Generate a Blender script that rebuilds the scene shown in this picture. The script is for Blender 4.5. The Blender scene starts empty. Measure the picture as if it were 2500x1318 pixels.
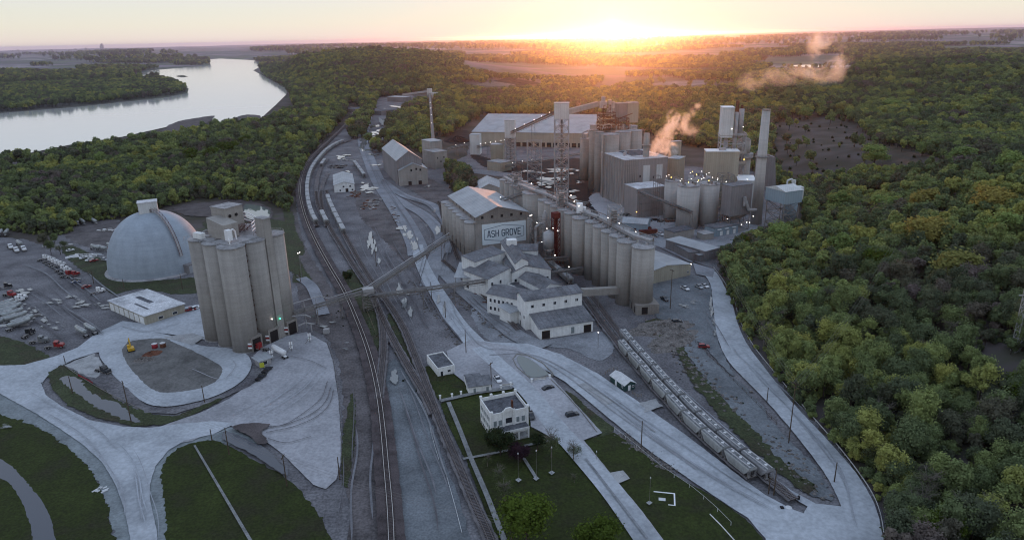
import bpy, math, random
import numpy as np
from mathutils import Vector, Matrix
from mathutils.geometry import tessellate_polygon
rnd = random.Random(7)
C = bpy.context.scene.collection
sc = bpy.context.scene
R = math.radians
# ------------------------------------------------------------ camera
F = 1695.0; PITCH = R(18.53); ROLL = R(-1.24); CAMH = 125.0
cam = bpy.data.cameras.new('camera'); camo = bpy.data.objects.new('camera', cam); C.objects.link(camo)
cam.sensor_width = 36; cam.lens = 36 * F / 2500; cam.clip_start = 1; cam.clip_end = 90000
CM = Matrix.Rotation(math.pi / 2 - PITCH, 4, 'X') @ Matrix.Rotation(ROLL, 4, 'Z')
camo.matrix_world = Matrix.Translation((0, 0, CAMH)) @ CM
sc.camera = camo
CM3 = np.array(CM.to_3x3())
def G(u, v, z=0.0):
    "ground point (height z) seen at a photo pixel"
    d = CM3 @ np.array([(u - 1250) / F, -(v - 659) / F, -1.0])
    t = (z - CAMH) / d[2]
    return Vector((d[0] * t, d[1] * t, z))
def PX(x, y, z):
    c = CM3.T @ np.array([x, y, z - CAMH])
    return 1250 + F * c[0] / -c[2], 659 - F * c[1] / -c[2]
def ZX(x, y, v):
    lo, hi = -60.0, 124.5
    for _ in range(40):
        m = (lo + hi) / 2
        if PX(x, y, m)[1] > v: lo = m
        else: hi = m
    return lo
def ZT(u0, v0, v):
    p = G(u0, v0); return ZX(p.x, p.y, v)
# ------------------------------------------------------------ sun, sky, exposure
SUN_AZ = math.atan2(G(1492, 200).x, G(1492, 200).y)      # clockwise from +Y
SUN_EL = R(1.0)
sun = bpy.data.lights.new('sun', 'SUN'); suno = bpy.data.objects.new('sun', sun); C.objects.link(suno)
sun.energy = 2.3; sun.angle = R(0.5); sun.color = (1.0, 0.36, 0.09)
sd = Vector((math.sin(SUN_AZ) * math.cos(SUN_EL), math.cos(SUN_AZ) * math.cos(SUN_EL), math.sin(SUN_EL)))
suno.rotation_euler = sd.to_track_quat('Z', 'Y').to_euler()
W = bpy.data.worlds.new('World'); sc.world = W; W.use_nodes = True
nt = W.node_tree; N = nt.nodes; L = nt.links; N.clear()
def nd(t, **k):
    n = N.new(t)
    for a, b in k.items(): setattr(n, a, b)
    return n
def mth(op, a, b=None, c=None):
    n = nd('ShaderNodeMath', operation=op)
    for i, x in enumerate((a, b, c)):
        if x is None: continue
        if isinstance(x, (int, float)): n.inputs[i].default_value = x
        else: L.new(x, n.inputs[i])
    return n.outputs[0]
def ramp(nodes, links, fac, stops, interp='LINEAR'):
    r = nodes.new('ShaderNodeValToRGB'); cr = r.color_ramp; cr.interpolation = interp
    cr.elements[0].position = stops[0][0]; cr.elements[0].color = (*stops[0][1], 1)
    cr.elements[1].position = stops[-1][0]; cr.elements[1].color = (*stops[-1][1], 1)
    for p, c in stops[1:-1]:
        e = cr.elements.new(p); e.color = (*c, 1)
    if fac is not None: links.new(fac, r.inputs[0])
    return r.outputs[0]
geo = nd('ShaderNodeTexCoord'); sep = nd('ShaderNodeSeparateXYZ'); L.new(geo.outputs['Generated'], sep.inputs[0])
zz = mth('MAXIMUM', sep.outputs[2], 0.0)
base = ramp(N, L, mth('POWER', zz, 0.5), [(0.0, (.86, .73, .66)), (.09, (.88, .79, .70)), (.15, (.86, .83, .71)), (.20, (.82, .83, .74)), (.25, (.79, .80, .81)), (.42, (.90, .98, 1.08)), (.7, (.72, .85, 1.08)), (1, (.50, .64, .90))])
dot = nd('ShaderNodeVectorMath', operation='DOT_PRODUCT'); L.new(geo.outputs['Generated'], dot.inputs[0]); dot.inputs[1].default_value = (math.sin(SUN_AZ), math.cos(SUN_AZ), 0.001)
dd = mth('MAXIMUM', dot.outputs['Value'], 0.0)
side = mth('MULTIPLY_ADD', dot.outputs['Value'], 0.16, 0.84)   # the sky away from the sunset is dimmer
v1 = nd('ShaderNodeVectorMath', operation='SCALE'); L.new(base, v1.inputs[0]); L.new(side, v1.inputs['Scale'])
def glow(power, col, k):
    s = mth('MULTIPLY', mth('POWER', dd, power), k)
    v = nd('ShaderNodeVectorMath', operation='SCALE'); v.inputs[0].default_value = col; L.new(s, v.inputs['Scale'])
    return v.outputs[0]
def vadd(a, b):
    v = nd('ShaderNodeVectorMath', operation='ADD'); L.new(a, v.inputs[0]); L.new(b, v.inputs[1]); return v.outputs[0]
tot = vadd(vadd(v1.outputs[0], glow(60, (1, .93, .75), .03)), vadd(glow(1500, (1, .80, .30), .12), glow(16000, (1, .72, .16), 6.0)))
bg = nd('ShaderNodeBackground'); L.new(tot, bg.inputs[0]); bg.inputs[1].default_value = 1.0
sky = nd('ShaderNodeTexSky', sky_type='NISHITA', sun_disc=False, sun_elevation=SUN_EL, sun_rotation=SUN_AZ, altitude=100)
bg2 = nd('ShaderNodeBackground'); L.new(sky.outputs[0], bg2.inputs[0]); bg2.inputs[1].default_value = 0.012
ad = nd('ShaderNodeAddShader'); L.new(bg.outputs[0], ad.inputs[0]); L.new(bg2.outputs[0], ad.inputs[1])
wo = nd('ShaderNodeOutputWorld'); L.new(ad.outputs[0], wo.inputs[0])
sc.view_settings.view_transform = 'Standard'; sc.view_settings.look = 'None'
sc.view_settings.gamma = 1; sc.view_settings.exposure = 0.0; sc.view_settings.use_curve_mapping = False
cy = sc.cycles; cy.use_denoising = True; cy.max_bounces = 5; cy.diffuse_bounces = 2; cy.glossy_bounces = 2
cy.transmission_bounces = 2; cy.volume_bounces = 2; cy.transparent_max_bounces = 4; cy.sample_clamp_indirect = 4
cy.filter_width = 1.15; cy.volume_step_rate = 1.0; cy.volume_max_steps = 64; cy.caustics_reflective = False; cy.caustics_refractive = False

# ------------------------------------------------------------ materials
def mat(name, col, rough=0.9, var=0.25, scale=0.15, col2=None, stripe=None, metal=0.0, emit=None, bump=0.0, fine=3.0, streak=None, space='obj', spec=None, band=None):
    m = bpy.data.materials.new(name); m.use_nodes = True
    n = m.node_tree.nodes; l = m.node_tree.links; b = n['Principled BSDF']
    b.inputs['Roughness'].default_value = rough; b.inputs['Metallic'].default_value = metal
    if spec is None and rough >= .85: spec = .18
    if spec is not None: b.inputs['Specular IOR Level'].default_value = spec
    if emit:
        b.inputs['Emission Color'].default_value = (*col, 1); b.inputs['Emission Strength'].default_value = emit
        b.inputs['Base Color'].default_value = (*col, 1); m.cycles.emission_sampling = 'NONE'; return m
    tc = n.new('ShaderNodeTexCoord'); gg = n.new('ShaderNodeNewGeometry')
    src = tc.outputs['Object'] if space == 'obj' else gg.outputs['Position']
    nz = n.new('ShaderNodeTexNoise'); nz.inputs['Scale'].default_value = scale; nz.inputs['Detail'].default_value = 6; nz.inputs['Roughness'].default_value = .65
    l.new(gg.outputs['Position'], nz.inputs['Vector'])
    c2 = col2 if col2 else tuple(c * (1 - var * 1.6) for c in col)
    c3 = tuple(min(1, c * (1 + var)) for c in col)
    out = ramp(n, l, nz.outputs[0], [(.30, c2), (.5, col), (.68, c3)])
    def mul(a, fac_out, lo, hi, p0=.35, p1=.65):
        r = ramp(n, l, fac_out, [(p0, (lo,) * 3), (p1, (hi,) * 3)])
        mx = n.new('ShaderNodeMix'); mx.data_type = 'RGBA'; mx.blend_type = 'MULTIPLY'; mx.inputs[0].default_value = 1
        l.new(a, mx.inputs[6]); l.new(r, mx.inputs[7]); return mx.outputs[2]
    if fine:
        n2 = n.new('ShaderNodeTexNoise'); n2.inputs['Scale'].default_value = fine; n2.inputs['Detail'].default_value = 4
        l.new(gg.outputs['Position'], n2.inputs['Vector']); out = mul(out, n2.outputs[0], 1 - var * .9, 1 + var * .4)
    if streak:      # vertical streaks / stains running down
        mp = n.new('ShaderNodeMapping'); mp.inputs['Scale'].default_value = (streak * 2, streak * 2, streak * .08); l.new(src, mp.inputs[0])
        n3 = n.new('ShaderNodeTexNoise'); n3.inputs['Scale'].default_value = 1.0; n3.inputs['Detail'].default_value = 5; l.new(mp.outputs[0], n3.inputs['Vector'])
        out = mul(out, n3.outputs[0], .90, 1.04)
    if band:        # horizontal casting lines
        mp = n.new('ShaderNodeMapping'); mp.inputs['Scale'].default_value = (.02, .02, band); l.new(src, mp.inputs[0])
        n3 = n.new('ShaderNodeTexNoise'); n3.inputs['Scale'].default_value = 1.0; n3.inputs['Detail'].default_value = 6; n3.inputs['Roughness'].default_value = .8; l.new(mp.outputs[0], n3.inputs['Vector'])
        out = mul(out, n3.outputs[0], .92, 1.04, .4, .6)
    if stripe:      # (axis vector, frequency, depth): ribbed cladding, roof seams
        mp = n.new('ShaderNodeVectorMath'); mp.operation = 'DOT_PRODUCT'; l.new(tc.outputs['Object'], mp.inputs[0]); mp.inputs[1].default_value = stripe[0]
        s1 = n.new('ShaderNodeMath'); s1.operation = 'MULTIPLY'; l.new(mp.outputs['Value'], s1.inputs[0]); s1.inputs[1].default_value = stripe[1]
        s2 = n.new('ShaderNodeMath'); s2.operation = 'FRACT'; l.new(s1.outputs[0], s2.inputs[0])
        out = mul(out, s2.outputs[0], 1 - stripe[2], 1, .08, .2)
    l.new(out, b.inputs['Base Color'])
    if bump:
        bp = n.new('ShaderNodeBump'); bp.inputs['Strength'].default_value = bump; bp.inputs['Distance'].default_value = .3
        n4 = n.new('ShaderNodeTexNoise'); n4.inputs['Scale'].default_value = 1.3; n4.inputs['Detail'].default_value = 8; l.new(gg.outputs['Position'], n4.inputs['Vector'])
        l.new(n4.outputs[0], bp.inputs['Height']); l.new(bp.outputs[0], b.inputs['Normal'])
    return m
X, Y, Z = (1, 0, 0), (0, 1, 0), (0, 0, 1)
M = {}
def dm(k, *a, **kw): M[k] = mat(k, *a, **kw)
dm('concrete', (.36, .34, .315), var=.13, scale=.05, streak=.35, band=.45)
dm('concrete_dark', (.26, .24, .22), var=.2, scale=.08, streak=.5)
dm('concrete_top', (.34, .335, .34), var=.3, scale=.25)
dm('conc_panel', (.34, .32, .30), var=.16, scale=.06, streak=.4, stripe=(X, .25, .25))
dm('ribbed', (.31, .29, .285), var=.12, scale=.04, streak=.35, stripe=((1, 1, 0), 1.1, .22))
dm('cladding_tan', (.40, .37, .30), var=.10, scale=.05, stripe=((1, 1, 0), .7, .15), streak=.2)
dm('cladding_white', (.62, .63, .62), var=.10, scale=.06, stripe=((1, 1, 0), .6, .12), streak=.25)
dm('cladding_grey', (.24, .23, .235), var=.14, scale=.05, stripe=((1, 1, 0), .5, .15), streak=.3)
dm('cladding_blue', (.27, .34, .39), var=.08, scale=.05, stripe=((1, 1, 0), .5, .15))
dm('white_wall', (.78, .79, .78), var=.10, scale=.3, streak=.5)
dm('white_paint', (.80, .81, .82), rough=.5, var=.05, scale=.3)
dm('roof_grey', (.17, .175, .19), var=.28, scale=.12, stripe=(X, .35, .2), fine=1.0)
dm('roof_metal', (.33, .35, .37), rough=.55, var=.16, scale=.1, stripe=(X, .6, .18), streak=.0)
dm('roof_white', (.55, .56, .58), var=.30, scale=.12, col2=(.28, .28, .30), fine=1.5)
dm('roof_dark', (.11, .115, .13), var=.35, scale=.35, fine=1.5)
dm('dome_skin', (.34, .395, .455), rough=.75, var=.07, scale=.05, band=.35, streak=.12, fine=1.2)
dm('steel', (.20, .185, .175), rough=.6, var=.25, scale=.3)
dm('steel_light', (.36, .355, .36), rough=.5, var=.15, scale=.3)
dm('rust', (.16, .07, .045), var=.4, scale=.4)
dm('red_steel', (.11, .022, .022), var=.25, scale=.4)
dm('glass', (.03, .035, .045), rough=.12, var=.1, spec=.6)
dm('blind', (.22, .26, .27), rough=.4, var=.15)
dm('concrete_pale', (.47, .455, .44), var=.10, scale=.05, streak=.35, band=.45)
dm('dark', (.025, .022, .022), var=.2)
dm('tyre', (.02, .02, .021), var=.2, rough=.9)
dm('hopper_paint', (.36, .37, .365), var=.14, scale=.2, streak=.5, rough=.6)
dm('hopper_paint2', (.29, .29, .30), var=.16, scale=.2, streak=.5, rough=.6)
dm('hopper_roof', (.33, .34, .35), var=.35, scale=.7, rough=.7)
dm('hatch_white', (.60, .61, .62), var=.12, scale=.6)
dm('car_white', (.75, .76, .77), rough=.3, var=.03); dm('car_black', (.02, .021, .025), rough=.25, var=.1)
dm('car_red', (.28, .02, .02), rough=.3, var=.08); dm('car_grey', (.16, .17, .18), rough=.35, var=.06)
dm('car_blue', (.03, .05, .12), rough=.3, var=.06); dm('car_silver', (.42, .44, .46), rough=.3, var=.04)
dm('tank_metal', (.33, .35, .35), rough=.4, var=.18, scale=.6, metal=.3)
dm('yellow', (.55, .33, .02), rough=.5, var=.1); dm('sign_yellow', (.5, .52, .06), var=.1)
dm('wood', (.10, .075, .055), var=.3, scale=.8); dm('wood_pale', (.24, .19, .14), var=.25, scale=.8)
dm('rail_steel', (.62, .58, .55), rough=.28, var=.08, metal=.6)
dm('rail_rusty', (.17, .14, .13), rough=.6, var=.2)
dm('tie', (.075, .06, .055), var=.4, scale=1.0)
dm('ballast', (.15, .14, .145), var=.30, scale=.25, fine=5, bump=.6)
dm('ballast_main', (.085, .07, .072), var=.35, scale=.2, fine=5, bump=.6)
dm('yard', (.162, .158, .168), var=.42, scale=.045, col2=(.085, .08, .088), fine=1.2, bump=.4)
dm('yard_light', (.26, .27, .29), var=.26, scale=.06, fine=1.3, bump=.2)
dm('yard_brown', (.12, .108, .11), var=.35, scale=.08, fine=1.2, bump=.4)
dm('trk_a', (.175, .175, .19), var=.2); dm('trk_b', (.125, .12, .13), var=.2); dm('trk_c', (.205, .21, .225), var=.2); dm('trk_r', (.36, .385, .42), var=.15); dm('trk_s', (.325, .34, .37), var=.15)
dm('island_gravel', (.155, .152, .148), var=.25, scale=.1, fine=1.2, bump=.3)
dm('coal', (.022, .017, .019), var=.5, scale=.08, fine=1.0, bump=.5)
dm('gravel_blue', (.165, .18, .195), var=.28, scale=.05, fine=1.5, bump=.2)
dm('road', (.405, .43, .462), var=.18, scale=.05, fine=.9, bump=.1)
dm('apron', (.345, .347, .37), var=.20, scale=.035, fine=1.0, bump=.1)
dm('asphalt', (.24, .25, .275), var=.18, scale=.05, fine=1.0, bump=.1)
dm('slab', (.36, .365, .37), var=.2, scale=.3)
dm('shoulder', (.215, .24, .25), var=.22, scale=.12, fine=1.2, bump=.2)
dm('path', (.23, .235, .235), var=.25, scale=.4, stripe=None)
dm('lawn', (.030, .040, .009), var=.40, scale=.06, col2=(.034, .032, .018), fine=1.4, bump=.6)
dm('lawn_rough', (.048, .058, .028), var=.45, scale=.10, col2=(.060, .048, .034), fine=1.4, bump=.8)
dm('mud', (.10, .085, .085), var=.3, scale=.1)
dm('rubble', (.17, .155, .145), var=.4, scale=.5, fine=2, bump=1)
dm('sign_white', (.72, .80, .84), rough=.5, var=.04, scale=.2, fine=0); dm('ink', (.06, .10, .15), var=.1)
dm('lamp_white', (1.0, .93, .86), emit=8); dm('lamp_orange', (1.0, .42, .10), emit=8); dm('lamp_green', (.05, 1.0, .45), emit=10)
dm('lamp_yellow', (1.0, .75, .15), emit=12)
dm('bark', (.075, .06, .05), var=.3, scale=1.0); dm('bark_pale', (.17, .15, .13), var=.3, scale=1.0)
dm('flag_red', (.30, .04, .05), var=.1); dm('flag_blue', (.03, .05, .16), var=.1)

def water_mat(name, col, rough, bump=.08, scale=.25):
    m = bpy.data.materials.new(name); m.use_nodes = True; n = m.node_tree.nodes; l = m.node_tree.links; b = n['Principled BSDF']
    b.inputs['Base Color'].default_value = (*col, 1); b.inputs['Roughness'].default_value = rough; b.inputs['IOR'].default_value = 1.33
    g = n.new('ShaderNodeNewGeometry'); nz = n.new('ShaderNodeTexNoise'); nz.inputs['Scale'].default_value = scale; nz.inputs['Detail'].default_value = 5
    mp = n.new('ShaderNodeMapping'); mp.inputs['Scale'].default_value = (.35, 1, 1); l.new(g.outputs['Position'], mp.inputs[0]); l.new(mp.outputs[0], nz.inputs['Vector'])
    bp = n.new('ShaderNodeBump'); bp.inputs['Strength'].default_value = bump; bp.inputs['Distance'].default_value = .4; l.new(nz.outputs[0], bp.inputs['Height']); l.new(bp.outputs[0], b.inputs['Normal'])
    return m
M['river'] = water_mat('river_water', (.50, .50, .47), .09, .22, .04); M['pond'] = water_mat('pond_water', (.16, .18, .17), .03, .02)
M['puddle'] = water_mat('puddle_water', (.20, .21, .21), .02, .01); M['creek'] = water_mat('creek_water', (.09, .095, .11), .05, .03)

def leaf_mat(name, stops, region=None):
    m = bpy.data.materials.new(name); m.use_nodes = True; n = m.node_tree.nodes; l = m.node_tree.links
    n.remove(n['Principled BSDF']); oi = n.new('ShaderNodeObjectInfo')
    nz = n.new('ShaderNodeTexNoise'); nz.inputs['Scale'].default_value = .013; nz.inputs['Detail'].default_value = 3; l.new(oi.outputs['Location'], nz.inputs['Vector'])
    a = n.new('ShaderNodeMath'); a.operation = 'MULTIPLY_ADD'; l.new(oi.outputs['Random'], a.inputs[0]); a.inputs[1].default_value = .55; a.inputs[2].default_value = -.27
    s = n.new('ShaderNodeMath'); s.operation = 'MULTIPLY_ADD'; l.new(nz.outputs[0], s.inputs[0]); s.inputs[1].default_value = 1.7; l.new(a.outputs[0], s.inputs[2])
    s2 = n.new('ShaderNodeMath'); s2.operation = 'SUBTRACT'; l.new(s.outputs[0], s2.inputs[0]); s2.inputs[1].default_value = .35
    col = ramp(n, l, s2.outputs[0], stops)
    g = n.new('ShaderNodeNewGeometry'); n2 = n.new('ShaderNodeTexNoise'); n2.inputs['Scale'].default_value = .5; n2.inputs['Detail'].default_value = 3; l.new(g.outputs['Position'], n2.inputs['Vector'])
    r2 = ramp(n, l, n2.outputs[0], [(.3, (.6, .6, .6)), (.7, (1.35, 1.35, 1.35))])
    mx = n.new('ShaderNodeMix'); mx.data_type = 'RGBA'; mx.blend_type = 'MULTIPLY'; mx.inputs[0].default_value = 1; l.new(col, mx.inputs[6]); l.new(r2, mx.inputs[7])
    d = n.new('ShaderNodeBsdfDiffuse'); t = n.new('ShaderNodeBsdfTranslucent'); x = n.new('ShaderNodeMixShader'); x.inputs[0].default_value = .35
    l.new(mx.outputs[2], d.inputs[0]); l.new(mx.outputs[2], t.inputs[0]); l.new(d.outputs[0], x.inputs[1]); l.new(t.outputs[0], x.inputs[2])
    l.new(x.outputs[0], n['Material Output'].inputs[0]); return m
LS = [(0, (0.201, 0.162, 0.153)), (0.16, (0.158, 0.151, 0.109)), (0.32, (0.116, 0.141, 0.087)), (0.5, (0.179, 0.225, 0.104)), (0.7, (0.264, 0.314, 0.12)), (0.86, (0.38, 0.387, 0.12)), (1, (0.4, 0.387, 0.12))]
M['leaf'] = leaf_mat('leaf', LS)
M['leaf_bright'] = leaf_mat('leaf_bright', [(0, (.07, .10, .02)), (1, (.13, .18, .035))])
M['leaf_dark'] = leaf_mat('leaf_dark', [(0, (.03, .042, .02)), (1, (.05, .065, .03))])
M['leaf_purple'] = leaf_mat('leaf_purple', [(0, (.045, .025, .035)), (1, (.06, .035, .045))])
M['leaf_sun_tint'] = leaf_mat('leaf_sun_tint', [(0, (.22, .23, .08)), (1, (.38, .31, .09))]); M['leaf_spring'] = leaf_mat('leaf_spring', [(0, (.18, .25, .09)), (1, (.28, .36, .12))])  # the first has low sun on the treetops put into its leaf colour
M['leaf_pale'] = leaf_mat('leaf_pale', [(0, (.10, .12, .06)), (1, (.14, .16, .08))])

# ------------------------------------------------------------ mesh helpers
class MB:
    def __init__(s): s.v = []; s.f = []; s.m = []; s.mi = 0
    def add(s, vs, fs, mi=None):
        o = len(s.v); s.v += [tuple(p) for p in vs]; s.f += [tuple(i + o for i in f) for f in fs]
        s.m += [s.mi if mi is None else mi] * len(fs); return s
    def box(s, x0, y0, z0, x1, y1, z1, mi=None):
        return s.add([(x0, y0, z0), (x1, y0, z0), (x1, y1, z0), (x0, y1, z0), (x0, y0, z1), (x1, y0, z1), (x1, y1, z1), (x0, y1, z1)],
                     [(0, 3, 2, 1), (4, 5, 6, 7), (0, 1, 5, 4), (1, 2, 6, 5), (2, 3, 7, 6), (3, 0, 4, 7)], mi)
    def prism(s, pts, z0, z1, mi=None):
        n = len(pts)
        return s.add([(p[0], p[1], z0) for p in pts] + [(p[0], p[1], z1) for p in pts],
                     [tuple(range(n - 1, -1, -1)), tuple(range(n, 2 * n))] + [(i, (i + 1) % n, (i + 1) % n + n, i + n) for i in range(n)], mi)
    def profx(s, prof, x0, x1, mi=None):     # profile in (y,z) extruded along x
        n = len(prof)
        return s.add([(x0, p[0], p[1]) for p in prof] + [(x1, p[0], p[1]) for p in prof],
                     [tuple(range(n - 1, -1, -1)), tuple(range(n, 2 * n))] + [(i, (i + 1) % n, (i + 1) % n + n, i + n) for i in range(n)], mi)
    def profy(s, prof, y0, y1, mi=None):     # profile in (x,z) extruded along y
        n = len(prof)
        return s.add([(p[0], y0, p[1]) for p in prof] + [(p[0], y1, p[1]) for p in prof],
                     [tuple(range(n)), tuple(range(2 * n - 1, n - 1, -1))] + [(i, i + n, (i + 1) % n + n, (i + 1) % n) for i in range(n)], mi)
    def cyl(s, x, y, z0, z1, r0, r1=None, n=16, mi=None, cap=True):
        r1 = r0 if r1 is None else r1
        a = [(math.cos(2 * math.pi * i / n), math.sin(2 * math.pi * i / n)) for i in range(n)]
        f = [(i, (i + 1) % n, (i + 1) % n + n, i + n) for i in range(n)]
        if cap: f += [tuple(range(n - 1, -1, -1)), tuple(range(n, 2 * n))]
        return s.add([(x + r0 * c, y + r0 * d, z0) for c, d in a] + [(x + r1 * c, y + r1 * d, z1) for c, d in a], f, mi)
    def tube(s, p, q, r, n=6, r2=None, mi=None):
        p = Vector(p); q = Vector(q); d = q - p
        if d.length < 1e-6: return s
        r2 = r if r2 is None else r2
        k = d.normalized(); a = k.orthogonal().normalized(); b = k.cross(a)
        ring = [(math.cos(2 * math.pi * i / n), math.sin(2 * math.pi * i / n)) for i in range(n)]
        vs = [p + a * (r * c) + b * (r * e) for c, e in ring] + [q + a * (r2 * c) + b * (r2 * e) for c, e in ring]
        return s.add(vs, [(i, (i + 1) % n, (i + 1) % n + n, i + n) for i in range(n)] + [tuple(range(n - 1, -1, -1)), tuple(range(n, 2 * n))], mi)
    def path(s, pts, r, n=6, mi=None):
        for a, b in zip(pts, pts[1:]): s.tube(a, b, r, n, mi=mi)
        return s
    def beam(s, p, q, w, h, mi=None):        # rectangular beam between two points (top surface at the points)
        p = Vector(p); q = Vector(q); k = (q - p); t = Vector((-k.y, k.x, 0)).normalized() * (w / 2); u = Vector((0, 0, h))
        vs = [p - t - u, p + t - u, p + t, p - t, q - t - u, q + t - u, q + t, q - t]
        return s.add(vs, [(3, 2, 1, 0), (4, 5, 6, 7), (0, 1, 5, 4), (1, 2, 6, 5), (2, 3, 7, 6), (3, 0, 4, 7)], mi)
    def build(s, name, mats, parent=None, smooth=False, loc=None):
        if isinstance(mats, str): mats = [mats]
        me = bpy.data.meshes.new(name); me.from_pydata(s.v, [], s.f)
        for k in mats: me.materials.append(M[k])
        if len(mats) > 1: me.polygons.foreach_set('material_index', s.m)
        if smooth:
            me.polygons.foreach_set('use_smooth', [len(f) == 4 for f in s.f])
        me.validate(); me.update()
        o = bpy.data.objects.new(name, me); C.objects.link(o)
        if parent: o.parent = parent
        if loc: o.location = loc
        return o
def tag(o, label, cat, group=None, kind=None):
    if kind: o['kind'] = kind
    if label: o['label'] = label
    if cat: o['category'] = cat
    if group: o['group'] = group
    return o
def thing(name, label, cat, x, y, z=0.0, rz=0.0, group=None):
    o = bpy.data.objects.new(name, None); C.objects.link(o); o.location = (x, y, z); o.rotation_euler = (0, 0, rz)
    o.empty_display_size = 1
    return tag(o, label, cat, group)
def loc_of(t, p):      # world point -> local point of a thing (z rotation only)
    m = Matrix.Translation(t.location) @ Matrix.Rotation(t.rotation_euler.z, 4, 'Z')
    return m.inverted() @ Vector(p)
kids = {}
def dup(root, x, y, rz, label, group=None, z=None, mats=None):
    r = root.copy(); C.objects.link(r); r.location = (x, y, root.location.z if z is None else z); r.rotation_euler = (0, 0, rz)
    r['label'] = label
    if group: r['group'] = group
    if root.name not in kids: kids[root.name] = [(c, list(c.children)) for c in root.children]
    for ch, gs in kids[root.name]:
        c = ch.copy(); C.objects.link(c); c.parent = r
        if mats and ch.data.materials and ch.data.materials[0].name in mats:
            c.material_slots[0].link = 'OBJECT'; c.material_slots[0].material = M[mats[ch.data.materials[0].name]]
        for g in gs:
            d = g.copy(); C.objects.link(d); d.parent = c
    return r
ORD = ['nearest', 'second', 'third', 'fourth', 'fifth', 'sixth', 'seventh', 'eighth', 'ninth', 'tenth', 'eleventh', 'twelfth', 'thirteenth', 'fourteenth', 'fifteenth', 'sixteenth', 'seventeenth', 'eighteenth', 'nineteenth', 'twentieth', 'twenty-first', 'twenty-second', 'twenty-third', 'twenty-fourth', 'twenty-fifth', 'twenty-sixth', 'twenty-seventh', 'twenty-eighth']
def smooth_closed(pts, k=6):
    out = []; n = len(pts)
    for i in range(n):
        p0, p1, p2, p3 = (Vector(pts[(i + j) % n]) for j in (-1, 0, 1, 2))
        for j in range(k):
            t = j / k
            out.append(.5 * ((2 * p1) + (p2 - p0) * t + (2 * p0 - 5 * p1 + 4 * p2 - p3) * t * t + (3 * p1 - p0 - 3 * p2 + p3) * t ** 3))
    return out
def smooth_open(pts, k=8):
    P = [Vector(p) for p in pts]; P = [2 * P[0] - P[1]] + P + [2 * P[-1] - P[-2]]; out = []
    for i in range(1, len(P) - 2):
        p0, p1, p2, p3 = P[i - 1:i + 3]
        for j in range(k):
            t = j / k
            out.append(.5 * ((2 * p1) + (p2 - p0) * t + (2 * p0 - 5 * p1 + 4 * p2 - p3) * t * t + (3 * p1 - p0 - 3 * p2 + p3) * t ** 3))
    return out + [P[-2]]
layer = [0.03]
def sheet(name, px, m, smooth=True, rough=0.0, kind='structure', z=None, seg=2.0, label=None):
    "flat ground sheet whose outline was measured in the photograph; each lies 1.2 cm above the last"
    w = [G(u, v) for u, v in px]; w = [(p.x, p.y) for p in w]
    if smooth: w = smooth_closed(w, 8)
    else: w = [Vector(p) for p in w]
    if rough:
        q = []
        for a, b in zip(w, w[1:] + w[:1]):
            n = max(1, min(60, int((b - a).length / seg)))
            for j in range(n):
                p = a + (b - a) * (j / n); q.append(p + Vector((rnd.gauss(0, rough), rnd.gauss(0, rough))))
        w = q
    if z is None: z = layer[0]; layer[0] += 0.012
    vs = [Vector((p[0], p[1], z)) for p in w]
    tris = tessellate_polygon([vs])
    me = bpy.data.meshes.new(name)
    fs = []
    for t in tris:
        a, b, c = (vs[i] for i in t)
        fs.append(tuple(t) if (b - a).cross(c - a).z > 0 else tuple(reversed(t)))
    me.from_pydata([tuple(p) for p in vs], [], fs); me.materials.append(M[m]); me.update()
    o = bpy.data.objects.new(name, me); C.objects.link(o); o['kind'] = kind
    if label: o['label'] = label
    return o
def band(name, px, width, m, z=None, smooth=True, kind='structure', wend=None):
    w = [Vector(G(u, v).xy) for u, v in px]
    if smooth: w = smooth_open(w, 8)
    if z is None: z = layer[0]; layer[0] += 0.012
    vs = []; n = len(w)
    for i, p in enumerate(w):
        d = (w[min(i + 1, n - 1)] - w[max(i - 1, 0)]).normalized(); t = Vector((-d.y, d.x))
        ww = width if wend is None else width + (wend - width) * i / (n - 1)
        vs += [(p.x + t.x * ww / 2, p.y + t.y * ww / 2, z), (p.x - t.x * ww / 2, p.y - t.y * ww / 2, z)]
    me = bpy.data.meshes.new(name); me.from_pydata(vs, [], [(2 * i, 2 * i + 1, 2 * i + 3, 2 * i + 2) for i in range(n - 1)]); me.materials.append(M[m]); me.update()
    me.polygons.foreach_get
    o = bpy.data.objects.new(name, me); C.objects.link(o)
    if kind: o['kind'] = kind
    return o
# ------------------------------------------------------------ terrain
def wpoly(px): return np.array([tuple(G(u, v).xy) for u, v in px])
FLAT = wpoly([(-400, 1600), (-900, 230), (0, 150), (500, 142), (640, 150), (700, 215), (720, 250), (860, 250), (930, 225), (1000, 225), (1060, 260), (1150, 300), (1450, 325), (1600, 345), (1700, 350), (1880, 415), (1965, 430), (1965, 540), (1850, 560), (1765, 620), (1760, 680), (1805, 780), (1870, 880), (2010, 1040), (2110, 1150), (2180, 1260), (2210, 1400), (2260, 1600)])
def inpoly(P, x, y):
    x = np.asarray(x, float); y = np.asarray(y, float); c = np.zeros(x.shape, bool); n = len(P)
    for i in range(n):
        x0, y0 = P[i]; x1, y1 = P[(i + 1) % n]
        t = ((y0 > y) != (y1 > y)) & (x < (x1 - x0) * (y - y0) / ((y1 - y0) if y1 != y0 else 1e-9) + x0)
        c ^= t
    return c
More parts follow.
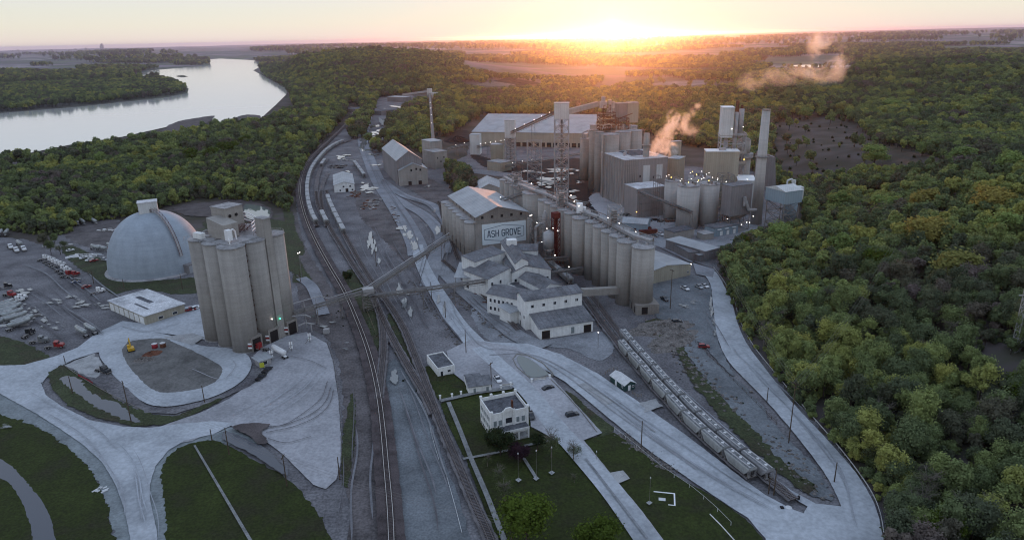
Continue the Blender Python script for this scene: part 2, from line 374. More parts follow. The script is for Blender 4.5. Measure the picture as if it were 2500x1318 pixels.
def pdist(P, x, y):
    d = np.full(np.shape(x), 1e18); n = len(P)
    for i in range(n):
        a = P[i]; b = P[(i + 1) % n]; e = b - a; L2 = e @ e + 1e-9
        t = np.clip(((x - a[0]) * e[0] + (y - a[1]) * e[1]) / L2, 0, 1)
        d = np.minimum(d, (x - a[0] - t * e[0]) ** 2 + (y - a[1] - t * e[1]) ** 2)
    d = np.sqrt(d); return np.where(inpoly(P, x, y), 0, d)
def gs(x, y, cx, cy, sx, sy, a): return a * np.exp(-((x - cx) / sx) ** 2 - ((y - cy) / sy) ** 2)
def hgt(x, y):
    x = np.asarray(x, float); y = np.asarray(y, float)
    D = pdist(FLAT, x, y); s = np.clip(D / 110, 0, 1); s = s * s * (3 - 2 * s)
    h = gs(x, y, 430, 400, 230, 300, 36) + gs(x, y, 260, 120, 130, 170, 17) + gs(x, y, 1050, 1550, 520, 520, 52) + gs(x, y, -560, 2850, 430, 650, 78) + gs(x, y, -150, 2300, 300, 500, 22)
    h = h + 2.5 * np.sin(x / 97 + 1.3) * np.sin(y / 121) + 1.2 * np.sin(x / 41) * np.cos(y / 53)
    far = np.clip((y - 4000) / 5000, 0, 1)
    h = h + far * (14 + 12 * np.sin(x / 1400 + .7) * np.sin(y / 2100) + 7 * np.sin(x / 520 + y / 900)) + np.clip((y - 9000) / 9000, 0, 1) * np.clip((x + 2000) / 20000, 0, 1) * 55
    return h * s - .0
nr, na = 330, 300
rr = 60 * np.exp(np.linspace(0, math.log(40000 / 60.0), nr)); aa = np.radians(np.linspace(-62, 62, na))
RR, AA = np.meshgrid(rr, aa, indexing='ij'); TX = RR * np.sin(AA); TY = RR * np.cos(AA); TZ = hgt(TX, TY)
me = bpy.data.meshes.new('ground')
vs = np.stack([TX.ravel(), TY.ravel(), TZ.ravel()], 1)
idx = np.arange(nr * na).reshape(nr, na)
fs = np.stack([idx[:-1, :-1].ravel(), idx[:-1, 1:].ravel(), idx[1:, 1:].ravel(), idx[1:, :-1].ravel()], 1)[:, ::-1]
# close the sheet behind the camera
nb = len(vs); back = [(-60, -400, 0), (60, -400, 0), (-60000, -400, 0), (60000, -400, 0)]
me.from_pydata(vs.tolist() + back, [], fs.tolist() + [tuple([nb, nb + 1] + idx[0, ::-1].tolist()), tuple([nb + 2, nb] + idx[:, 0].tolist()), tuple([nb + 1, nb + 3] + idx[::-1, -1].tolist())])
def ground_material():
    m = bpy.data.materials.new('land'); m.use_nodes = True; n = m.node_tree.nodes; l = m.node_tree.links; b = n['Principled BSDF']; b.inputs['Roughness'].default_value = 1; b.inputs['Specular IOR Level'].default_value = .1
    g = n.new('ShaderNodeNewGeometry')
    mp = n.new('ShaderNodeMapping'); mp.inputs['Rotation'].default_value = (0, 0, .35); mp.inputs['Scale'].default_value = (1 / 420, 1 / 620, 0); l.new(g.outputs['Position'], mp.inputs[0])
    vo = n.new('ShaderNodeTexVoronoi'); vo.distance = 'CHEBYCHEV'; vo.inputs['Scale'].default_value = 1; l.new(mp.outputs[0], vo.inputs['Vector'])
    sp = n.new('ShaderNodeSeparateColor'); l.new(vo.outputs['Color'], sp.inputs[0])
    hazy_fields = ramp(n, l, sp.outputs[0], [(0, (.17, .15, .18)), (.3, (.11, .13, .11)), (.5, (.22, .19, .21)), (.7, (.13, .16, .10)), (.88, (.32, .29, .29)), (1, (.18, .16, .19))], 'CONSTANT')  # field colours made paler and purplish, with the distant haze painted in
    nz = n.new('ShaderNodeTexNoise'); nz.inputs['Scale'].default_value = .0022; nz.inputs['Detail'].default_value = 9; nz.inputs['Roughness'].default_value = .62; l.new(g.outputs['Position'], nz.inputs['Vector'])
    wd = ramp(n, l, nz.outputs[0], [(.47, (0,) * 3), (.53, (1,) * 3)])
    mx = n.new('ShaderNodeMix'); mx.data_type = 'RGBA'; l.new(wd, mx.inputs[0]); l.new(hazy_fields, mx.inputs[6]); mx.inputs[7].default_value = (.095, .11, .085, 1)
    # near forest floor and rough clearings
    n2 = n.new('ShaderNodeTexNoise'); n2.inputs['Scale'].default_value = .03; n2.inputs['Detail'].default_value = 8; l.new(g.outputs['Position'], n2.inputs['Vector'])
    fl = ramp(n, l, n2.outputs[0], [(.3, (.050, .048, .034)), (.5, (.078, .068, .060)), (.62, (.10, .086, .084)), (.75, (.070, .078, .046))])
    ln = n.new('ShaderNodeVectorMath'); ln.operation = 'LENGTH'; l.new(g.outputs['Position'], ln.inputs[0])
    mr = n.new('ShaderNodeMapRange'); mr.inputs[1].default_value = 1500; mr.inputs[2].default_value = 2600; l.new(ln.outputs['Value'], mr.inputs[0])
    m2 = n.new('ShaderNodeMix'); m2.data_type = 'RGBA'; l.new(mr.outputs[0], m2.inputs[0]); l.new(fl, m2.inputs[6]); l.new(mx.outputs[2], m2.inputs[7]); l.new(m2.outputs[2], b.inputs['Base Color'])
    return m
me.materials.append(ground_material()); me.update(); me.polygons.foreach_set('use_smooth', [True] * len(me.polygons))
go = bpy.data.objects.new('ground', me); C.objects.link(go); go['kind'] = 'structure'

# ------------------------------------------------------------ river, ponds
RIVER = [(-260, 460), (0, 389), (70, 376), (173, 355), (298, 336), (406, 312), (470, 296), (515, 290), (525, 300), (576, 303), (640, 288), (672, 259), (701, 230), (700, 218), (650, 190), (618, 173), (650, 157), (620, 149), (659, 139), (713, 134.5), (690, 132), (600, 139), (512, 146), (513, 160), (440, 167), (368, 173), (317, 190), (406, 196), (461, 218), (457, 229), (400, 240), (192, 262), (0, 278), (-260, 300)]
sheet('river', RIVER, 'river', smooth=False, z=0.9)
sheet('sandbar', [(395, 322), (430, 300), (480, 290), (522, 285), (510, 300), (470, 318), (400, 335)], 'mud', rough=1.5, z=1.1, seg=8)
sheet('sandbar', [(576, 290), (600, 282), (632, 284), (645, 296), (600, 300)], 'mud', rough=1.2, z=1.1, seg=8)
sheet('sandbar', [(430, 187), (445, 185), (458, 188), (445, 190)], 'lawn_rough', rough=1, z=1.1, seg=8)
sheet('river_bank', [(-60, 425), (60, 392), (200, 365), (330, 340), (420, 330), (430, 345), (300, 375), (100, 400), (-60, 440)], 'mud', rough=2, z=1.15, seg=8)
for q in ([(330, 352), (350, 346), (362, 349), (340, 356)], [(60, 398), (95, 394), (120, 398), (80, 403)], [(310, 360), (330, 356), (325, 362)], [(440, 322), (470, 318), (462, 325)]):
    sheet('puddle', q, 'puddle', z=1.3, rough=.8)
sheet('pond_tree_reflection', [(430, 505), (560, 490), (600, 492), (640, 500), (664, 514), (660, 535), (622, 545), (560, 535), (450, 526)], 'mud', rough=1.0, z=.45)  # left part of the pond: dark reflection of the trees painted as a dull sheet
sheet('pond', [(600, 500), (628, 503), (650, 509), (659, 516), (655, 531), (630, 538), (605, 534), (596, 515)], 'pond', rough=.4, z=.5)
sheet('quarry_pond', [(1925, 165), (1960, 163), (2008, 164), (2005, 168), (1985, 170), (1950, 168)], 'pond', z=6)

# ------------------------------------------------------------ plant yard, roads, lawns (outlines measured in the photograph)
sheet('yard', [(-160, 640), (-60, 572), (60, 585), (110, 600), (175, 552), (270, 535), (330, 545), (480, 600), (700, 560), (722, 530), (728, 450), (760, 395), (810, 345), (850, 300), (885, 310), (905, 270), (925, 238), (1005, 232), (1020, 242), (985, 275), (945, 320), (935, 352), (985, 372), (1060, 415), (1140, 380), (1150, 335), (1300, 330), (1440, 330), (1600, 400), (1860, 420), (1960, 480), (1900, 545), (1830, 560), (1790, 600), (1750, 650), (1775, 720), (1830, 830), (1920, 950), (2060, 1110), (2140, 1220), (2185, 1330), (2200, 1500), (1250, 1520), (-300, 1560)], 'yard', smooth=False, rough=.6, seg=3)
sheet('coal_yard', [(1150, 375), (1240, 395), (1440, 390), (1450, 480), (1475, 505), (1490, 540), (1460, 550), (1400, 530), (1330, 505), (1250, 470), (1225, 430), (1170, 400)], 'coal', rough=1.0)
sheet('coal_heap_ground', [(1085, 340), (1120, 318), (1150, 325), (1150, 352), (1100, 352)], 'coal', rough=.8)
sheet('dump_ground', [(170, 560), (230, 540), (290, 540), (330, 560), (290, 600), (240, 610), (160, 580)], 'yard_brown', rough=.6)
sheet('pit_gravel', [(1480, 545), (1560, 500), (1700, 560), (1830, 540), (1840, 575), (1700, 610), (1600, 600), (1540, 575)], 'yard_light', rough=.3)
sheet('pit_gravel', [(1440, 480), (1500, 470), (1640, 530), (1600, 560), (1520, 560), (1460, 520)], 'apron', rough=.4)
sheet('gravel_yard', [(730, 480), (760, 400), (820, 360), (870, 330), (915, 380), (960, 470), (1030, 600), (1090, 640), (1120, 720), (1050, 700), (960, 640), (900, 700), (830, 600), (770, 560)], 'yard', rough=.5)
sheet('dirt_yard', [(870, 480), (905, 470), (950, 500), (1000, 560), (1045, 610), (1050, 650), (1000, 650), (940, 590), (880, 530)], 'yard_brown', rough=.6)
sheet('dirt_yard', [(945, 400), (1090, 455), (1120, 490), (1100, 520), (1010, 470), (960, 440)], 'yard_brown', rough=.6)
sheet('gravel_strip', [(700, 560), (722, 520), (745, 600), (800, 690), (850, 780), (880, 860), (905, 950), (915, 1050), (920, 1200), (925, 1400), (860, 1400), (850, 1250), (840, 1100), (830, 900), (800, 830), (740, 760)], 'yard_brown', rough=.5)
sheet('gravel_strip', [(955, 880), (990, 900), (1040, 1000), (1085, 1120), (1130, 1250), (1150, 1400), (985, 1400), (968, 1200), (950, 1050), (942, 950)], 'gravel_blue', rough=.25)
sheet('gravel_strip', [(1150, 760), (1200, 740), (1250, 800), (1320, 830), (1470, 810), (1500, 850), (1460, 880), (1380, 850), (1260, 845), (1190, 830)], 'yard_light', rough=.3)
sheet('road_shoulder', [(-160, 925), (100, 905), (108, 965), (160, 1000), (230, 1037), (370, 1057), (560, 1042), (640, 1080), (610, 1100), (545, 1080), (500, 1076), (435, 1096), (405, 1130), (398, 1160), (412, 1270), (432, 1420), (278, 1420), (272, 1290), (255, 1215), (225, 1155), (180, 1105), (125, 1062), (75, 1035), (-160, 1006)], 'shoulder', smooth=False, rough=.4, seg=1)
# grass
GR = 'lawn_rough'
sheet('grass', [(150, 590), (200, 610), (262, 640), (300, 668), (380, 684), (480, 680), (485, 712), (430, 718), (340, 705), (275, 718), (245, 690), (195, 655), (160, 625)], GR, rough=.45, seg=1)
sheet('grass', [(-60, 812), (30, 828), (85, 850), (122, 878), (60, 893), (-60, 893)], GR, rough=.4, seg=1)
sheet('grass', [(-60, 1014), (30, 1022), (75, 1035), (125, 1062), (180, 1105), (225, 1155), (255, 1215), (272, 1290), (285, 1400), (-60, 1400)], 'lawn', rough=.35, seg=1)
sheet('creek', [(-60, 1105), (0, 1120), (50, 1160), (95, 1215), (125, 1270), (140, 1400), (82, 1400), (78, 1300), (55, 1230), (15, 1175), (-60, 1150)], 'creek', rough=.12, seg=1)
sheet('grass', [(395, 1160), (402, 1130), (435, 1095), (500, 1076), (545, 1082), (610, 1118), (680, 1155), (735, 1200), (772, 1245), (795, 1290), (805, 1400), (430, 1400), (408, 1270)], 'lawn', rough=.30, seg=1)
sheet('grass', [(640, 640), (690, 580), (718, 600), (745, 660), (790, 715), (835, 770), (868, 820), (850, 830), (800, 760), (760, 720), (715, 705), (720, 670), (745, 690), (700, 660), (660, 690)], GR, rough=.45, seg=1)
sheet('grass', [(690, 500), (715, 520), (722, 560), (745, 610), (725, 620), (700, 560)], GR, rough=.5, seg=1)
sheet('grass', [(500, 540), (690, 540), (715, 620), (640, 650), (560, 600)], GR, rough=.5, seg=1)
sheet('grass', [(850, 1000), (862, 960), (868, 1040), (855, 1160), (845, 1190), (832, 1160), (838, 1060)], GR, rough=.3, seg=1)
sheet('grass', [(835, 690), (850, 660), (880, 665), (905, 720), (925, 790), (935, 850), (915, 850), (890, 790), (860, 740)], GR, rough=.35, seg=1)
sheet('grass', [(945, 775), (960, 770), (985, 830), (1010, 880), (1035, 960), (1025, 965), (990, 900), (960, 850)], GR, rough=.3, seg=1)
sheet('grass', [(1035, 905), (1048, 895), (1072, 918), (1110, 915), (1142, 945), (1146, 966), (1110, 975), (1072, 976), (1050, 945)], 'lawn', rough=.1, seg=1)
sheet('grass', [(1075, 986), (1165, 962), (1290, 945), (1296, 1045), (1330, 1062), (1372, 1085), (1400, 1112), (1470, 1205), (1545, 1320), (1570, 1400), (1240, 1400), (1190, 1260), (1140, 1130), (1095, 1040)], 'lawn', smooth=False, rough=.08, seg=1)
sheet('grass', [(1422, 1078), (1460, 1066), (1500, 1058), (1540, 1085), (1600, 1130), (1680, 1180), (1760, 1225), (1820, 1268), (1865, 1320), (1880, 1400), (1650, 1400), (1600, 1310), (1545, 1235), (1480, 1150)], 'lawn', smooth=False, rough=.12, seg=1)
sheet('grass', [(1380, 960), (1400, 965), (1450, 1010), (1500, 1050), (1462, 1064), (1425, 1010)], GR, rough=.25, seg=1)
sheet('grass', [(1575, 790), (1620, 780), (1660, 800), (1700, 850), (1760, 920), (1740, 930), (1680, 870), (1620, 830)], GR, rough=.4, seg=1)
sheet('gravel_bank', [(1640, 800), (1660, 790), (1740, 880), (1830, 960), (1900, 1050), (1980, 1130), (2030, 1210), (2020, 1222), (1950, 1190), (1860, 1100), (1790, 1020), (1700, 900)], 'gravel_blue', rough=.4)
sheet('brush_bank', [(1650, 840), (1700, 900), (1780, 990), (1850, 1060), (1900, 1120), (1990, 1190), (1960, 1200), (1860, 1120), (1760, 1020), (1680, 920)], GR, rough=.5, seg=1)
sheet('parking_gravel', [(1590, 690), (1680, 672), (1730, 690), (1742, 760), (1755, 840), (1790, 920), (1700, 830), (1640, 790), (1600, 770)], 'gravel_blue', rough=.3)
# roads and concrete
sheet('truck_apron', [(600, 1052), (560, 1040), (520, 1052), (470, 1078), (400, 1090), (340, 1060), (400, 1040), (500, 1005), (560, 975), (615, 935), (650, 915), (640, 885), (618, 870), (640, 850), (700, 822), (748, 812), (798, 840), (812, 880), (826, 970), (832, 1060), (832, 1130), (822, 1172), (795, 1196), (765, 1185), (730, 1150), (690, 1110), (640, 1072)], 'apron', smooth=False, rough=.06)
sheet('road', [(-120, 896), (0, 905), (60, 903), (104, 893), (106, 905), (100, 935), (112, 965), (150, 993), (220, 1027), (300, 1043), (370, 1046), (440, 1036), (520, 1030), (575, 1035), (520, 1062), (450, 1078), (412, 1100), (380, 1140), (366, 1185), (368, 1230), (382, 1290), (392, 1400), (325, 1400), (318, 1310), (303, 1240), (283, 1185), (250, 1130), (200, 1085), (150, 1050), (90, 1012), (0, 962), (-120, 925)], 'road', smooth=False, rough=.05)
sheet('road', [(-120, 898), (60, 892), (130, 873), (190, 850), (235, 815), (300, 785), (350, 792), (455, 750), (505, 742), (530, 800), (525, 835), (450, 822), (380, 813), (320, 822), (285, 845), (262, 862), (235, 862), (180, 880), (130, 905), (105, 935), (60, 950), (-120, 930)], 'road', smooth=False, rough=.08)
sheet('loop_road', [(243, 862), (262, 900), (295, 935), (330, 968), (355, 985), (385, 993), (430, 992), (500, 977), (555, 955), (595, 928), (613, 900), (612, 880), (598, 864), (560, 852), (490, 845), (440, 828), (380, 814), (320, 822), (275, 838)], 'road', rough=.04)
sheet('gravel_island', [(302, 872), (300, 852), (318, 836), (350, 830), (400, 828), (425, 838), (465, 855), (510, 878), (538, 895), (543, 908), (530, 930), (495, 948), (440, 958), (400, 960), (372, 952), (345, 930), (318, 900)], 'island_gravel', rough=.1)
sheet('gravel_patch', [(155, 895), (235, 862), (262, 905), (330, 968), (375, 1003), (430, 1003), (500, 985), (560, 960), (618, 925), (640, 900), (655, 912), (610, 945), (520, 985), (430, 1012), (350, 1010), (280, 975), (220, 930)], 'yard', smooth=False, rough=.15)
sheet('slab', [(160, 893), (232, 864), (258, 905), (235, 925), (200, 915)], 'slab', smooth=False, rough=.3)
sheet('grass', [(118, 912), (150, 893), (185, 910), (240, 948), (300, 985), (375, 1015), (430, 1018), (480, 998), (540, 972), (545, 978), (470, 1015), (400, 1038), (330, 1043), (240, 1022), (165, 990), (128, 950)], 'lawn_rough', smooth=False, rough=.3, seg=1)
sheet('puddle', [(148, 925), (190, 925), (215, 955), (250, 975), (285, 985), (335, 1025), (338, 1033), (300, 1025), (250, 1003), (225, 990), (190, 965)], 'creek', rough=.35, seg=1)
sheet('brick_pad', [(400, 825), (470, 815), (500, 825), (470, 845)], 'slab', smooth=False)
sheet('path_strip', [(473, 1090), (478, 1089), (622, 1330), (612, 1330)], 'path', smooth=False)
band('asphalt_track', [(735, 680), (760, 700), (775, 730), (790, 770)], 6, 'asphalt')
band('dust_road', [(905, 270), (893, 310), (886, 345), (905, 400), (925, 445), (955, 490), (990, 545), (1015, 595), (1022, 625)], 13, 'asphalt')
band('dust_road', [(940, 470), (990, 500), (1040, 530), (1078, 580), (1060, 640), (1045, 700)], 9, 'asphalt')
band('dust_road', [(930, 440), (985, 478), (1060, 505), (1095, 560), (1085, 620)], 8, 'asphalt')
band('dust_road', [(1060, 640), (1120, 700), (1190, 760), (1260, 820), (1330, 850)], 9, 'yard_light')
band('haul_road', [(1018, 600), (1028, 640), (1052, 690), (1082, 740), (1118, 795), (1165, 845)], 7.2, 'road', wend=9)
sheet('road', [(1140, 828), (1200, 838), (1290, 842), (1370, 868), (1460, 915), (1560, 985), (1660, 1055), (1740, 1115), (1810, 1170), (1870, 1212), (1925, 1243), (1965, 1258), (1940, 1400), (1885, 1400), (1868, 1318), (1825, 1268), (1740, 1212), (1650, 1150), (1580, 1100), (1500, 1035), (1440, 985), (1380, 935), (1330, 905), (1290, 880), (1230, 875), (1170, 880)], 'road', smooth=False, rough=.06)
sheet('road', [(1415, 716), (1440, 730), (1500, 790), (1560, 850), (1640, 935), (1720, 1010), (1800, 1090), (1870, 1155), (1930, 1200), (1990, 1232), (2052, 1240), (2090, 1290), (2110, 1400), (1900, 1400), (1890, 1260), (1960, 1262), (1970, 1240), (1915, 1205), (1850, 1152), (1780, 1090), (1700, 1012), (1620, 935), (1540, 855), (1480, 795), (1425, 740)], 'road', smooth=False, rough=.08)
sheet('road', [(1722, 672), (1735, 700), (1742, 760), (1750, 820), (1775, 880), (1820, 930), (1880, 992), (1950, 1075), (2010, 1155), (2045, 1220), (2055, 1260), (2065, 1400), (2165, 1400), (2150, 1290), (2130, 1225), (2090, 1160), (2040, 1100), (1980, 1035), (1920, 970), (1870, 905), (1825, 845), (1800, 790), (1785, 735), (1765, 695), (1745, 665)], 'road', rough=.05)
sheet('road', [(1600, 600), (1640, 620), (1680, 640), (1745, 660), (1740, 680), (1700, 672), (1690, 640), (1640, 615)], 'asphalt', smooth=False)
sheet('paved_lot', [(1090, 860), (1148, 832), (1260, 850), (1330, 905), (1470, 1060), (1425, 1078), (1500, 1170), (1570, 1255), (1625, 1330), (1660, 1400), (1580, 1400), (1545, 1320), (1470, 1205), (1400, 1112), (1330, 1062), (1296, 1045), (1290, 945), (1200, 955), (1145, 945), (1108, 915)], 'apron', smooth=False, rough=.05)
band('drive', [(1170, 850), (1220, 895), (1290, 960), (1345, 1030), (1420, 1115), (1500, 1210), (1600, 1350)], 7.0, 'road')
sheet('slab', [(1488, 1158), (1521, 1152), (1538, 1172), (1510, 1184)], 'slab', smooth=False)
sheet('slab', [(1408, 942), (1428, 938), (1500, 985), (1480, 992)], 'slab', smooth=False)
sheet('slab', [(1560, 985), (1600, 978), (1615, 995), (1575, 1010)], 'slab', smooth=False, rough=.4)
for p, w in (([(1095, 985), (1120, 1045), (1150, 1122), (1190, 1215), (1240, 1345)], 1.5), ([(1130, 1124), (1180, 1115), (1240, 1103)], 1.1), ([(1280, 1092), (1330, 1082), (1368, 1075)], 1.1), ([(1268, 1106), (1290, 1140), (1310, 1172)], 1.0), ([(1075, 982), (1160, 963), (1250, 950)], 2.0)):
    band('path', p, w, 'path', smooth=False)
for u, v in ((1309, 1172), (1347, 1158), (1266, 1176), (1585, 1232)):
    sheet('slab', [(u - 8, v), (u, v - 5), (u + 8, v), (u, v + 6)], 'slab', smooth=False)
sheet('settling_basin_water', [(1262, 880), (1272, 872), (1300, 885), (1325, 905), (1338, 918), (1298, 925), (1275, 905)], 'pond', rough=.05)
# wet patches: standing water in the yards
PUD = [(905, 585, 5, 14), (912, 605, 5, 10), (925, 640, 5, 8), (982, 560, 12, 6), (998, 575, 8, 8), (1012, 600, 7, 12), (895, 462, 12, 4), (912, 462, 12, 3), (905, 471, 8, 3), (893, 455, 7, 5), (888, 345, 6, 10), (900, 340, 14, 5), (905, 330, 10, 5), (915, 325, 9, 4), (885, 360, 5, 6), (912, 310, 10, 3), (925, 320, 6, 3), (935, 305, 8, 2), (940, 270, 8, 2), (970, 262, 10, 2), (832, 385, 8, 4), (848, 380, 8, 2), (850, 420, 4, 3), (918, 405, 8, 2), (912, 380, 8, 2), (900, 368, 10, 2), (960, 260, 10, 1.5), (1045, 457, 6, 3), (1060, 518, 4, 4), (1070, 566, 6, 6), (1043, 553, 4, 2), (975, 710, 7, 16), (985, 745, 6, 12), (1000, 765, 5, 10), (995, 720, 6, 5), (1085, 755, 4, 14), (1072, 735, 4, 10), (960, 925, 9, 16), (900, 600, 3, 10), (935, 850, 3, 4), (1345, 448, 22, 9), (1330, 443, 14, 6), (1290, 420, 10, 2), (1365, 418, 20, 3), (1350, 415, 14, 1.5), (1322, 425, 8, 2), (1240, 410, 12, 1.5), (1385, 470, 12, 2), (1405, 468, 8, 2), (1418, 447, 6, 2), (1410, 418, 5, 1.5), (1400, 485, 8, 3), (1412, 495, 7, 3), (1422, 503, 7, 2), (1432, 497, 9, 2), (1395, 425, 6, 1.5), (1080, 308, 4, 10), (1076, 325, 5, 6), (1085, 290, 2, 8), (1088, 318, 5, 4),
       (60, 718, 14, 9), (50, 730, 10, 5), (175, 727, 13, 5), (135, 735, 20, 3), (120, 742, 14, 3), (145, 742, 8, 3), (200, 740, 12, 6), (210, 748, 16, 3), (250, 752, 14, 4), (238, 746, 9, 3), (185, 752, 12, 3), (108, 784, 10, 8), (90, 760, 8, 5), (80, 752, 7, 3), (95, 772, 8, 4), (140, 790, 8, 3), (135, 805, 10, 4), (120, 795, 6, 3), (105, 800, 5, 4), (55, 745, 8, 4), (70, 760, 8, 6), (155, 800, 5, 2), (188, 712, 5, 2), (198, 735, 5, 2),
       (1690, 742, 10, 3), (1700, 738, 10, 2), (1668, 750, 9, 4), (1735, 745, 3, 12), (1738, 765, 3, 12), (1743, 790, 3, 10), (1745, 815, 3, 8), (1680, 755, 8, 3), (1660, 820, 8, 2), (1685, 818, 7, 2), (1742, 770, 3, 5), (790, 800, 14, 4), (810, 790, 8, 3), (760, 795, 8, 3), (845, 855, 7, 2), (848, 840, 6, 2), (20, 1045, 14, 6)]
for u, v, a, b in PUD:
    if v < 640 and u > 700: a *= 1.25; b *= 1.35
    for rep in range(7 if a > 6 or b > 8 else 4):
        uu = u + rnd.uniform(-1, 1) * a * (rep > 0); vv = v + rnd.uniform(-1, 1) * b * (rep > 0); s = rnd.uniform(.3, .7) if rep else .9
        k = rnd.random() * 6; n_ = 18; rad_ = [rnd.uniform(.35, 1.2) for _ in range(n_)]; rad_ = [(rad_[i - 1] + 2 * rad_[i] + rad_[(i + 1) % n_]) / 4 for i in range(n_)]
        sheet('puddle', [(uu + s * a * math.cos(t) * q, vv + s * b * math.sin(t) * q * (.6 if a > b else 1)) for t, q in [(k + i * 2 * math.pi / n_, rad_[i]) for i in range(n_)]], 'puddle', z=layer[0] + .006 * rnd.random(), rough=.06, seg=.5)
layer[0] += .01
sheet('puddle', [(548, 1058), (570, 1062), (610, 1080), (650, 1100), (680, 1130), (702, 1152), (700, 1165), (672, 1150), (620, 1115), (570, 1090), (545, 1076)], 'creek', smooth=True, rough=.15, seg=.8)
# stains: tyre tracks on the apron
for pts, w, m in (([(640, 1050), (700, 1040), (760, 1015), (795, 985), (808, 950)], .35, 'yard'), ([(650, 1060), (720, 1045), (775, 1020), (805, 990), (815, 955)], .3, 'yard'), ([(620, 1045), (690, 1042), (745, 1010), (785, 975), (800, 935)], .3, 'yard'), ([(655, 1075), (700, 1085), (760, 1070)], .3, 'yard'), ([(705, 872), (760, 885), (800, 905)], .25, 'yard'), ([(470, 905), (540, 930), (575, 900), (570, 885)], .3, 'apron'), ([(300, 800), (360, 812), (440, 790)], .4, 'apron'), ([(1100, 735), (1125, 790), (1180, 850), (1260, 860), (1360, 905), (1500, 1010), (1700, 1150)], .4, 'apron'), ([(1195, 870), (1300, 870), (1420, 930), (1600, 1060)], .5, 'apron'), ([(1430, 1125), (1480, 1190), (1580, 1320)], .7, 'yard_light')):
    band('tyre_track', pts, w, m)
def tracks_along(px, n, spread, mats, w=(.2, .45)):
    base_ = smooth_open([tuple(G(u, v).xy) for u, v in px], 8); m_ = len(base_)
    for k in range(n):
        off = rnd.gauss(0, spread); a0 = int(rnd.uniform(0, m_ * .6)); a1 = min(m_, a0 + int(rnd.uniform(.3, .9) * m_)); wd = rnd.uniform(*w); z = layer[0] + .0012 * k; vs = []; q = base_[a0:a1]; ph = rnd.random() * 6
        if len(q) < 3: continue
        for i, p in enumerate(q):
            d = (q[min(i + 1, len(q) - 1)] - q[max(i - 1, 0)]).normalized(); t = Vector((-d.y, d.x)); o = off + .5 * math.sin(i * .35 + ph); h = wd / 2 * min(1, i / 2 + .05, (len(q) - 1 - i) / 2 + .05)
            vs += [(p.x + t.x * (o + h), p.y + t.y * (o + h), z), (p.x + t.x * (o - h), p.y + t.y * (o - h), z)]
        me = bpy.data.meshes.new('tyre_track'); me.from_pydata(vs, [], [(2 * i, 2 * i + 1, 2 * i + 3, 2 * i + 2) for i in range(len(q) - 1)]); me.materials.append(M[mats[k % len(mats)]]); me.update(); o_ = bpy.data.objects.new('tyre_track', me); C.objects.link(o_); o_['kind'] = 'structure'
    layer[0] += .0012 * n + .004
DL = ('trk_c', 'trk_b', 'trk_a', 'trk_c')
tracks_along([(893, 310), (886, 345), (905, 400), (925, 445), (955, 490), (990, 545), (1015, 595), (1022, 625)], 7, 5, DL)
tracks_along([(940, 470), (990, 500), (1040, 530), (1078, 580), (1060, 640), (1045, 700)], 5, 5, DL)
tracks_along([(950, 450), (1000, 480), (1060, 505), (1095, 560), (1085, 620)], 4, 5, DL)
tracks_along([(905, 540), (930, 600), (965, 660), (1000, 720), (1040, 790), (1080, 850)], 9, 6, ('trk_c', 'trk_a', 'trk_b'), (0.24, 0.66))
tracks_along([(1090, 660), (1140, 720), (1200, 770), (1270, 820)], 6, 4, ('trk_c', 'trk_b', 'trk_a'))
tracks_along([(960, 900), (1000, 980), (1045, 1090), (1080, 1200), (1105, 1340)], 5, 4, ('trk_a', 'trk_b', 'trk_c'), (0.24, 0.55))
tracks_along([(880, 900), (885, 1000), (890, 1100), (885, 1200), (880, 1330)], 4, 2.5, ('trk_a', 'trk_b', 'trk_b'), (0.24, 0.77))
tracks_along([(10, 690), (80, 730), (150, 780), (220, 830)], 8, 9, ('trk_c', 'trk_b', 'trk_a'), (0.32, 0.77)); tracks_along([(60, 640), (130, 670), (180, 710), (240, 760)], 5, 7, ('trk_c', 'trk_b'), (0.32, 0.77))
tracks_along([(60, 950), (180, 1020), (270, 1085), (325, 1160), (345, 1240), (355, 1330)], 6, 2.0, ('trk_s', 'trk_r', 'trk_s'), (0.16, 0.39)); tracks_along([(360, 1080), (480, 1060), (600, 1020), (700, 960), (760, 900)], 7, 5, ('trk_r', 'trk_r', 'trk_r'), (0.12, 0.28))
tracks_along([(1200, 860), (1330, 880), (1450, 950), (1600, 1060), (1750, 1160), (1900, 1250)], 7, 2.6, ('trk_s', 'trk_r', 'trk_s'), (0.16, 0.44)); tracks_along([(1770, 760), (1790, 850), (1850, 920), (1950, 1030), (2040, 1150), (2090, 1300)], 4, 2.4, ('trk_s', 'trk_r'), (0.16, 0.39))
tracks_along([(1030, 640), (1065, 710), (1110, 780), (1160, 840)], 3, 2, ('trk_s', 'trk_r'), (0.16, 0.33)); tracks_along([(1640, 720), (1690, 780), (1740, 860)], 4, 5, ('trk_a', 'trk_c'), (0.24, 0.55))
tracks_along([(1500, 790), (1600, 895), (1750, 1040), (1900, 1180)], 3, 1.2, ('trk_s', 'trk_r'), (0.16, 0.33)); tracks_along([(1480, 500), (1560, 520), (1660, 570), (1780, 570)], 4, 5, ('trk_r', 'trk_r'), (0.24, 0.55))
sheet('mud_stain', [(570, 1050), (600, 1040), (660, 1042), (640, 1060), (655, 1085), (630, 1090), (610, 1070)], 'mud', rough=.15)

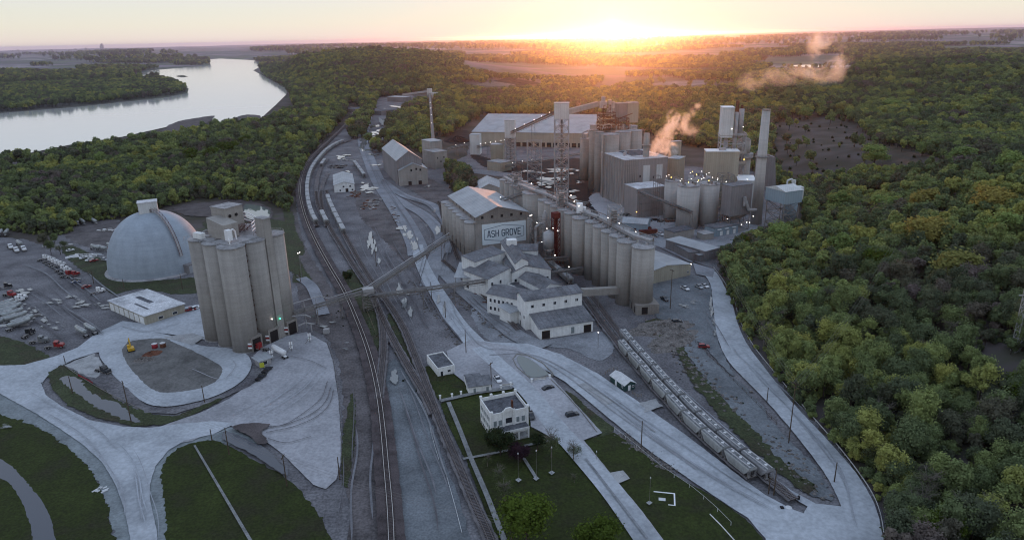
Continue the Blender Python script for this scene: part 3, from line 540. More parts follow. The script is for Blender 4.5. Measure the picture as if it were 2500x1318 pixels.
# ------------------------------------------------------------ railway tracks
def world_line(px, k=10): return smooth_open([tuple(G(u, v).xy) for u, v in px], k)
def resample(w, step):
    out = [w[0].copy()]; acc = 0
    for a, b in zip(w, w[1:]):
        d = (b - a).length
        if d < 1e-6: continue
        t = step - acc
        while t <= d: out.append(a + (b - a) * (t / d)); t += step
        acc = (acc + d) % step if d >= step - acc else acc + d
    return out
TR = {}
def track(px, label, mainline=False, ballast=True):
    w = world_line(px); TR[label] = w; z = layer[0]; layer[0] += .012
    t = thing('railway_track', label, 'railway track', w[0].x, w[0].y, 0, 0, 'railway tracks through the plant')
    o = w[0]; P = resample(w, 2.0)
    def rib(off, half, z0, z1, name, m):
        mb = MB(); n = len(P); vs = []
        for i, p in enumerate(P):
            d = (P[min(i + 1, n - 1)] - P[max(i - 1, 0)]).normalized(); q = Vector((-d.y, d.x)); c = p - o
            for s, zz_ in ((half[1] if isinstance(half, tuple) else half, z0), (half, z1), (-half, z1), (-half, z0)):
                vs.append((c.x + q.x * (off + s), c.y + q.y * (off + s), zz_))
        mb.add(vs, [(4 * i + j, 4 * i + j + 1, 4 * i + 5 + j, 4 * i + 4 + j) for i in range(n - 1) for j in range(3)])
        return mb.build(name, m, t)
    bz = .22 + z
    if ballast:
        mb = MB(); n = len(P); vs = []
        for i, p in enumerate(P):
            d = (P[min(i + 1, n - 1)] - P[max(i - 1, 0)]).normalized(); q = Vector((-d.y, d.x)); c = p - o; W2 = 3.6 if mainline else 1.95
            for s, zz_ in ((W2 + rnd.uniform(-.2, .2), z), (1.7, bz), (-1.7, bz), (-W2 + rnd.uniform(-.2, .2), z)): vs.append((c.x + q.x * s, c.y + q.y * s, zz_))
        mb.add(vs, [(4 * i + j, 4 * i + j + 1, 4 * i + 5 + j, 4 * i + 4 + j) for i in range(n - 1) for j in range(3)])
        mb.build('ballast_bed', 'ballast_main' if mainline else 'ballast', t)
    T = resample(w, .65); mb = MB()
    for i in range(0, len(T) - 1):
        p = T[i] - o; d = (T[i + 1] - T[i]).normalized(); q = Vector((-d.y, d.x))
        if T[i].length > 620: continue
        a = .12; h = 1.25
        c = [(p.x + q.x * sx * h + d.x * sy * a, p.y + q.y * sx * h + d.y * sy * a) for sx, sy in ((-1, -1), (1, -1), (1, 1), (-1, 1))]
        area = (c[1][0] - c[0][0]) * (c[2][1] - c[1][1]) - (c[1][1] - c[0][1]) * (c[2][0] - c[1][0])
        mb.prism(c if area > 0 else c[::-1], bz - .05, bz + .06)
    ti = mb.build('sleepers', 'tie', t)
    for s in (-.7175, .7175): rib(s, .055, bz + .06, bz + .22, 'rail', 'rail_steel' if mainline else 'rail_rusty')
    return w
T1 = track([(957, 1420), (956, 1318), (952, 1240), (944, 1150), (936, 1060), (926, 980), (912, 910), (895, 850), (872, 788), (840, 715), (805, 655), (775, 600), (752, 550), (738, 505), (732, 468), (737, 432), (752, 398), (778, 368), (805, 343), (835, 314), (855, 292), (862, 275), (858, 262)], 'single main line of bright polished rails on dark ballast', True)
T2 = track([(926, 980), (929, 945), (933, 905), (937, 860), (934, 800), (922, 755), (900, 708), (868, 660), (838, 612), (812, 570), (795, 535), (785, 500), (786, 460), (800, 425)], 'siding that leaves the main line below the trestle and curves up to the yard')
T3 = track([(1225, 1400), (1195, 1318), (1160, 1240), (1122, 1150), (1090, 1075), (1060, 1000), (1035, 930), (1008, 860), (985, 805), (955, 755), (918, 705), (885, 655), (860, 610), (838, 570), (818, 530), (803, 495), (797, 465)], 'rusty siding passing left of the white flat-roofed buildings')
T4 = track([(922, 755), (950, 815), (985, 880), (1008, 920), (1035, 965), (1062, 1020)], 'short connecting track beside the weedy strip')
T5 = track([(775, 556), (760, 525), (752, 490), (751, 460), (757, 430), (770, 405), (795, 375), (825, 355), (858, 344)], 'yard track that carries the long curved string of hopper cars')
T6 = track([(800, 556), (783, 520), (775, 495), (772, 465), (776, 435), (785, 410), (800, 390)], 'yard track inside the long curved string')
T7 = track([(890, 436), (875, 415), (862, 398), (850, 380)], 'short spur beside the muddy road', ballast=False)
EDGE = [(1900, 1240), (1828, 1178), (1770, 1130), (1710, 1077), (1660, 1029), (1623, 987), (1588, 949), (1560, 914), (1530, 880), (1508, 852), (1465, 795), (1430, 745), (1400, 708)]
def offset_px(px, d):
    w = [Vector(G(u, v).xy) for u, v in px]; out = []
    for i, p in enumerate(w):
        t = (w[min(i + 1, len(w) - 1)] - w[max(i - 1, 0)]).normalized(); q = p + Vector((t.y, -t.x)) * d; out.append(PX(q.x, q.y, 0))
    return out
TA = track(offset_px(EDGE[1:], 1.0), 'foreground track under the left string of hopper cars')
TB = track(offset_px(EDGE, 5.2), 'foreground track under the right string of hopper cars')
T8 = track([(1265, 812), (1200, 745), (1150, 700), (1110, 665), (1080, 640)], 'sunken track beside the white mill', ballast=False)
T9 = track([(1120, 640), (1105, 600), (1090, 560), (1080, 530), (1076, 510), (1070, 495)], 'track along the left wall of the storage building', ballast=False)
TC = track([(1400, 705), (1385, 690), (1355, 665), (1330, 645)], 'track between the white mill and the long silo row', ballast=False)

dm('hopper_pale_top', (.42, .43, .44), var=.2, scale=.6); dm('hopper_top', (.20, .21, .22), var=.35, scale=.6)
# ------------------------------------------------------------ covered hopper car
def hopper_car(label, group, paint='hopper_paint', Lc=16.6):
    t = thing('hopper_car', label, 'rail car', 0, 0, 0, 0, group)
    h = Lc / 2; b = MB()
    pr = [(-1.45, 1.3), (-1.60, 3.8), (-1.45, 4.15), (-1.0, 4.35), (1.0, 4.35), (1.45, 4.15), (1.60, 3.8), (1.45, 1.3)]
    # body with end slopes: sections along x
    xs = [(-h + .1, 3.5), (-h + 2.0, 1.3), (h - 2.0, 1.3), (h - .1, 3.5)]
    vs = []
    for x, zb in xs:
        for y, z in pr: vs.append((x, y, max(z, zb)))
    n = 8; fs = [tuple(range(7, -1, -1))[::-1], tuple(range(24, 32))]
    for k in range(3):
        for i in range(8): fs.append((k * 8 + i, (k + 1) * 8 + i, (k + 1) * 8 + (i + 1) % 8, k * 8 + (i + 1) % 8))
    b.add(vs, fs); b.m = [0, 0] + [1 if 2 <= i <= 4 else 0 for k in range(3) for i in range(8)]
    for x in np.linspace(-h + 2.4, h - 2.4, 11):
        for s in (-1, 1): b.box(x - .05, s * 1.58 - .05, 1.5, x + .05, s * 1.58 + .05, 3.6)
    b.build('body', ['hopper_paint2' if paint == 'hopper_roofed' else paint, 'hopper_top' if Lc < 15 else 'hopper_pale_top'], t)
    g = MB()      # bottom hoppers, sill
    for cx in (-h * .38, h * .38) if Lc < 15 else (-h * .46, 0, h * .46):
        w = 2.2
        g.add([(cx - w, -1.4, 1.5), (cx + w, -1.4, 1.5), (cx + w, 1.4, 1.5), (cx - w, 1.4, 1.5), (cx - .4, -.4, .45), (cx + .4, -.4, .45), (cx + .4, .4, .45), (cx - .4, .4, .45)],
              [(0, 1, 5, 4), (1, 2, 6, 5), (2, 3, 7, 6), (3, 0, 4, 7), (7, 6, 5, 4)])
    g.box(-h, -.25, .95, h, .25, 1.3); g.box(-h, -1.45, 1.1, -h + .8, 1.45, 1.3); g.box(h - .8, -1.45, 1.1, h, 1.45, 1.3)
    for s in (-1, 1):
        for y in (-1.35, 1.35): g.box(s * (h - .55) - .08, y - .08, 1.2, s * (h - .55) + .08, y + .08, 4.1)
    g.build('underframe', 'steel', t)
    for y0 in (-1.0, .6): r = MB(); r.box(-h + .3, y0, 4.41, h - .3, y0 + .4, 4.49); r.build('roof_walk', 'steel_light', t)
    for cx in np.linspace(-h * .62, h * .62, 3 if Lc < 15 else 4): k = MB(); k.cyl(cx, 0, 4.38, 4.66, .46, .46, 12); k.build('hatch', 'hatch_white', t)
    for s in (-1, 1):
        w = MB(); bx = s * (h - 2.0)
        for dx in (-.9, .9):
            for y in (-.76, .76):
                p = Vector((bx + dx, y - .07, .45)); w.tube(p, p + Vector((0, .14, 0)), .45, 14)
        w.box(bx - 1.3, -1.0, .45, bx + 1.3, -.88, .85); w.box(bx - 1.3, .88, .45, bx + 1.3, 1.0, .85)
        w.build('wheel_bogie', 'tyre', t)
    for s in (-1, 1):
        for y0 in (-1.35, .85):
            l = MB()
            for q in range(7): l.box(s * (h - .12) - .03, y0, 1.4 + q * .42, s * (h - .12) + .03, y0 + .5, 1.45 + q * .42)
            l.box(s * (h - .12) - .03, y0 - .03, 1.1, s * (h - .12) + .03, y0 + .03, 4.3); l.box(s * (h - .12) - .03, y0 + .47, 1.1, s * (h - .12) + .03, y0 + .53, 4.3)
            l.build('end_ladder', 'steel_light', t)
    return t
CZ = .55
protos = {}
def string(w, s0, pitch, n, where, group, Lc, paints=('hopper_paint',)):
    P = resample(w, .5); out = []
    for i in range(n):
        a = int((s0 + i * pitch) / .5); bb = int((s0 + i * pitch + Lc) / .5)
        if bb >= len(P): break
        p = (P[a] + P[bb]) / 2; d = P[bb] - P[a]; rz = math.atan2(d.y, d.x)
        lab = 'grey covered hopper car, %s from the near end of %s' % (ORD[i] if i else 'the first', where)
        pk = paints[(i * 7 + i // 3) % len(paints)]; key = (Lc, pk)
        if key not in protos:
            t = hopper_car(lab, group, pk, Lc); protos[key] = t; t.location = (p.x, p.y, CZ); t.rotation_euler.z = rz
        else: dup(protos[key], p.x, p.y, rz, lab, group, z=CZ)
def arc_at(w, u, v):      # arc length along w nearest a photo pixel
    q = Vector(G(u, v).xy); best = (1e9, 0); s = 0
    for a, b in zip(w, w[1:]):
        d = (a - q).length
        if d < best[0]: best = (d, s)
        s += (b - a).length
    return best[1]
s0 = arc_at(TA, 1832, 1176); s1 = arc_at(TA, 1511, 850); pit = (s1 - s0) / 8.0; print('PIT', pit)
string(TA, s0, pit, 8, 'the left foreground string', 'hopper cars in the left foreground string', pit - .75)
s0 = arc_at(TB, 1885, 1180); pit2 = pit
string(TB, s0, pit2, 9, 'the right foreground string', 'hopper cars in the right foreground string', pit - .75, ('hopper_roofed',))
s0 = arc_at(T5, 778, 552); s1 = arc_at(T5, 853, 346); n5 = int((s1 - s0) / 17.2)
string(T5, s0 + 2, 17.2, n5, 'the long curved string', 'hopper cars in the long curved string', 15.0, ('hopper_paint', 'hopper_paint', 'hopper_paint2'))
string(T6, arc_at(T6, 797, 551), 17.2, 2, 'the near inner yard pair', 'hopper cars on the inner yard track', 15.0, ('hopper_paint',))
string(T6, arc_at(T6, 787, 408) - 6, 17.2, 2, 'the far inner yard pair', 'hopper cars on the inner yard track', 15.0, ('hopper_paint2',))
s0 = arc_at(T3, 855, 572); s1 = arc_at(T3, 805, 480); string(T3, s0, 17.2, max(4, int((s1 - s0) / 17.2)), 'the middle yard string', 'hopper cars in the middle yard string', 15.0, ('hopper_paint', 'hopper_paint2'))
string(T7, 0, 16.8, 5, 'the muddy road spur', 'hopper cars on the spur by the muddy road', 15.0, ('hopper_paint2',))
string(TC, 4, 17.2, 2, 'the sunken track pair', 'hopper cars beside the mill', 15.0, ('hopper_paint',))
# ------------------------------------------------------------ road vehicles
def wheels(t, pts, r=.34, w=.24):
    for x, y in pts:
        m = MB(); m.tube((x, y - w / 2, r), (x, y + w / 2, r), r, 14); o = m.build('wheel', 'tyre', t)
        m = MB(); m.tube((x, y - w / 2 - .01, r), (x, y + w / 2 + .01, r), r * .55, 10); m.build('rim', 'steel_light', o)
def car(kind, paint, label, group='cars and pickups parked around the plant'):
    t = thing('pickup_truck' if kind == 'pickup' else 'parked_car', label, 'pickup' if kind == 'pickup' else 'car', 0, 0, 0, 0, group)
    b = MB(); W_ = .93; L_ = 2.75 if kind == 'pickup' else 2.35
    if kind == 'sedan': pr = [(-L_, .35), (-L_, .85), (-1.75, .98), (1.2, 1.0), (2.1, .85), (L_, .7), (L_, .35)]; cab = [(-1.7, .96), (-1.05, 1.42), (.25, 1.45), (1.15, .98)]
    elif kind == 'suv': pr = [(-L_, .4), (-L_, 1.05), (1.25, 1.1), (2.15, .98), (L_, .8), (L_, .4)]; cab = [(-2.3, 1.04), (-2.05, 1.7), (.3, 1.74), (1.1, 1.08)]
    else: pr = [(-L_, .5), (-L_, 1.15), (-.7, 1.15), (1.3, 1.15), (2.45, 1.02), (L_, .85), (L_, .5)]; cab = [(-.75, 1.1), (-.6, 1.78), (.55, 1.82), (1.35, 1.12)]
    b.profy(pr, -W_, W_); b.build('body', paint, t)
    c = MB(); n = len(cab); vs = [(x, -W_ * (.95 if z < 1.2 else .80), z) for x, z in cab] + [(x, W_ * (.95 if z < 1.2 else .80), z) for x, z in cab]
    fs = [tuple(range(n)), tuple(range(2 * n - 1, n - 1, -1))] + [(i, i + n, i + 1 + n, i + 1) for i in range(n - 1)]
    c.add(vs, fs); c.build('windows', 'glass', t)
    r = MB(); (x0, z0), (x1, z1) = cab[1], cab[2]; r.add([(x0 + .05, -W_ * .78, z0 + .02), (x1 - .05, -W_ * .78, z1 + .02), (x1 - .05, W_ * .78, z1 + .02), (x0 + .05, W_ * .78, z0 + .02), (x0 + .1, -W_ * .7, z0 + .06), (x1 - .1, -W_ * .7, z1 + .06), (x1 - .1, W_ * .7, z1 + .06), (x0 + .1, W_ * .7, z0 + .06)], [(0, 1, 5, 4), (1, 2, 6, 5), (2, 3, 7, 6), (3, 0, 4, 7), (4, 5, 6, 7)])
    for x in (-.15,): r.box(x - .06, -W_ * .9, .95, x + .06, -W_ * .8, z0); r.box(x - .06, W_ * .8, .95, x + .06, W_ * .9, z0)
    r.build('roof', paint, t)
    if kind == 'pickup': m = MB(); m.box(-L_ + .1, -W_ + .1, 1.12, -.85, W_ - .1, 1.16); m.build('cargo_bed', 'dark', t)
    m = MB(); m.box(L_ - .03, -W_ + .06, .68, L_ + .02, -W_ + .4, .82); m.build('headlight', 'car_silver', t); m = MB(); m.box(L_ - .03, W_ - .4, .68, L_ + .02, W_ - .06, .82); m.build('headlight', 'car_silver', t)
    q = L_ - .95; wheels(t, [(q, -W_ + .1), (q, W_ - .1), (-q + .1, -W_ + .1), (-q + .1, W_ - .1)], .36 if kind != 'sedan' else .32)
    return t
def put_px(t, u, v, u2, v2, z=.32):      # centre pixel and a pixel it points towards
    p = G(u, v); q = G(u2, v2); t.location = (p.x, p.y, z); t.rotation_euler = (0, 0, math.atan2(q.y - p.y, q.x - p.x)); return t
carp = {}
def place_car(kind, paint, u, v, du, dv, label):
    p = G(u, v); q = G(u + du, v + dv); rz = math.atan2(q.y - p.y, q.x - p.x)
    if (kind, paint) not in carp:
        t = car(kind, paint, label); t.location = (p.x, p.y, .32); t.rotation_euler.z = rz; carp[(kind, paint)] = t; return t
    return dup(carp[(kind, paint)], p.x, p.y, rz, label, z=.32)
for a in (('pickup', 'car_white', 1215, 931, 6, 8, 'white pickup parked behind the two-storey office'), ('sedan', 'car_black', 1338, 951, 10, -3, 'dark sedan parked below the settling basin wall'),
          ('suv', 'car_black', 1397, 1017, 10, -2, 'black sport utility vehicle parked alone against the retaining wall'), ('pickup', 'car_black', 1297, 1020, 4, 10, 'dark pickup parked tight against the right side of the office'),
          ('pickup', 'car_white', 1672, 708, 8, 4, 'white pickup parked alone left of the pair near the green warehouse'), ('pickup', 'car_silver', 1706, 704, 8, 4, 'silver pickup, left one of the pair beside the green warehouse'), ('pickup', 'car_white', 1720, 702, 8, 4, 'white pickup, right one of the pair beside the green warehouse'),
          ('suv', 'car_black', 1652, 789, 10, -1, 'black car at the top of the rubble bank'), ('suv', 'car_red', 1718, 850, 10, 0, 'red van parked alone beside the curving road'), ('pickup', 'car_black', 1622, 734, 8, 5, 'dark pickup at the foot of the tallest silo row'),
          ('pickup', 'car_black', 638, 926, 10, -8, 'black pickup, rear one of the two waiting by the scale shed'), ('pickup', 'car_black', 653, 908, 10, -8, 'black pickup, front one of the two waiting by the scale shed'),
          ('suv', 'car_red', 212, 704, 12, -4, 'red van parked in the truck yard next to the grass'), ('sedan', 'car_blue', 186, 692, 10, -2, 'blue sedan parked in the truck yard row'), ('sedan', 'car_black', 187, 686, 10, -1, 'black sedan parked behind the blue sedan'),
          ('pickup', 'car_red', 465, 760, 10, -2, 'red pickup beside the white-roofed shop'), ('suv', 'car_white', 479, 756, 8, -3, 'white car beside the red pickup at the shop'), ('sedan', 'car_grey', 935, 443, 4, 10, 'grey car driving on the muddy haul road'),
          ('sedan', 'car_white', 218, 637, 10, -4, 'white car at the left end of the dump row'), ('sedan', 'car_red', 230, 639, 10, -2, 'red car in the dump row'), ('sedan', 'car_white', 205, 632, 10, -3, 'pale car among the scrap in front of the dome'), ('suv', 'car_silver', 257, 637, 10, 2, 'silver camper by the base of the dome'),
          ('sedan', 'car_white', 172, 614, 10, -2, 'white car beside the yard trees'), ('pickup', 'car_white', 1612, 575, 8, 3, 'white pickup behind the red containers'), ('pickup', 'car_grey', 1600, 578, 8, 3, 'grey pickup behind the red containers'), ('sedan', 'car_black', 1140, 552, 4, 4, 'dark car near the storage building wall')):
    place_car(*a)
def semi(label, paint, group='semi tractors in the truck yard', sleeper=True):
    t = thing('semi_tractor', label, 'truck', 0, 0, 0, 0, group)
    b = MB(); b.profy([(.6, 1.0), (.6, 3.1), (1.0, 3.25), (2.3, 3.0), (2.6, 2.05), (4.0, 1.9), (4.3, 1.5), (4.3, .6), (.6, .6)] if sleeper else [(1.2, 1.0), (1.2, 2.8), (2.3, 2.85), (2.6, 2.05), (4.0, 1.9), (4.3, 1.5), (4.3, .6), (1.2, .6)], -1.1, 1.1); b.build('cab', paint, t)
    w = MB(); w.add([(2.34, -.95, 2.85), (2.34, .95, 2.85), (2.62, .95, 2.15), (2.62, -.95, 2.15)], [(0, 1, 2, 3)]); w.box(1.7, -1.12, 2.1, 2.3, 1.12, 2.7); w.build('windscreen', 'glass', t)
    f = MB(); f.box(-3.4, -.45, .75, 1.0, .45, 1.05); f.cyl(-2.0, 0, 1.05, 1.2, .6, .6, 12); f.box(.9, -1.15, .5, 2.0, 1.15, .95); f.box(4.3, -1.15, .45, 4.5, 1.15, .85); f.tube((.75, -1.1, .8), (.75, -1.1, 3.7), .08); f.tube((.75, 1.1, .8), (.75, 1.1, 3.7), .08); f.build('chassis', 'steel', t)
    wheels(t, [(3.5, -.95), (3.5, .95), (-1.4, -.85), (-1.4, .85), (-2.6, -.85), (-2.6, .85)], .5, .5)
    return t
def tank_trailer(label, paint='tank_metal', group='bulk tank trailers'):
    t = thing('tank_trailer', label, 'trailer', 0, 0, 0, 0, group); b = MB()
    n = 16; secs = [(-5.2, 2.9, .5), (-4.9, 2.6, 1.0), (-1.5, 2.35, 1.2), (1.5, 2.35, 1.2), (4.6, 2.6, 1.0), (4.9, 2.9, .5)]
    vs = [(x, r * math.cos(2 * math.pi * i / n), z + r * math.sin(2 * math.pi * i / n)) for x, z, r in secs for i in range(n)]
    fs = [(k * n + i, (k + 1) * n + i, (k + 1) * n + (i + 1) % n, k * n + (i + 1) % n) for k in range(5) for i in range(n)] + [tuple(range(n)), tuple(range(6 * n - 1, 5 * n - 1, -1))]
    b.add(vs, fs); b.build('tank', paint, t, smooth=True)
    c = MB()
    for cx in (-2.4, 0, 2.4): c.cyl(cx, 0, .8, 1.9, .25, .95, 12)
    c.build('discharge_cones', paint, t)
    f = MB(); f.box(-6.0, -.6, 1.0, -3.2, .6, 1.25); f.box(3.6, -.6, 1.1, 5.6, .6, 1.35); f.tube((3.6, -.8, .2), (3.6, -.8, 1.3), .1); f.tube((3.6, .8, .2), (3.6, .8, 1.3), .1); f.box(-2.9, -.35, 3.55, 2.9, .35, 3.62)
    for cx in (-2.4, 0, 2.4): f.cyl(cx, 0, 3.5, 3.75, .3, .3, 10)
    f.build('frame', 'steel_light', t); wheels(t, [(-4.2, -.85), (-4.2, .85), (-5.4, -.85), (-5.4, .85)], .5, .5)
    return t
semip = {}
def place_semi(paint, u, v, du, dv, label, sleeper=True):
    p = G(u, v); q = G(u + du, v + dv); rz = math.atan2(q.y - p.y, q.x - p.x)
    if paint not in semip: t = semi(label, paint, sleeper=sleeper); t.location = (p.x, p.y, .32); t.rotation_euler.z = rz; semip[paint] = t; return
    dup(semip[paint], p.x, p.y, rz, label, z=.32)
row = [(112, 636, 'car_white'), (124, 641, 'car_white'), (132, 646, 'car_white'), (140, 650, 'car_white'), (149, 653, 'car_white'), (155, 662, 'car_white'), (163, 668, 'car_white'), (168, 676, 'car_red'), (182, 677, 'car_red')]
for i, (u, v, m) in enumerate(row): place_semi(m, u - 6, v, 10, -3, '%s semi tractor, %s of the slanting truck row counted from its far end' % ('white' if m == 'car_white' else 'red', ORD[i] if i else 'first'))
place_semi('car_white', 236, 718, 10, -3, 'white semi tractor standing alone left of the white-roofed shop')
for i, (u, v) in enumerate(((28, 607), (42, 615), (60, 612))): place_semi('car_white', u - 3, v, 8, 5, 'white semi tractor, %s of the three under the forest edge' % ('left one', 'middle one', 'right one')[i])
place_semi('car_red', 22, 724, 10, 1, 'red semi tractor behind the parked tank trailers'); place_semi('car_white', 45, 735, 10, -3, 'white semi tractor at the head of the tank trailer block'); place_semi('car_black', 8, 706, 10, -2, 'black semi tractor at the left edge'); place_semi('car_white', 38, 741, 10, -3, 'white semi tractor tucked against the trailer block')
place_semi('car_black', 68, 822, 9, -6, 'dark semi tractor, left of three on the near edge of the yard'); place_semi('car_grey', 93, 838, 9, -1, 'grey semi tractor, middle of three on the near edge of the yard'); place_semi('car_red', 131, 851, 10, -1, 'rusty red semi tractor, right of three on the near edge of the yard')
tp = None
def place_tank(u, v, du, dv, label, mats=None):
    global tp
    p = G(u, v); q = G(u + du, v + dv); rz = math.atan2(q.y - p.y, q.x - p.x)
    if tp is None: tp = tank_trailer(label); tp.location = (p.x, p.y, .32); tp.rotation_euler.z = rz; return tp
    return dup(tp, p.x, p.y, rz, label, z=.32, mats=mats)
k = 0
for i, (u, v) in enumerate(((12, 752), (22, 757), (30, 762), (18, 770), (34, 775), (42, 784), (58, 792), (8, 780), (3, 762), (50, 800), (16, 790))):
    place_tank(u, v, 12, -4, 'grey bulk tank trailer, %s of the packed block counted from the top' % (ORD[i] if i else 'first'))
place_tank(200, 818, -12, -7, 'dusty tank trailer, left one of the pair parked near the shop road'); place_tank(222, 812, -12, -7, 'dusty tank trailer, right one of the pair parked near the shop road')
for i, (u, v) in enumerate(((188, 549), (203, 548), (232, 547), (50, 602), (3, 575), (18, 574))): place_tank(u, v, 12, 8 if i < 4 else -14, 'old tank trailer %s' % ('leftmost of three below the trees', 'middle of three below the trees', 'rightmost of three below the trees', 'behind the three white tractors', 'at the left edge of the forest yard', 'second from the left edge of the forest yard')[i])
for i, (u, v) in enumerate(((252, 614), (275, 608), (236, 612))): place_tank(u, v, 12, 3, 'scrapped tank trailer %s' % ('nearest the dome base', 'half hidden behind the dome', 'left of the dome scrap row')[i])
# the truck loading at the left silos
q = place_semi('car_red', 640, 856, -12, -2, 'red tractor of the rig about to drive under the loading silos'); place_tank(682, 868, -12, -7, 'clean white tank trailer of the rig beside the scale shed', mats={'tank_metal': 'car_white', 'steel_light': 'car_white'})
# ------------------------------------------------------------ building helpers
class B: pass
def frame(P0, P1, P2, z, side='R', z0=0.0, rz=None):
    "footprint from three eave corners seen in the photograph, all at height z"
    a = G(*P0, z); b = G(*P1, z); c = G(*P2, z); ex = (b - a); w = ex.length; ex.normalize()
    if rz is not None: ex = Vector((math.cos(R(rz)), math.sin(R(rz)), 0)); w = (b - a).dot(ex)
    ey = Vector((-ex.y, ex.x, 0))
    d = (c - (b if side == 'R' else a)).dot(ey)
    f = B(); f.x = a.x; f.y = a.y; f.w = w; f.d = max(2.0, d); f.rz = math.atan2(ex.y, ex.x); f.z = z; return f
def bld(name, label, cat, f, wall, roof, kind='flat', zr=None, over=.35, group=None, z0=0.0, roofname='roof', parapet=.6, ridge=.5):
    t = thing(name, label, cat, f.x, f.y, z0, f.rz, group); w, d, z = f.w, f.d, f.z - z0; t_ = B(); f.t = t
    zr = (zr if zr is not None else f.z) - z0; f.h = z
    b = MB(); r = MB()
    if kind == 'flat':
        if parapet:
            p = .3; b.box(0, 0, 0, w, d, z - parapet)
            b.box(0, 0, z - parapet, w, p, z); b.box(0, d - p, z - parapet, w, d, z); b.box(0, p, z - parapet, p, d - p, z); b.box(w - p, p, z - parapet, w, d - p, z)
            r.box(p, p, z - parapet, w - p, d - p, z - parapet + .06)
        else:
            b.box(0, 0, 0, w, d, z - .3); r.box(-over, -over, z - .3, w + over, d + over, z)
    elif kind == 'gy':
        m = w * ridge; b.profy([(0, 0), (w, 0), (w, z), (m, zr), (0, z)], 0, d)
        s1 = (zr - z) / m; s2 = (zr - z) / (w - m); q = .22
        r.profy([(-over, z - s1 * over + .03), (m, zr + .03), (m, zr + q), (-over, z - s1 * over + q)], -over, d + over)
        r.profy([(m, zr + .035), (w + over, z - s2 * over + .03), (w + over, z - s2 * over + q), (m, zr + q + .005)], -over, d + over)
    elif kind == 'gx':
        m = d * ridge; b.profx([(0, 0), (d, 0), (d, z), (m, zr), (0, z)][::1], 0, w)
        s1 = (zr - z) / m; s2 = (zr - z) / (d - m); q = .22
        r.profx([(-over, z - s1 * over + .03), (m, zr + .03), (m, zr + q), (-over, z - s1 * over + q)], -over, w + over)
        r.profx([(m, zr + .035), (d + over, z - s2 * over + .03), (d + over, z - s2 * over + q), (m, zr + q + .005)], -over, w + over)
    elif kind == 'shed':
        s = (zr - z) / d; q = .22; b.profx([(0, 0), (d, 0), (d, zr), (0, z)], 0, w)
        r.profx([(-over, z - s * over + .03), (d, zr + .03), (d, zr + q), (-over, z - s * over + q)], -over, w + over)
    b.build('wall', wall, t); r.build(roofname, roof, t); return f
def opening(f, face, u, z, w, h, part='window', m='glass', frame_m='white_paint', dep=.05):
    if face == 'F': p = lambda a, c, o: (a, -o, c)
    elif face == 'R': p = lambda a, c, o: (f.w + o, a, c)
    elif face == 'L': p = lambda a, c, o: (-o, f.d - a, c)
    else: p = lambda a, c, o: (f.w - a, f.d + o, c)
    def slab(mb, a0, c0, a1, c1, o):
        q = [p(a0, c0, o), p(a1, c0, o), p(a1, c1, o), p(a0, c1, o)]; k = [p(a0, c0, 0), p(a1, c0, 0), p(a1, c1, 0), p(a0, c1, 0)]
        mb.add(q + k, [(0, 1, 2, 3), (0, 4, 5, 1), (1, 5, 6, 2), (2, 6, 7, 3), (3, 7, 4, 0)])
    a = MB(); e = .12
    slab(a, u - e, z - e, u + w + e, z + h + e, dep); o = a.build(part if part != 'window' else 'window', frame_m, f.t)
    b = MB(); slab(b, u, z, u + w, z + h, dep + .02)
    b.build('pane' if part == 'window' else 'panel', m, o); return o
def lampat(t, p, m='lamp_white', r=.30, arm=True):
    p = loc_of(t, p) if not isinstance(p, tuple) else Vector(p)
    b = MB(); n = 10; r *= .56
    vs = [(0, 0, r)] + [(r * math.sin(a) * math.cos(2 * math.pi * i / n), r * math.sin(a) * math.sin(2 * math.pi * i / n), r * math.cos(a)) for a in (math.pi / 3, 2 * math.pi / 3) for i in range(n)] + [(0, 0, -r)]
    b.add([(p.x + v[0], p.y + v[1], p.z + v[2]) for v in vs], [(0, 1 + i, 1 + (i + 1) % n) for i in range(n)] + [(1 + i, 1 + n + i, 1 + n + (i + 1) % n, 1 + (i + 1) % n) for i in range(n)] + [(2 * n + 1, 1 + n + (i + 1) % n, 1 + n + i) for i in range(n)])
    o = b.build('lamp', m, t)
    if arm: a = MB(); a.tube((p.x, p.y, p.z + r), (p.x, p.y, p.z + r + .5), .07); a.build('lamp_bracket', 'steel', o)
def rail(mb, pts, h=1.05, r=.035, step=2.0):
    for a, b in zip(pts, pts[1:]):
        a = Vector(a); b = Vector(b); n = max(1, int((b - a).length / step))
        for k in (.5, 1): mb.tube(a + Vector((0, 0, h * k)), b + Vector((0, 0, h * k)), r, 4)
        for i in range(n + 1): p = a + (b - a) * (i / n); mb.tube(p, p + Vector((0, 0, h)), r, 4)
def lattice(mb, x0, y0, x1, y1, z0, z1, r=.18, lev=5, brace=True):
    c = [(x0, y0), (x1, y0), (x1, y1), (x0, y1)]
    for x, y in c: mb.tube((x, y, z0), (x, y, z1), r * 1.3, 5)
    zs = np.linspace(z0, z1, lev + 1)
    for i, z in enumerate(zs):
        for k in range(4):
            a = c[k]; b = c[(k + 1) % 4]; mb.tube((*a, z), (*b, z), r, 4)
            if brace and i < lev: mb.tube((*a, z), (*b, zs[i + 1]), r * .7, 4); mb.tube((*b, z), (*a, zs[i + 1]), r * .7, 4)
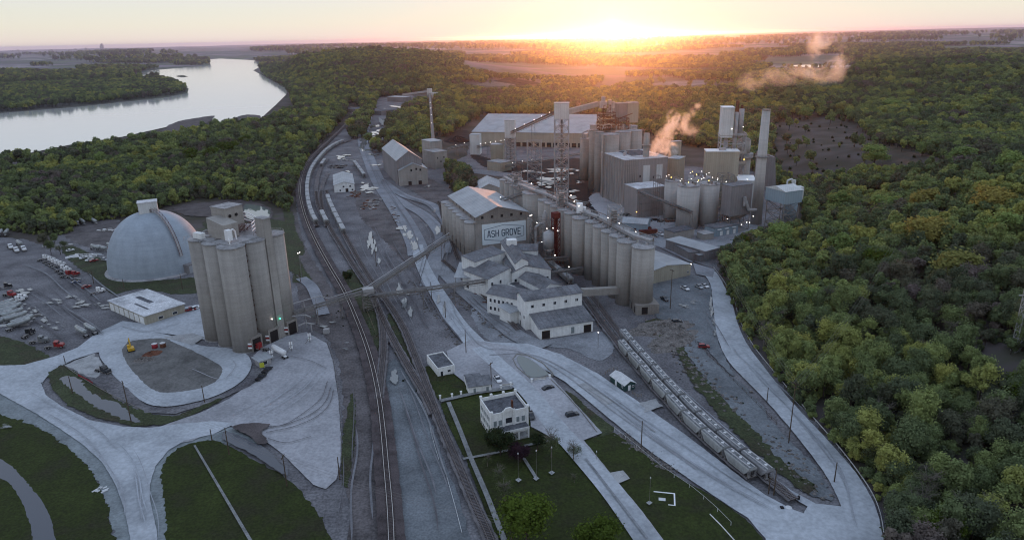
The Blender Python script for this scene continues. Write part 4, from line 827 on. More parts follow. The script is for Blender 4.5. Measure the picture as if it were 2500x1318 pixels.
# ------------------------------------------------------------ left loading silos
SZ = 46.4; rs = 5.45
cA = G(518, 833).xy; cB = G(553, 846).xy; cC = G(600, 856).xy; cE = G(708, 811).xy
cen = lambda p: Vector(p) + Vector(p).normalized() * rs
pC = G(562.5, 599, SZ).xy; pA = G(492, 580.5, SZ).xy; pE = G(661, 569.5, SZ).xy; va = (pA - pC) / 2; vb = (pE - pC) / 2
def silo(label, x, y, r, z, group, z0=0, m='concrete', n=40, rim=True, name='silo', ladder=None, topm='concrete_top'):
    t = thing(name, label, 'silo', x, y, z0, 0, group); b = MB(); b.cyl(0, 0, 0, z - z0 - .4, r, n=n); b.build('shell', m, t, smooth=True)
    c = MB(); c.cyl(0, 0, z - z0 - .4, z - z0, r + .22, n=n); c.build('roof_slab', topm, t, smooth=False)
    return t
nm = {(0, 0): 'near corner silo of the left loading silos, with a truck bay at its foot', (1, 0): 'second silo to the left of the near corner silo of the left group', (2, 0): 'leftmost silo of the left loading silos beside the dome', (0, 1): 'middle front silo of the left group with a truck bay, behind the stair shaft', (0, 2): 'rightmost silo of the left loading silos, its edge lit pink', (1, 2): 'back silo of the left loading silos behind the rightmost one', (2, 2): 'back corner silo of the left loading silos', (2, 1): 'back silo of the left loading silos nearest the dome'}
LS_ = {}
for (i, j), lab in nm.items():
    p = pC + va * i + vb * j; LS_[(i, j)] = silo(lab, p.x, p.y, rs, SZ, 'left loading silos', 0)
    if j == 0 or (i, j) in ((0, 1), (0, 2)): c = MB(); c.cyl(0, 0, 0, .5, rs + .3, n=40); c.build('footing', 'concrete_top', LS_[(i, j)])
# deck and headhouse
vaN = va.normalized(); vbN = vb.normalized(); rz = math.atan2(vbN.y, vbN.x); pz = pC
t = thing('silo_headhouse', 'grey headhouse and deck with ducts on top of the left loading silos', 'headhouse', pC.x, pC.y, 0, rz)
# local axes: x along vb (to the right, C->E), y along va (to the left/back, C->A)
la, lb = va.length, vb.length
b = MB(); b.box(-1, -1, SZ - .2, 2 * lb + 1, 2 * la + 1, SZ + .25); b.build('deck', 'concrete_top', t)
def lp(u, v, z): return loc_of(t, G(u, v, z))
q0 = lp(541, 556, SZ); q1 = lp(607, 565, SZ)
b = MB(); x0 = min(q0.x, q1.x); 
b.profx([(la * .75, SZ), (la * 1.75, SZ), (la * 1.75, SZ + 8.6), (la * .75, SZ + 6.4)], lb * .35, lb * 1.05); b.build('sloped_penthouse', 'concrete', t)
b = MB(); b.box(lb * .95, la * 1.35, SZ, lb * 1.85, la * 2.2, SZ + 11.5); b.build('upper_penthouse', 'concrete', t)
b = MB(); b.box(lb * .93, la * 1.33, SZ + 11.5, lb * 1.87, la * 2.22, SZ + 11.8); b.build('penthouse_roof', 'concrete_top', t)
for dx in (.25, .6): b = MB(); b.tube((lb * (.95 + .9 * dx), la * 1.35 - .05, SZ + 8), (lb * (.95 + .9 * dx), la * 1.35 - .3, SZ + 8), .7, 14); b.build('vent_fan', 'dark', t)
b = MB(); b.box(lb * .1, la * .2, SZ + 1.2, lb * .1 + 2.2, la * .2 + 2.2, SZ + 5.6); b.cyl(lb * .1 + 1.1, la * .2 + 1.1, SZ + .2, SZ + 1.2, .3, .9, 10); b.build('dust_collector', 'white_paint', t)
b = MB(); P = [Vector((lb * .1 + 2.2, la * .2 + 1, SZ + 5)), Vector((lb * .1 + 3.4, la * .2 + 1, SZ + 5.4)), Vector((lb * .1 + 4.2, la * .2 + .8, SZ + 4.4)), Vector((lb * .1 + 4.3, la * .2 + .6, SZ + .8))]; b.path(P, .32, 8)
b.path([Vector((lb * .1, la * .2, SZ + 2)), Vector((lb * .02, la * .05, SZ + 2)), Vector((lb * .02, la * .05, SZ + .3))], .25, 8); b.build('duct', 'white_paint', t)
for k in range(3):
    b = MB(); z = SZ + 7 - k * 1.6; b.path([Vector((lb * 1.85, la * 1.6, z + 1.5)), Vector((lb * 2.1, la * 1.3, z)), Vector((lb * 2.15, la * .9, z - 1.5)), Vector((lb * 1.5, la * .5, z - 2.2))], .22, 8); b.build('duct', 'white_paint', t)
b = MB()
for k in range(9): b.tube((lb * 1.1 + k * .9, la * 1.2, SZ + .2), (lb * 1.1 + k * .9, la * .7, SZ + rnd.uniform(2, 5.5)), .09, 4); b.tube((lb * 1.1, la * 1.2 - k * .5, SZ + k * .6), (lb * 1.95, la * 1.2 - k * .5, SZ + k * .6), .09, 4)
b.build('stair_frame', 'red_steel', t)
b = MB(); b.box(-.5, la * 1.7, SZ + .2, 1.8, la * 2.2, SZ + 2.6); b.build('small_shed', 'white_wall', t)
b = MB(); b.path([Vector((1.5, la * 1.9, SZ + 2.4)), Vector((lb * .4, la * 1.9, SZ + 3.0)), Vector((lb * .7, la * 1.6, SZ + 1.5))], .35, 8); b.path([Vector((1, la * 1.75, SZ + 1)), Vector((lb * .5, la * 1.5, SZ + 1.2))], .3, 8); b.build('air_slide', 'steel_light', t)
b = MB(); ring = []
for cx, cy2 in ((0, 0), (lb, 0), (2 * lb, 0), (2 * lb, la), (0, la), (0, 2 * la)):
    a0 = [Vector((cx + (rs) * math.cos(a), cy2 + rs * math.sin(a), SZ)) for a in np.linspace(0, 2 * math.pi, 19)]
    keep = [p for p in a0 if not (0.5 < p.x < 2 * lb - .5 and .5 < p.y < 2 * la - .5)]
    for a, c in zip(a0, a0[1:]):
        if a in keep and c in keep: rail(b, [a, c], step=3, r=.04)
b.build('guard_rail', 'steel_light', t)
for k in range(8):
    b = MB(); x, y = rnd.uniform(0, 2 * lb), rnd.uniform(0, 2 * la); b.cyl(x, y, SZ + .25, SZ + rnd.uniform(.6, 1.3), .5, n=10); b.build('hatch', 'steel', t)
for k in range(3):
    x, y = lb * (1.35 + .2 * k), la * .25; b = MB(); b.path([Vector((x, y, SZ + .3)), Vector((x, y, SZ + 1.4)), Vector((x + 1.2, y + .3, SZ + 1.9)), Vector((x + 2, y + .5, SZ + .3))], .22, 7); b.build('duct', 'steel_light', t)
# elevator shaft between middle and right silos
p = pC + vb * 1.52 - vaN * (rs * .62)
t2 = thing('elevator_shaft', 'square concrete elevator shaft rising between the middle and right loading silos', 'shaft', p.x, p.y, 0, rz)
b = MB(); b.box(-1.6, -1.5, 0, 2.0, 4, SZ + 8.2); b.build('wall', 'concrete', t2); b = MB(); b.box(-1.8, -1.7, SZ + 8.2, 2.2, 4.2, SZ + 8.5); b.build('roof', 'concrete_top', t2)
lampat(t2, (-.2, -2.1, 9.5), 'lamp_green', .45); 
p = pC + vb * .5 - vaN * (rs * .45)
t3 = thing('stair_tower', 'dark zigzag steel stair in the gap beside the near corner silo', 'stair', p.x, p.y, 0, rz)
b = MB(); lattice(b, -1.1, 0, 1.1, 1.6, 0, SZ, .08, 14, False); b.build('frame', 'steel', t3); b = MB()
for k in range(14): z = k * SZ / 14; s = 1 if k % 2 else -1; b.beam((-1 * s, .2, z), (1 * s, .2, z + SZ / 14), .8, .12)
b.build('stair_flights', 'rust', t3)
# truck bays
for k, (key, ang) in enumerate((((0, 0), .35), ((0, 1), .12), ((0, 2), .05))):
    T = LS_[key]; dirv = -vaN; b = MB(); base = Vector((dirv.x, dirv.y, 0)) * (rs - 1.2); tx = Vector((vbN.x, vbN.y, 0)); off = tx * (rs * (.35 if k == 0 else .15))
    def slab(mb, w, h0, h1, o0, o1):
        c = base + off; n_ = Vector((dirv.x, dirv.y, 0)); v = [c + tx * s * w + n_ * o for o in (o0, o1) for s in (-1, 1)]
        pts = [v[0], v[1], v[3], v[2]]; mb.prism([(q.x, q.y) for q in pts][::-1], h0, h1)
    b = MB(); slab(b, 2.9, 0, 6.6, -1, 1.55); b.build('bay_surround', 'concrete_dark', T)
    b = MB(); slab(b, 2.1, .02, 5.6, 1.0, 1.58); b.build('bay_door', 'dark', T)
    b = MB(); slab(b, 3.6, 0, .05, 1.2, 1.3); 
    c = base + off - tx * 3.7 + Vector((dirv.x, dirv.y, 0)) * 1.7
    b = MB()
    for q in range(3): b.box(c.x - .9, c.y - .05, 2.2 + q * .9, c.x + .7, c.y + .05, 2.9 + q * .9, q % 2)
    b.build('warning_board', ['white_paint', 'car_red'], T)
lampat(LS_[(0, 1)], (-vaN.x * (rs + .4) + vbN.x * .8, -vaN.y * (rs + .4) + vbN.y * .8, 11.0), 'lamp_white', .40)
# ------------------------------------------------------------ dome
dc = G(389, 650); dr = 26.8; dz = ZX(dc.x, dc.y, 516)
t = thing('storage_dome', 'huge pale grey storage dome with a ring footing', 'dome', dc.x, dc.y, 0, 0)
b = MB(); n = 72; m_ = 26; vs = []
for j in range(m_ + 1):
    a = j / m_ * math.pi / 2; rr_ = dr * (math.cos(a) ** .86); z = dz * math.sin(a)
    vs += [(rr_ * math.cos(2 * math.pi * i / n), rr_ * math.sin(2 * math.pi * i / n), z) for i in range(n)]
b.add(vs, [(j * n + i, j * n + (i + 1) % n, (j + 1) * n + (i + 1) % n, (j + 1) * n + i) for j in range(m_) for i in range(n)]); b.build('shell', 'dome_skin', t, smooth=True)
b = MB(); b.cyl(0, 0, .1, .8, dr + 2.0, dr + .5, 64); b.build('footing', 'concrete_top', t)
hz = dz - 2.2; rz = .45; f = B(); f.t = t
cR, sR = math.cos(rz), math.sin(rz); RT = lambda x, y, z: (x * cR - y * sR, x * sR + y * cR, z)
def rbox(mb, x0, y0, z0, x1, y1, z1, mi=None):
    mb.add([RT(*q) for q in ((x0, y0, z0), (x1, y0, z0), (x1, y1, z0), (x0, y1, z0), (x0, y0, z1), (x1, y0, z1), (x1, y1, z1), (x0, y1, z1))], [(0, 3, 2, 1), (4, 5, 6, 7), (0, 1, 5, 4), (1, 2, 6, 5), (2, 3, 7, 6), (3, 0, 4, 7)], mi)
b = MB(); rbox(b, -5, -4, hz, 5, 4, hz + 8); b.build('top_house', 'cladding_white', t); b = MB(); rbox(b, -5.3, -4.3, hz + 8, 5.3, 4.3, hz + 8.3); b.build('top_house_roof', 'roof_white', t)
b = MB(); rbox(b, .5, -4.08, hz + 2.2, 1.6, -3.95, hz + 4.2); b.build('door', 'steel', t)
b = MB()   # flag painted on the house
for k in range(7): rbox(b, -5.07, -3.4, hz + 2.0 + k * .6, -4.99, 3.4, hz + 2.6 + k * .6, k % 2)
rbox(b, -5.10, .6, hz + 4.1, -4.99, 3.4, hz + 6.2, 2); b.build('flag_panel', ['flag_red', 'white_paint', 'flag_blue'], t)
b = MB(); az = R(-35)     # conveyor/stair over the dome
pp = []
for j in range(0, 13):
    a = math.pi / 2 - j / 12 * math.pi / 2 * .80; rr_ = (dr + 1) * (math.cos(a) ** .86); z = (dz + 1.6) * math.sin(a); pp.append(Vector((rr_ * math.cos(az), rr_ * math.sin(az), z)))
for a, c in zip(pp[1:], pp[2:]): b.beam(a, c, 1.6, .4)
b.build('walkway', 'steel_light', t); b = MB(); sd_ = Vector((-math.sin(az), math.cos(az), 0)) * .8
for s in (-1, 1): rail(b, [p + sd_ * s for p in pp[1:]], 1.3, .06, 2.0)
b.build('walkway_rail', 'red_steel', t)
a = G(443, 660); l_ = loc_of(t, a); an = math.atan2(l_.y, l_.x); b = MB(); u_ = Vector((math.cos(an), math.sin(an), 0)); w_ = Vector((-u_.y, u_.x, 0))
P = [u_ * (dr - 4) - w_ * 3.6, u_ * (dr - 4) + w_ * 3.6, u_ * (dr + 3) + w_ * 3.6, u_ * (dr + 3) - w_ * 3.6]
b.prism([(p.x, p.y) for p in P[::-1]], 0, 5.5); b.build('entrance_block', 'cladding_grey', t); b = MB(); P = [u_ * (dr - 4) - w_ * 2.6, u_ * (dr - 4) + w_ * 2.6, u_ * (dr + 3.08) + w_ * 2.6, u_ * (dr + 3.08) - w_ * 2.6]; b.prism([(p.x, p.y) for p in P[::-1]], .2, 4.6); b.build('roller_door', 'roof_metal', t)
# ------------------------------------------------------------ shop
f = bld('workshop', 'low workshop with a snowy white flat roof and a row of garage doors', 'workshop', frame((264, 733), (353, 771), (453, 742), 5.0), 'cladding_tan', 'roof_white', 'flat', parapet=0, over=.5)
for i in range(7): opening(f, 'F', 1.0 + i * (f.w - 1.6) / 7, .1, (f.w - 1.6) / 7 - 1.1, 3.6, 'garage_door', 'white_wall')
opening(f, 'R', 6, 1.2, 2.2, 1.2); opening(f, 'R', 13, 1.2, 2.2, 1.2); opening(f, 'R', 22, .1, 1.1, 2.2, 'door', 'steel'); opening(f, 'R', 28, 1.2, 2.2, 1.2)
b = MB(); b.box(f.w * .45, f.d * .25, 5.0, f.w * .8, f.d * .3, 5.08); b.box(f.w * .2, f.d * .5, 5.0, f.w * .6, f.d * .62, 5.07); b.build('roof_patch', 'roof_dark', f.t)
# ------------------------------------------------------------ office
f = bld('office_building', 'white two-storey office with a stepped parapet and a front porch', 'office', frame((1199, 1012), (1290, 993), (1259, 954), 9.6), 'white_wall', 'roof_dark', 'flat', parapet=1.3)
for i in range(6):
    for z in (6.0, 3.0): opening(f, 'L', 1.0 + i * (f.d - 2.2) / 6, z, .9, 1.6, m='blind')
    opening(f, 'L', 1.0 + i * (f.d - 2.2) / 6, .5, .9, 1.1, m='glass')
W_ = f.w
for u, w, m in ((.05, .09, 'blind'), (.19, .09, 'blind'), (.38, .17, 'glass'), (.67, .08, 'blind'), (.81, .09, 'blind')): opening(f, 'F', u * W_, 5.0 if w < .1 else 5.3, w * W_, 1.9, m=m)
for u in (.05, .19, .67, .85): opening(f, 'F', u * W_, 1.5, .09 * W_, 1.7, m='blind')
for u in (0, .30, .58, .94): b = MB(); b.box(u * W_ - .1, -.25, 0, u * W_ + .7, -.02, 10.2); b.build('facade_pilaster', 'white_wall', f.t)
b = MB(); b.profy([(.34 * W_, 9.55), (.58 * W_, 9.55), (.58 * W_, 10.2), (.52 * W_, 10.9), (.40 * W_, 10.9), (.34 * W_, 10.2)], -.22, .3); b.build('parapet_gable', 'white_wall', f.t)
for x, y in ((-.1, -.1), (W_ - .6, -.1), (-.1, f.d - .6), (W_ - .6, f.d - .6), (W_ * .28, f.d - .5), (W_ * .62, f.d - .5)): b = MB(); b.box(x, y, 9.61, x + .8, y + .8, 10.4); b.build('parapet_pier', 'white_wall', f.t)
b = MB(); b.box(W_ * .66, f.d * .32, 8.36, W_ * .70, f.d * .32 + .9, 10.8); b.build('chimney', 'rust', f.t)
b = MB(); b.box(.2, -3.4, 4.1, W_ * .92, -.02, 4.4); b.build('porch_roof', 'roof_dark', f.t)
b = MB()
for u in (.02, .30, .62, .88): b.box(u * W_, -3.3, .0, u * W_ + .5, -2.8, 4.1)
b.box(.2, -3.45, 3.6, W_ * .92, -3.3, 4.5); b.build('porch_columns', 'white_wall', f.t); b = MB(); b.box(.2, -3.2, 0, W_ * .9, 0, .9); b.build('porch_floor', 'slab', f.t)
# ------------------------------------------------------------ small white houses
f = bld('flat_roof_hut', 'white box hut with a puddled dark flat roof beside the siding', 'hut', frame((1068, 899), (1110, 890), (1088, 856), 3.8), 'white_wall', 'roof_dark', 'flat', parapet=.5)
opening(f, 'F', 1.2, .1, .9, 2.0, 'door', 'glass'); opening(f, 'F', 4.1, 1.4, 1.2, .8)
f = bld('white_cottage', 'white cottage with a grey shed roof near the gateposts', 'house', frame((1144, 945), (1199, 937), (1191, 924), 3.2), 'white_wall', 'roof_grey', 'shed', zr=4.8, over=.4)
opening(f, 'F', 1.8, .2, .9, 2.2, 'door', 'blind'); opening(f, 'F', 6.6, .2, 1.0, 2.1, m='blind')
b = MB(); b.profx([(f.d, 0), (f.d + 5, 0), (f.d + 5, 3.4), (f.d, 4.2)], .3, 6); b.build('rear_wing', 'white_wall', f.t); b = MB(); b.profx([(f.d, 4.25), (f.d + 5.3, 3.4), (f.d + 5.3, 3.6), (f.d, 4.45)], .1, 6.2); b.build('rear_wing_roof', 'roof_grey', f.t)
f = bld('green_shed', 'small dark green shed with a pale metal gable roof', 'shed', frame((1525, 941), (1551, 934), (1517, 909), 2.6), 'cladding_grey', 'hatch_white', 'gy', zr=3.9, over=.35)
for c in f.t.children:
    if c.name.startswith('wall'): c.data.materials[0] = mat('green_siding', (.035, .075, .075), var=.1)
opening(f, 'F', f.w * .35, .1, .9, 2.0, 'door', 'white_paint'); opening(f, 'L', f.d * .35, .1, .9, 2.0, 'door', 'white_paint'); opening(f, 'F', f.w * .72, 1.1, .7, .7); opening(f, 'L', f.d * .8, 1.1, .7, .7)
# ------------------------------------------------------------ main storage building with the sign
ZA = 22.0
f = frame((1158, 545), (1297, 530), (1103, 488), ZA, 'L'); fa = f
bld('storage_building', 'tall concrete storage building with a gabled roof house and a large sign on its front', 'storage building', f, 'conc_panel', 'roof_metal', 'flat', parapet=0, over=0)
t = f.t; w, d = f.w, f.d
r = MB(); g = MB(); o = 1.4; zt, zr = ZA + 3.2, ZA + 8.2
g.profy([(o, ZA + .01), (w - o, ZA + .01), (w - o, zt), (w * .42, zr), (o, zt)], o, d - 1); g.build('roof_house', 'concrete_dark', t)
for a, c, e, h in ((o - .6, zt - .45, w * .42, zr + .02), (w * .42, zr + .025, w - o + .6, zt - .45)):
    r.profy([(a, c + .03), (e, h + .03), (e, h + .3), (a, c + .3)], o - .7, d - .4)
r.build('gable_roof', 'roof_metal', t)
for i in range(5): k = MB(); k.box(w * (.13 + .17 * i), o - .08, ZA + 1.6, w * (.13 + .17 * i) + 1.5, o - .02, ZA + 3.2); k.build('gable_vent', 'dark', t)
for i in range(7): k = MB(); k.box(o - .08, 3 + i * (d - 8) / 7, ZA + .9, o - .02, 4.2 + i * (d - 8) / 7, ZA + 2.2); k.build('side_vent', 'dark', t)
rad = d / 14.0
for i in range(7):
    c = MB(); c.cyl(-.2, rad + i * 2 * rad, 0, ZA - .3, rad * .96, n=24); c.build('round_bin', 'concrete', t, smooth=True)
    c = MB(); c.cyl(-.2, rad + i * 2 * rad, ZA - .3, ZA + .02 + .004 * i, rad * 1.0, n=24); c.build('bin_cap', 'concrete_top', t)
for i in range(8): c = MB(); c.box(-rad * .9 - .6, i * 2 * rad - .5, 0, -rad * .55, i * 2 * rad + .5, 5.5); c.build('buttress', 'concrete_dark', t)
c = MB(); c.cyl(w - 1.2, 1.0, 0, ZA + .03, 2.0, n=20); c.build('corner_column', 'concrete', t, smooth=True)
c = MB(); c.box(-.6, -.35, ZA - .5, w + .6, 0, ZA + .4); c.build('cornice', 'concrete_dark', t)
# sign: find its place on the facade from the photograph
def onface(u, v):     # intersect pixel ray with the front plane (local y = 0)
    dcam = Vector(CM3 @ np.array([(u - 1250) / F, -(v - 659) / F, -1.0])); o_ = Vector((0, 0, CAMH)); n_ = Vector((-math.sin(f.rz), math.cos(f.rz), 0)); p0 = Vector((f.x, f.y, 0))
    s = (p0 - o_).dot(n_) / dcam.dot(n_); return loc_of(t, o_ + dcam * s)
a = onface(1176, 549); c = onface(1284, 588); b_ = onface(1176, 599)
sx0, sx1 = a.x, c.x; sz1, sz0 = a.z, b_.z; sw, sh = sx1 - sx0, sz1 - sz0
s = MB(); s.box(sx0, -.25, sz0, sx1, -.01, sz1); S = s.build('sign_panel', 'sign_white', t)
s = MB(); cx = (sx0 + sx1) / 2
hexa = [(sx0 + .05 * sw, sz0 + .26 * sh), (cx, sz0 + .10 * sh), (sx1 - .05 * sw, sz0 + .26 * sh), (sx1 - .05 * sw, sz0 + .74 * sh), (cx, sz0 + .90 * sh), (sx0 + .05 * sw, sz0 + .74 * sh)]
def stroke(mb, p, q, wd, y=-.30):
    p = Vector((p[0], 0, p[1])); q = Vector((q[0], 0, q[1])); k = (q - p).normalized(); n_ = Vector((-k.z, 0, k.x)) * wd / 2; p = p - k * wd * .35; q = q + k * wd * .35
    v = [p - n_, q - n_, q + n_, p + n_]; mb.add([(e.x, y, e.z) for e in v] + [(e.x, -.25, e.z) for e in v], [(0, 1, 2, 3), (0, 4, 5, 1), (1, 5, 6, 2), (2, 6, 7, 3), (3, 7, 4, 0)])
for p, q in zip(hexa, hexa[1:] + hexa[:1]): stroke(s, p, q, .26)
s.build('sign_border', 'ink', S)
LT = {'A': [[(0, 0), (0, .0), (.36, 1), (.64, 1), (1, 0)], [(.16, .30), (.84, .30)]], 'S': [[(1, .85), (.8, 1), (.2, 1), (0, .85), (0, .62), (.2, .52), (.8, .48), (1, .36), (1, .15), (.8, 0), (.2, 0), (0, .15)]],
      'H': [[(0, 0), (0, 1)], [(1, 0), (1, 1)], [(0, .5), (1, .5)]], 'G': [[(1, .82), (.8, 1), (.2, 1), (0, .82), (0, .18), (.2, 0), (.8, 0), (1, .18), (1, .48), (.55, .48)]],
      'R': [[(0, 0), (0, 1), (.8, 1), (1, .84), (1, .60), (.8, .46), (0, .46)], [(.55, .46), (1, 0)]], 'O': [[(.2, 0), (0, .18), (0, .82), (.2, 1), (.8, 1), (1, .82), (1, .18), (.8, 0), (.2, 0)]],
      'V': [[(0, 1), (.5, 0), (1, 1)]], 'E': [[(1, 1), (0, 1), (0, 0), (1, 0)], [(0, .5), (.8, .5)]]}
txt = 'ASH GROVE'; lw = sw * .062; gap = sw * .030; tw = sum(lw + gap if ch != ' ' else gap * 1.6 for ch in txt) - gap; x = cx - tw / 2; lh = sh * .30; z0_ = sz0 + .36 * sh
for ch in txt:
    if ch == ' ': x += gap * 1.6; continue
    s = MB()
    for pl in LT[ch]:
        for p, q in zip(pl, pl[1:]):
            if p != q: stroke(s, (x + p[0] * lw, z0_ + p[1] * lh), (x + q[0] * lw, z0_ + q[1] * lh), .50, -.31)
    s.build('sign_letter', 'ink', S); x += lw + gap
lampat(t, (w + .3, .2, ZA + 1.2), 'lamp_white', .5)
# ------------------------------------------------------------ long silo row
ZR = 31.9; tops = [(1571, 600), (1530, 587), (1507, 574), (1487, 563), (1466, 551), (1446, 540), (1417, 530), (1394, 518), (1377, 510), (1360, 502), (1344, 494), (1329, 487)]
gR = 'long silo row'
for i, (u, v) in enumerate(tops):
    p = G(u, v, ZR); r = 5.3 if i == 0 else 4.6 if i in (1, 6) else 3.9
    lab = ('nearest and widest silo of the long row, standing on a concrete base' if i == 0 else 'silo of the long row, %s back from the wide nearest one' % ORD[i])
    t = silo(lab, p.x, p.y, r, ZR, gR, z0=5.0 if i == 0 else 0, n=28)
    if i < 12:
        c = MB(); pts = [Vector((r * math.cos(a), r * math.sin(a), ZR - t.location.z)) for a in np.linspace(0, 2 * math.pi, 13)]; rail(c, pts, 1.0, .04, 4); c.build('guard_rail', 'steel_light', t)
        c = MB(); c.cyl(r * .3, r * .2, ZR - t.location.z, ZR - t.location.z + 1.2, .5, n=10); c.build('hatch', 'steel_light', t)
        if 1 < i < 9 and i != 6:        # second row behind
            silo('silo of the hidden rear row, directly behind number %s of the long row' % (ORD[i] if i else 'one'), p.x + 7.5, p.y + 4.2, 3.9, ZR - .5, 'rear silo row', n=24)
p = G(1305, 471, 33.5); silo('broad bin in the middle of the long silo row, twice as wide as its neighbours', p.x, p.y + 3, 7.4, 33.5, gR, n=30)
for i, (u, v) in enumerate(((1269, 459), (1257, 452), (1245, 445), (1233, 438))):
    p = G(u, v, 30.5); silo('slim silo beyond the broad bin in the row, %s towards the coal yard' % ORD[i] if i else 'slim silo beyond the broad bin, the first next to it', p.x, p.y, 3.9, 30.5, 'slim silos at the far end of the row', n=22)
    silo('slim rear silo behind the far end of the row, %s from the broad bin' % (ORD[i] if i else 'first'), p.x + 8.5, p.y + 3, 3.9, 30.3, 'slim silos at the far end of the row', n=22)
# base under the nearest silos
q = G(1571, 600, ZR)
a = G(1553, 770); b_ = G(1602, 745); c_ = G(1466, 652); rz = math.atan2((c_ - a).y, (c_ - a).x)
t = thing('silo_pedestal', 'stained concrete base with dark openings under the nearest silos', 'base', a.x, a.y, 0, rz)
ln = 62; b = MB(); b.box(0, -11, 0, 13, 0, 5); b.box(13, -8, 0, 24, 0, 4.2); b.box(24, -7, 0, ln, -.5, 7.5); b.build('wall', 'concrete_dark', t)
b = MB(); b.profx([(-7.5, 7.5), (0, 7.5), (-.8, 8.6), (-3.7, 9.4), (-6.6, 8.6)], 24, ln); b.build('roof', 'concrete_top', t)
for k in range(5): b = MB(); b.box(2 + k * 5, -.02, .5, 3.3 + k * 5, .06, 3.6); b.build('opening', 'dark', t)
b = MB(); b.box(-.06, -5.5, .4, .02, -2.6, 3.9); b.build('doorway', 'dark', t)
p = t
# gallery on top of the row: pipes, lattice head towers
gA = G(1571, 600, ZR); gB = G(1232, 436, ZR)
t = thing('silo_top_gallery', 'tangle of pipes and conveyor gallery running along the tops of the long silo row', 'gallery', gA.x, gA.y, 0, 0)
L0 = lambda p, dz=0: Vector((p.x - gA.x, p.y - gA.y, p.z + dz))
ctr = [L0(G(u, v, ZR)) + Vector((4, 2.4, 0)) for u, v in tops] + [L0(G(1305, 471, 33.5)), L0(G(1257, 452, 32)), L0(G(1233, 438, 32))]
b = MB()
for a, c in zip(ctr, ctr[1:]): b.beam(a + Vector((0, 0, 2.2)), c + Vector((0, 0, 2.2)), 2.2, 1.3)
b.build('conveyor_gallery', 'steel_light', t)
b = MB()
for a, c in zip(ctr, ctr[1:]):
    b.tube(a + Vector((2.2, 1, 3)), c + Vector((2.2, 1, 3)), .28, 6); b.tube(a + Vector((-2.2, -1, 1.6)), c + Vector((-2.2, -1, 1.6)), .22, 6)
    for k in range(3):
        q = a + (c - a) * rnd.random() + Vector((rnd.uniform(-3, 3), rnd.uniform(-2, 2), 0)); b.path([q, q + Vector((0, 0, rnd.uniform(1, 3))), q + Vector((rnd.uniform(-2, 2), rnd.uniform(-2, 2), rnd.uniform(.5, 1)))], .2, 5)
b.build('pipes', 'steel', t)
b = MB()
for a, c in zip(ctr, ctr[1:]):
    for s in (-1, 1): rail(b, [a + Vector((s * 1.1, 0, 2.2)), c + Vector((s * 1.1, 0, 2.2))], 1.0, .05, 2.5)
b.build('gallery_rail', 'steel_light', t)
for k, (u, v, h, w) in enumerate(((1500, 540, 11, 3.2), (1372, 490, 10, 3.0), (1262, 440, 9, 3))):
    p = L0(G(u, v + 14, ZR)); b = MB(); lattice(b, p.x - w, p.y - w, p.x + w, p.y + w, ZR, ZR + h, .13, 4); b.build('head_frame', 'steel_light', t)
    b = MB(); b.box(p.x - w * .6, p.y - w * .6, ZR + 1.5, p.x + w * .3, p.y + w * .3, ZR + h * .8); b.box(p.x - w, p.y - w, ZR + h * .5, p.x + w, p.y + w, ZR + h * .5 + .2); b.build('machinery', 'steel', t)
b = MB(); q = L0(G(1415, 522, ZR)); b.box(q.x - 1.6, q.y - 1.6, ZR + .5, q.x + 1.6, q.y + 1.6, ZR + 6); b.cyl(q.x + 2.6, q.y, ZR, ZR + 4, 1, n=10); b.build('dust_collector', 'white_paint', t)
for u, v in ((1394, 477), (1402, 492), (1413, 503), (1484, 532), (1512, 545), (1297, 448)): lampat(t, G(u, v, ZR + 5), 'lamp_white', .42)
lampat(t, G(1552, 566, ZR + 2), 'lamp_white', .40); 
# ------------------------------------------------------------ white mill buildings in front
WW = dict(wall='white_wall', roof='roof_grey', cat='mill building')
f = bld('mill_front_shed', 'lowest white mill shed with a wide slate-grey lean-to roof, nearest to the yard', 'mill building', frame((1318, 802), (1448, 782), (1422, 738), 5.2), 'white_wall', 'roof_grey', 'shed', zr=9.4, over=.7)
opening(f, 'F', 1.0, .1, 3.6, 3.6, 'loading_door', 'dark', 'wood_pale'); opening(f, 'F', f.w * .58, .6, 1.6, 3.0, 'door', 'blind'); opening(f, 'L', 4, 1.2, 1.0, 2.4, m='blind'); opening(f, 'L', 9, 1.2, 1.0, 2.0, m='blind'); opening(f, 'F', f.w - 4.4, .1, 3.4, 3.4, 'loading_door', 'dark', 'wood_pale')
f = bld('mill_long_hall', 'long white mill hall with a row of square windows above the lean-to shed', 'mill building', frame((1282, 735), (1421, 714), (1406, 696), 14.0), 'white_wall', 'roof_grey', 'gx', zr=15.6, over=.5, ridge=.7)
for k in range(5): opening(f, 'F', f.w * (.10 + .195 * k), 10.3, 1.3, 1.3)
b = MB()
for k in range(11): b.box(k * (f.w - .25) / 10, -.07, 8.6, k * (f.w - .25) / 10 + .22, -.003, 13.7)
b.build('wall_batten', 'white_wall', f.t)
opening(f, 'L', 3, .1, 1.2, 2.4, 'door', 'glass'); opening(f, 'L', 3, 5.0, 1.2, 1.5); opening(f, 'L', 8, 5.0, 1.2, 1.5)
f = bld('mill_loading_canopy', 'small grey canopy roof on the left flank of the white mill', 'canopy', frame((1246, 762), (1283, 750), (1267, 735), 6.5), 'white_wall', 'roof_metal', 'shed', zr=7.6, over=1.2)
f = bld('mill_side_wing', 'white two-storey wing with a row of side windows and a plain grey roof', 'mill building', frame((1264, 731), (1300, 709), (1269, 671), 10.5), 'white_wall', 'roof_grey', 'gy', zr=12.6, over=.5)
for k in range(6):
    for z in (6.6, 2.6): opening(f, 'L', 1.5 + k * (f.d - 3) / 6, z, 1.1, 1.7)
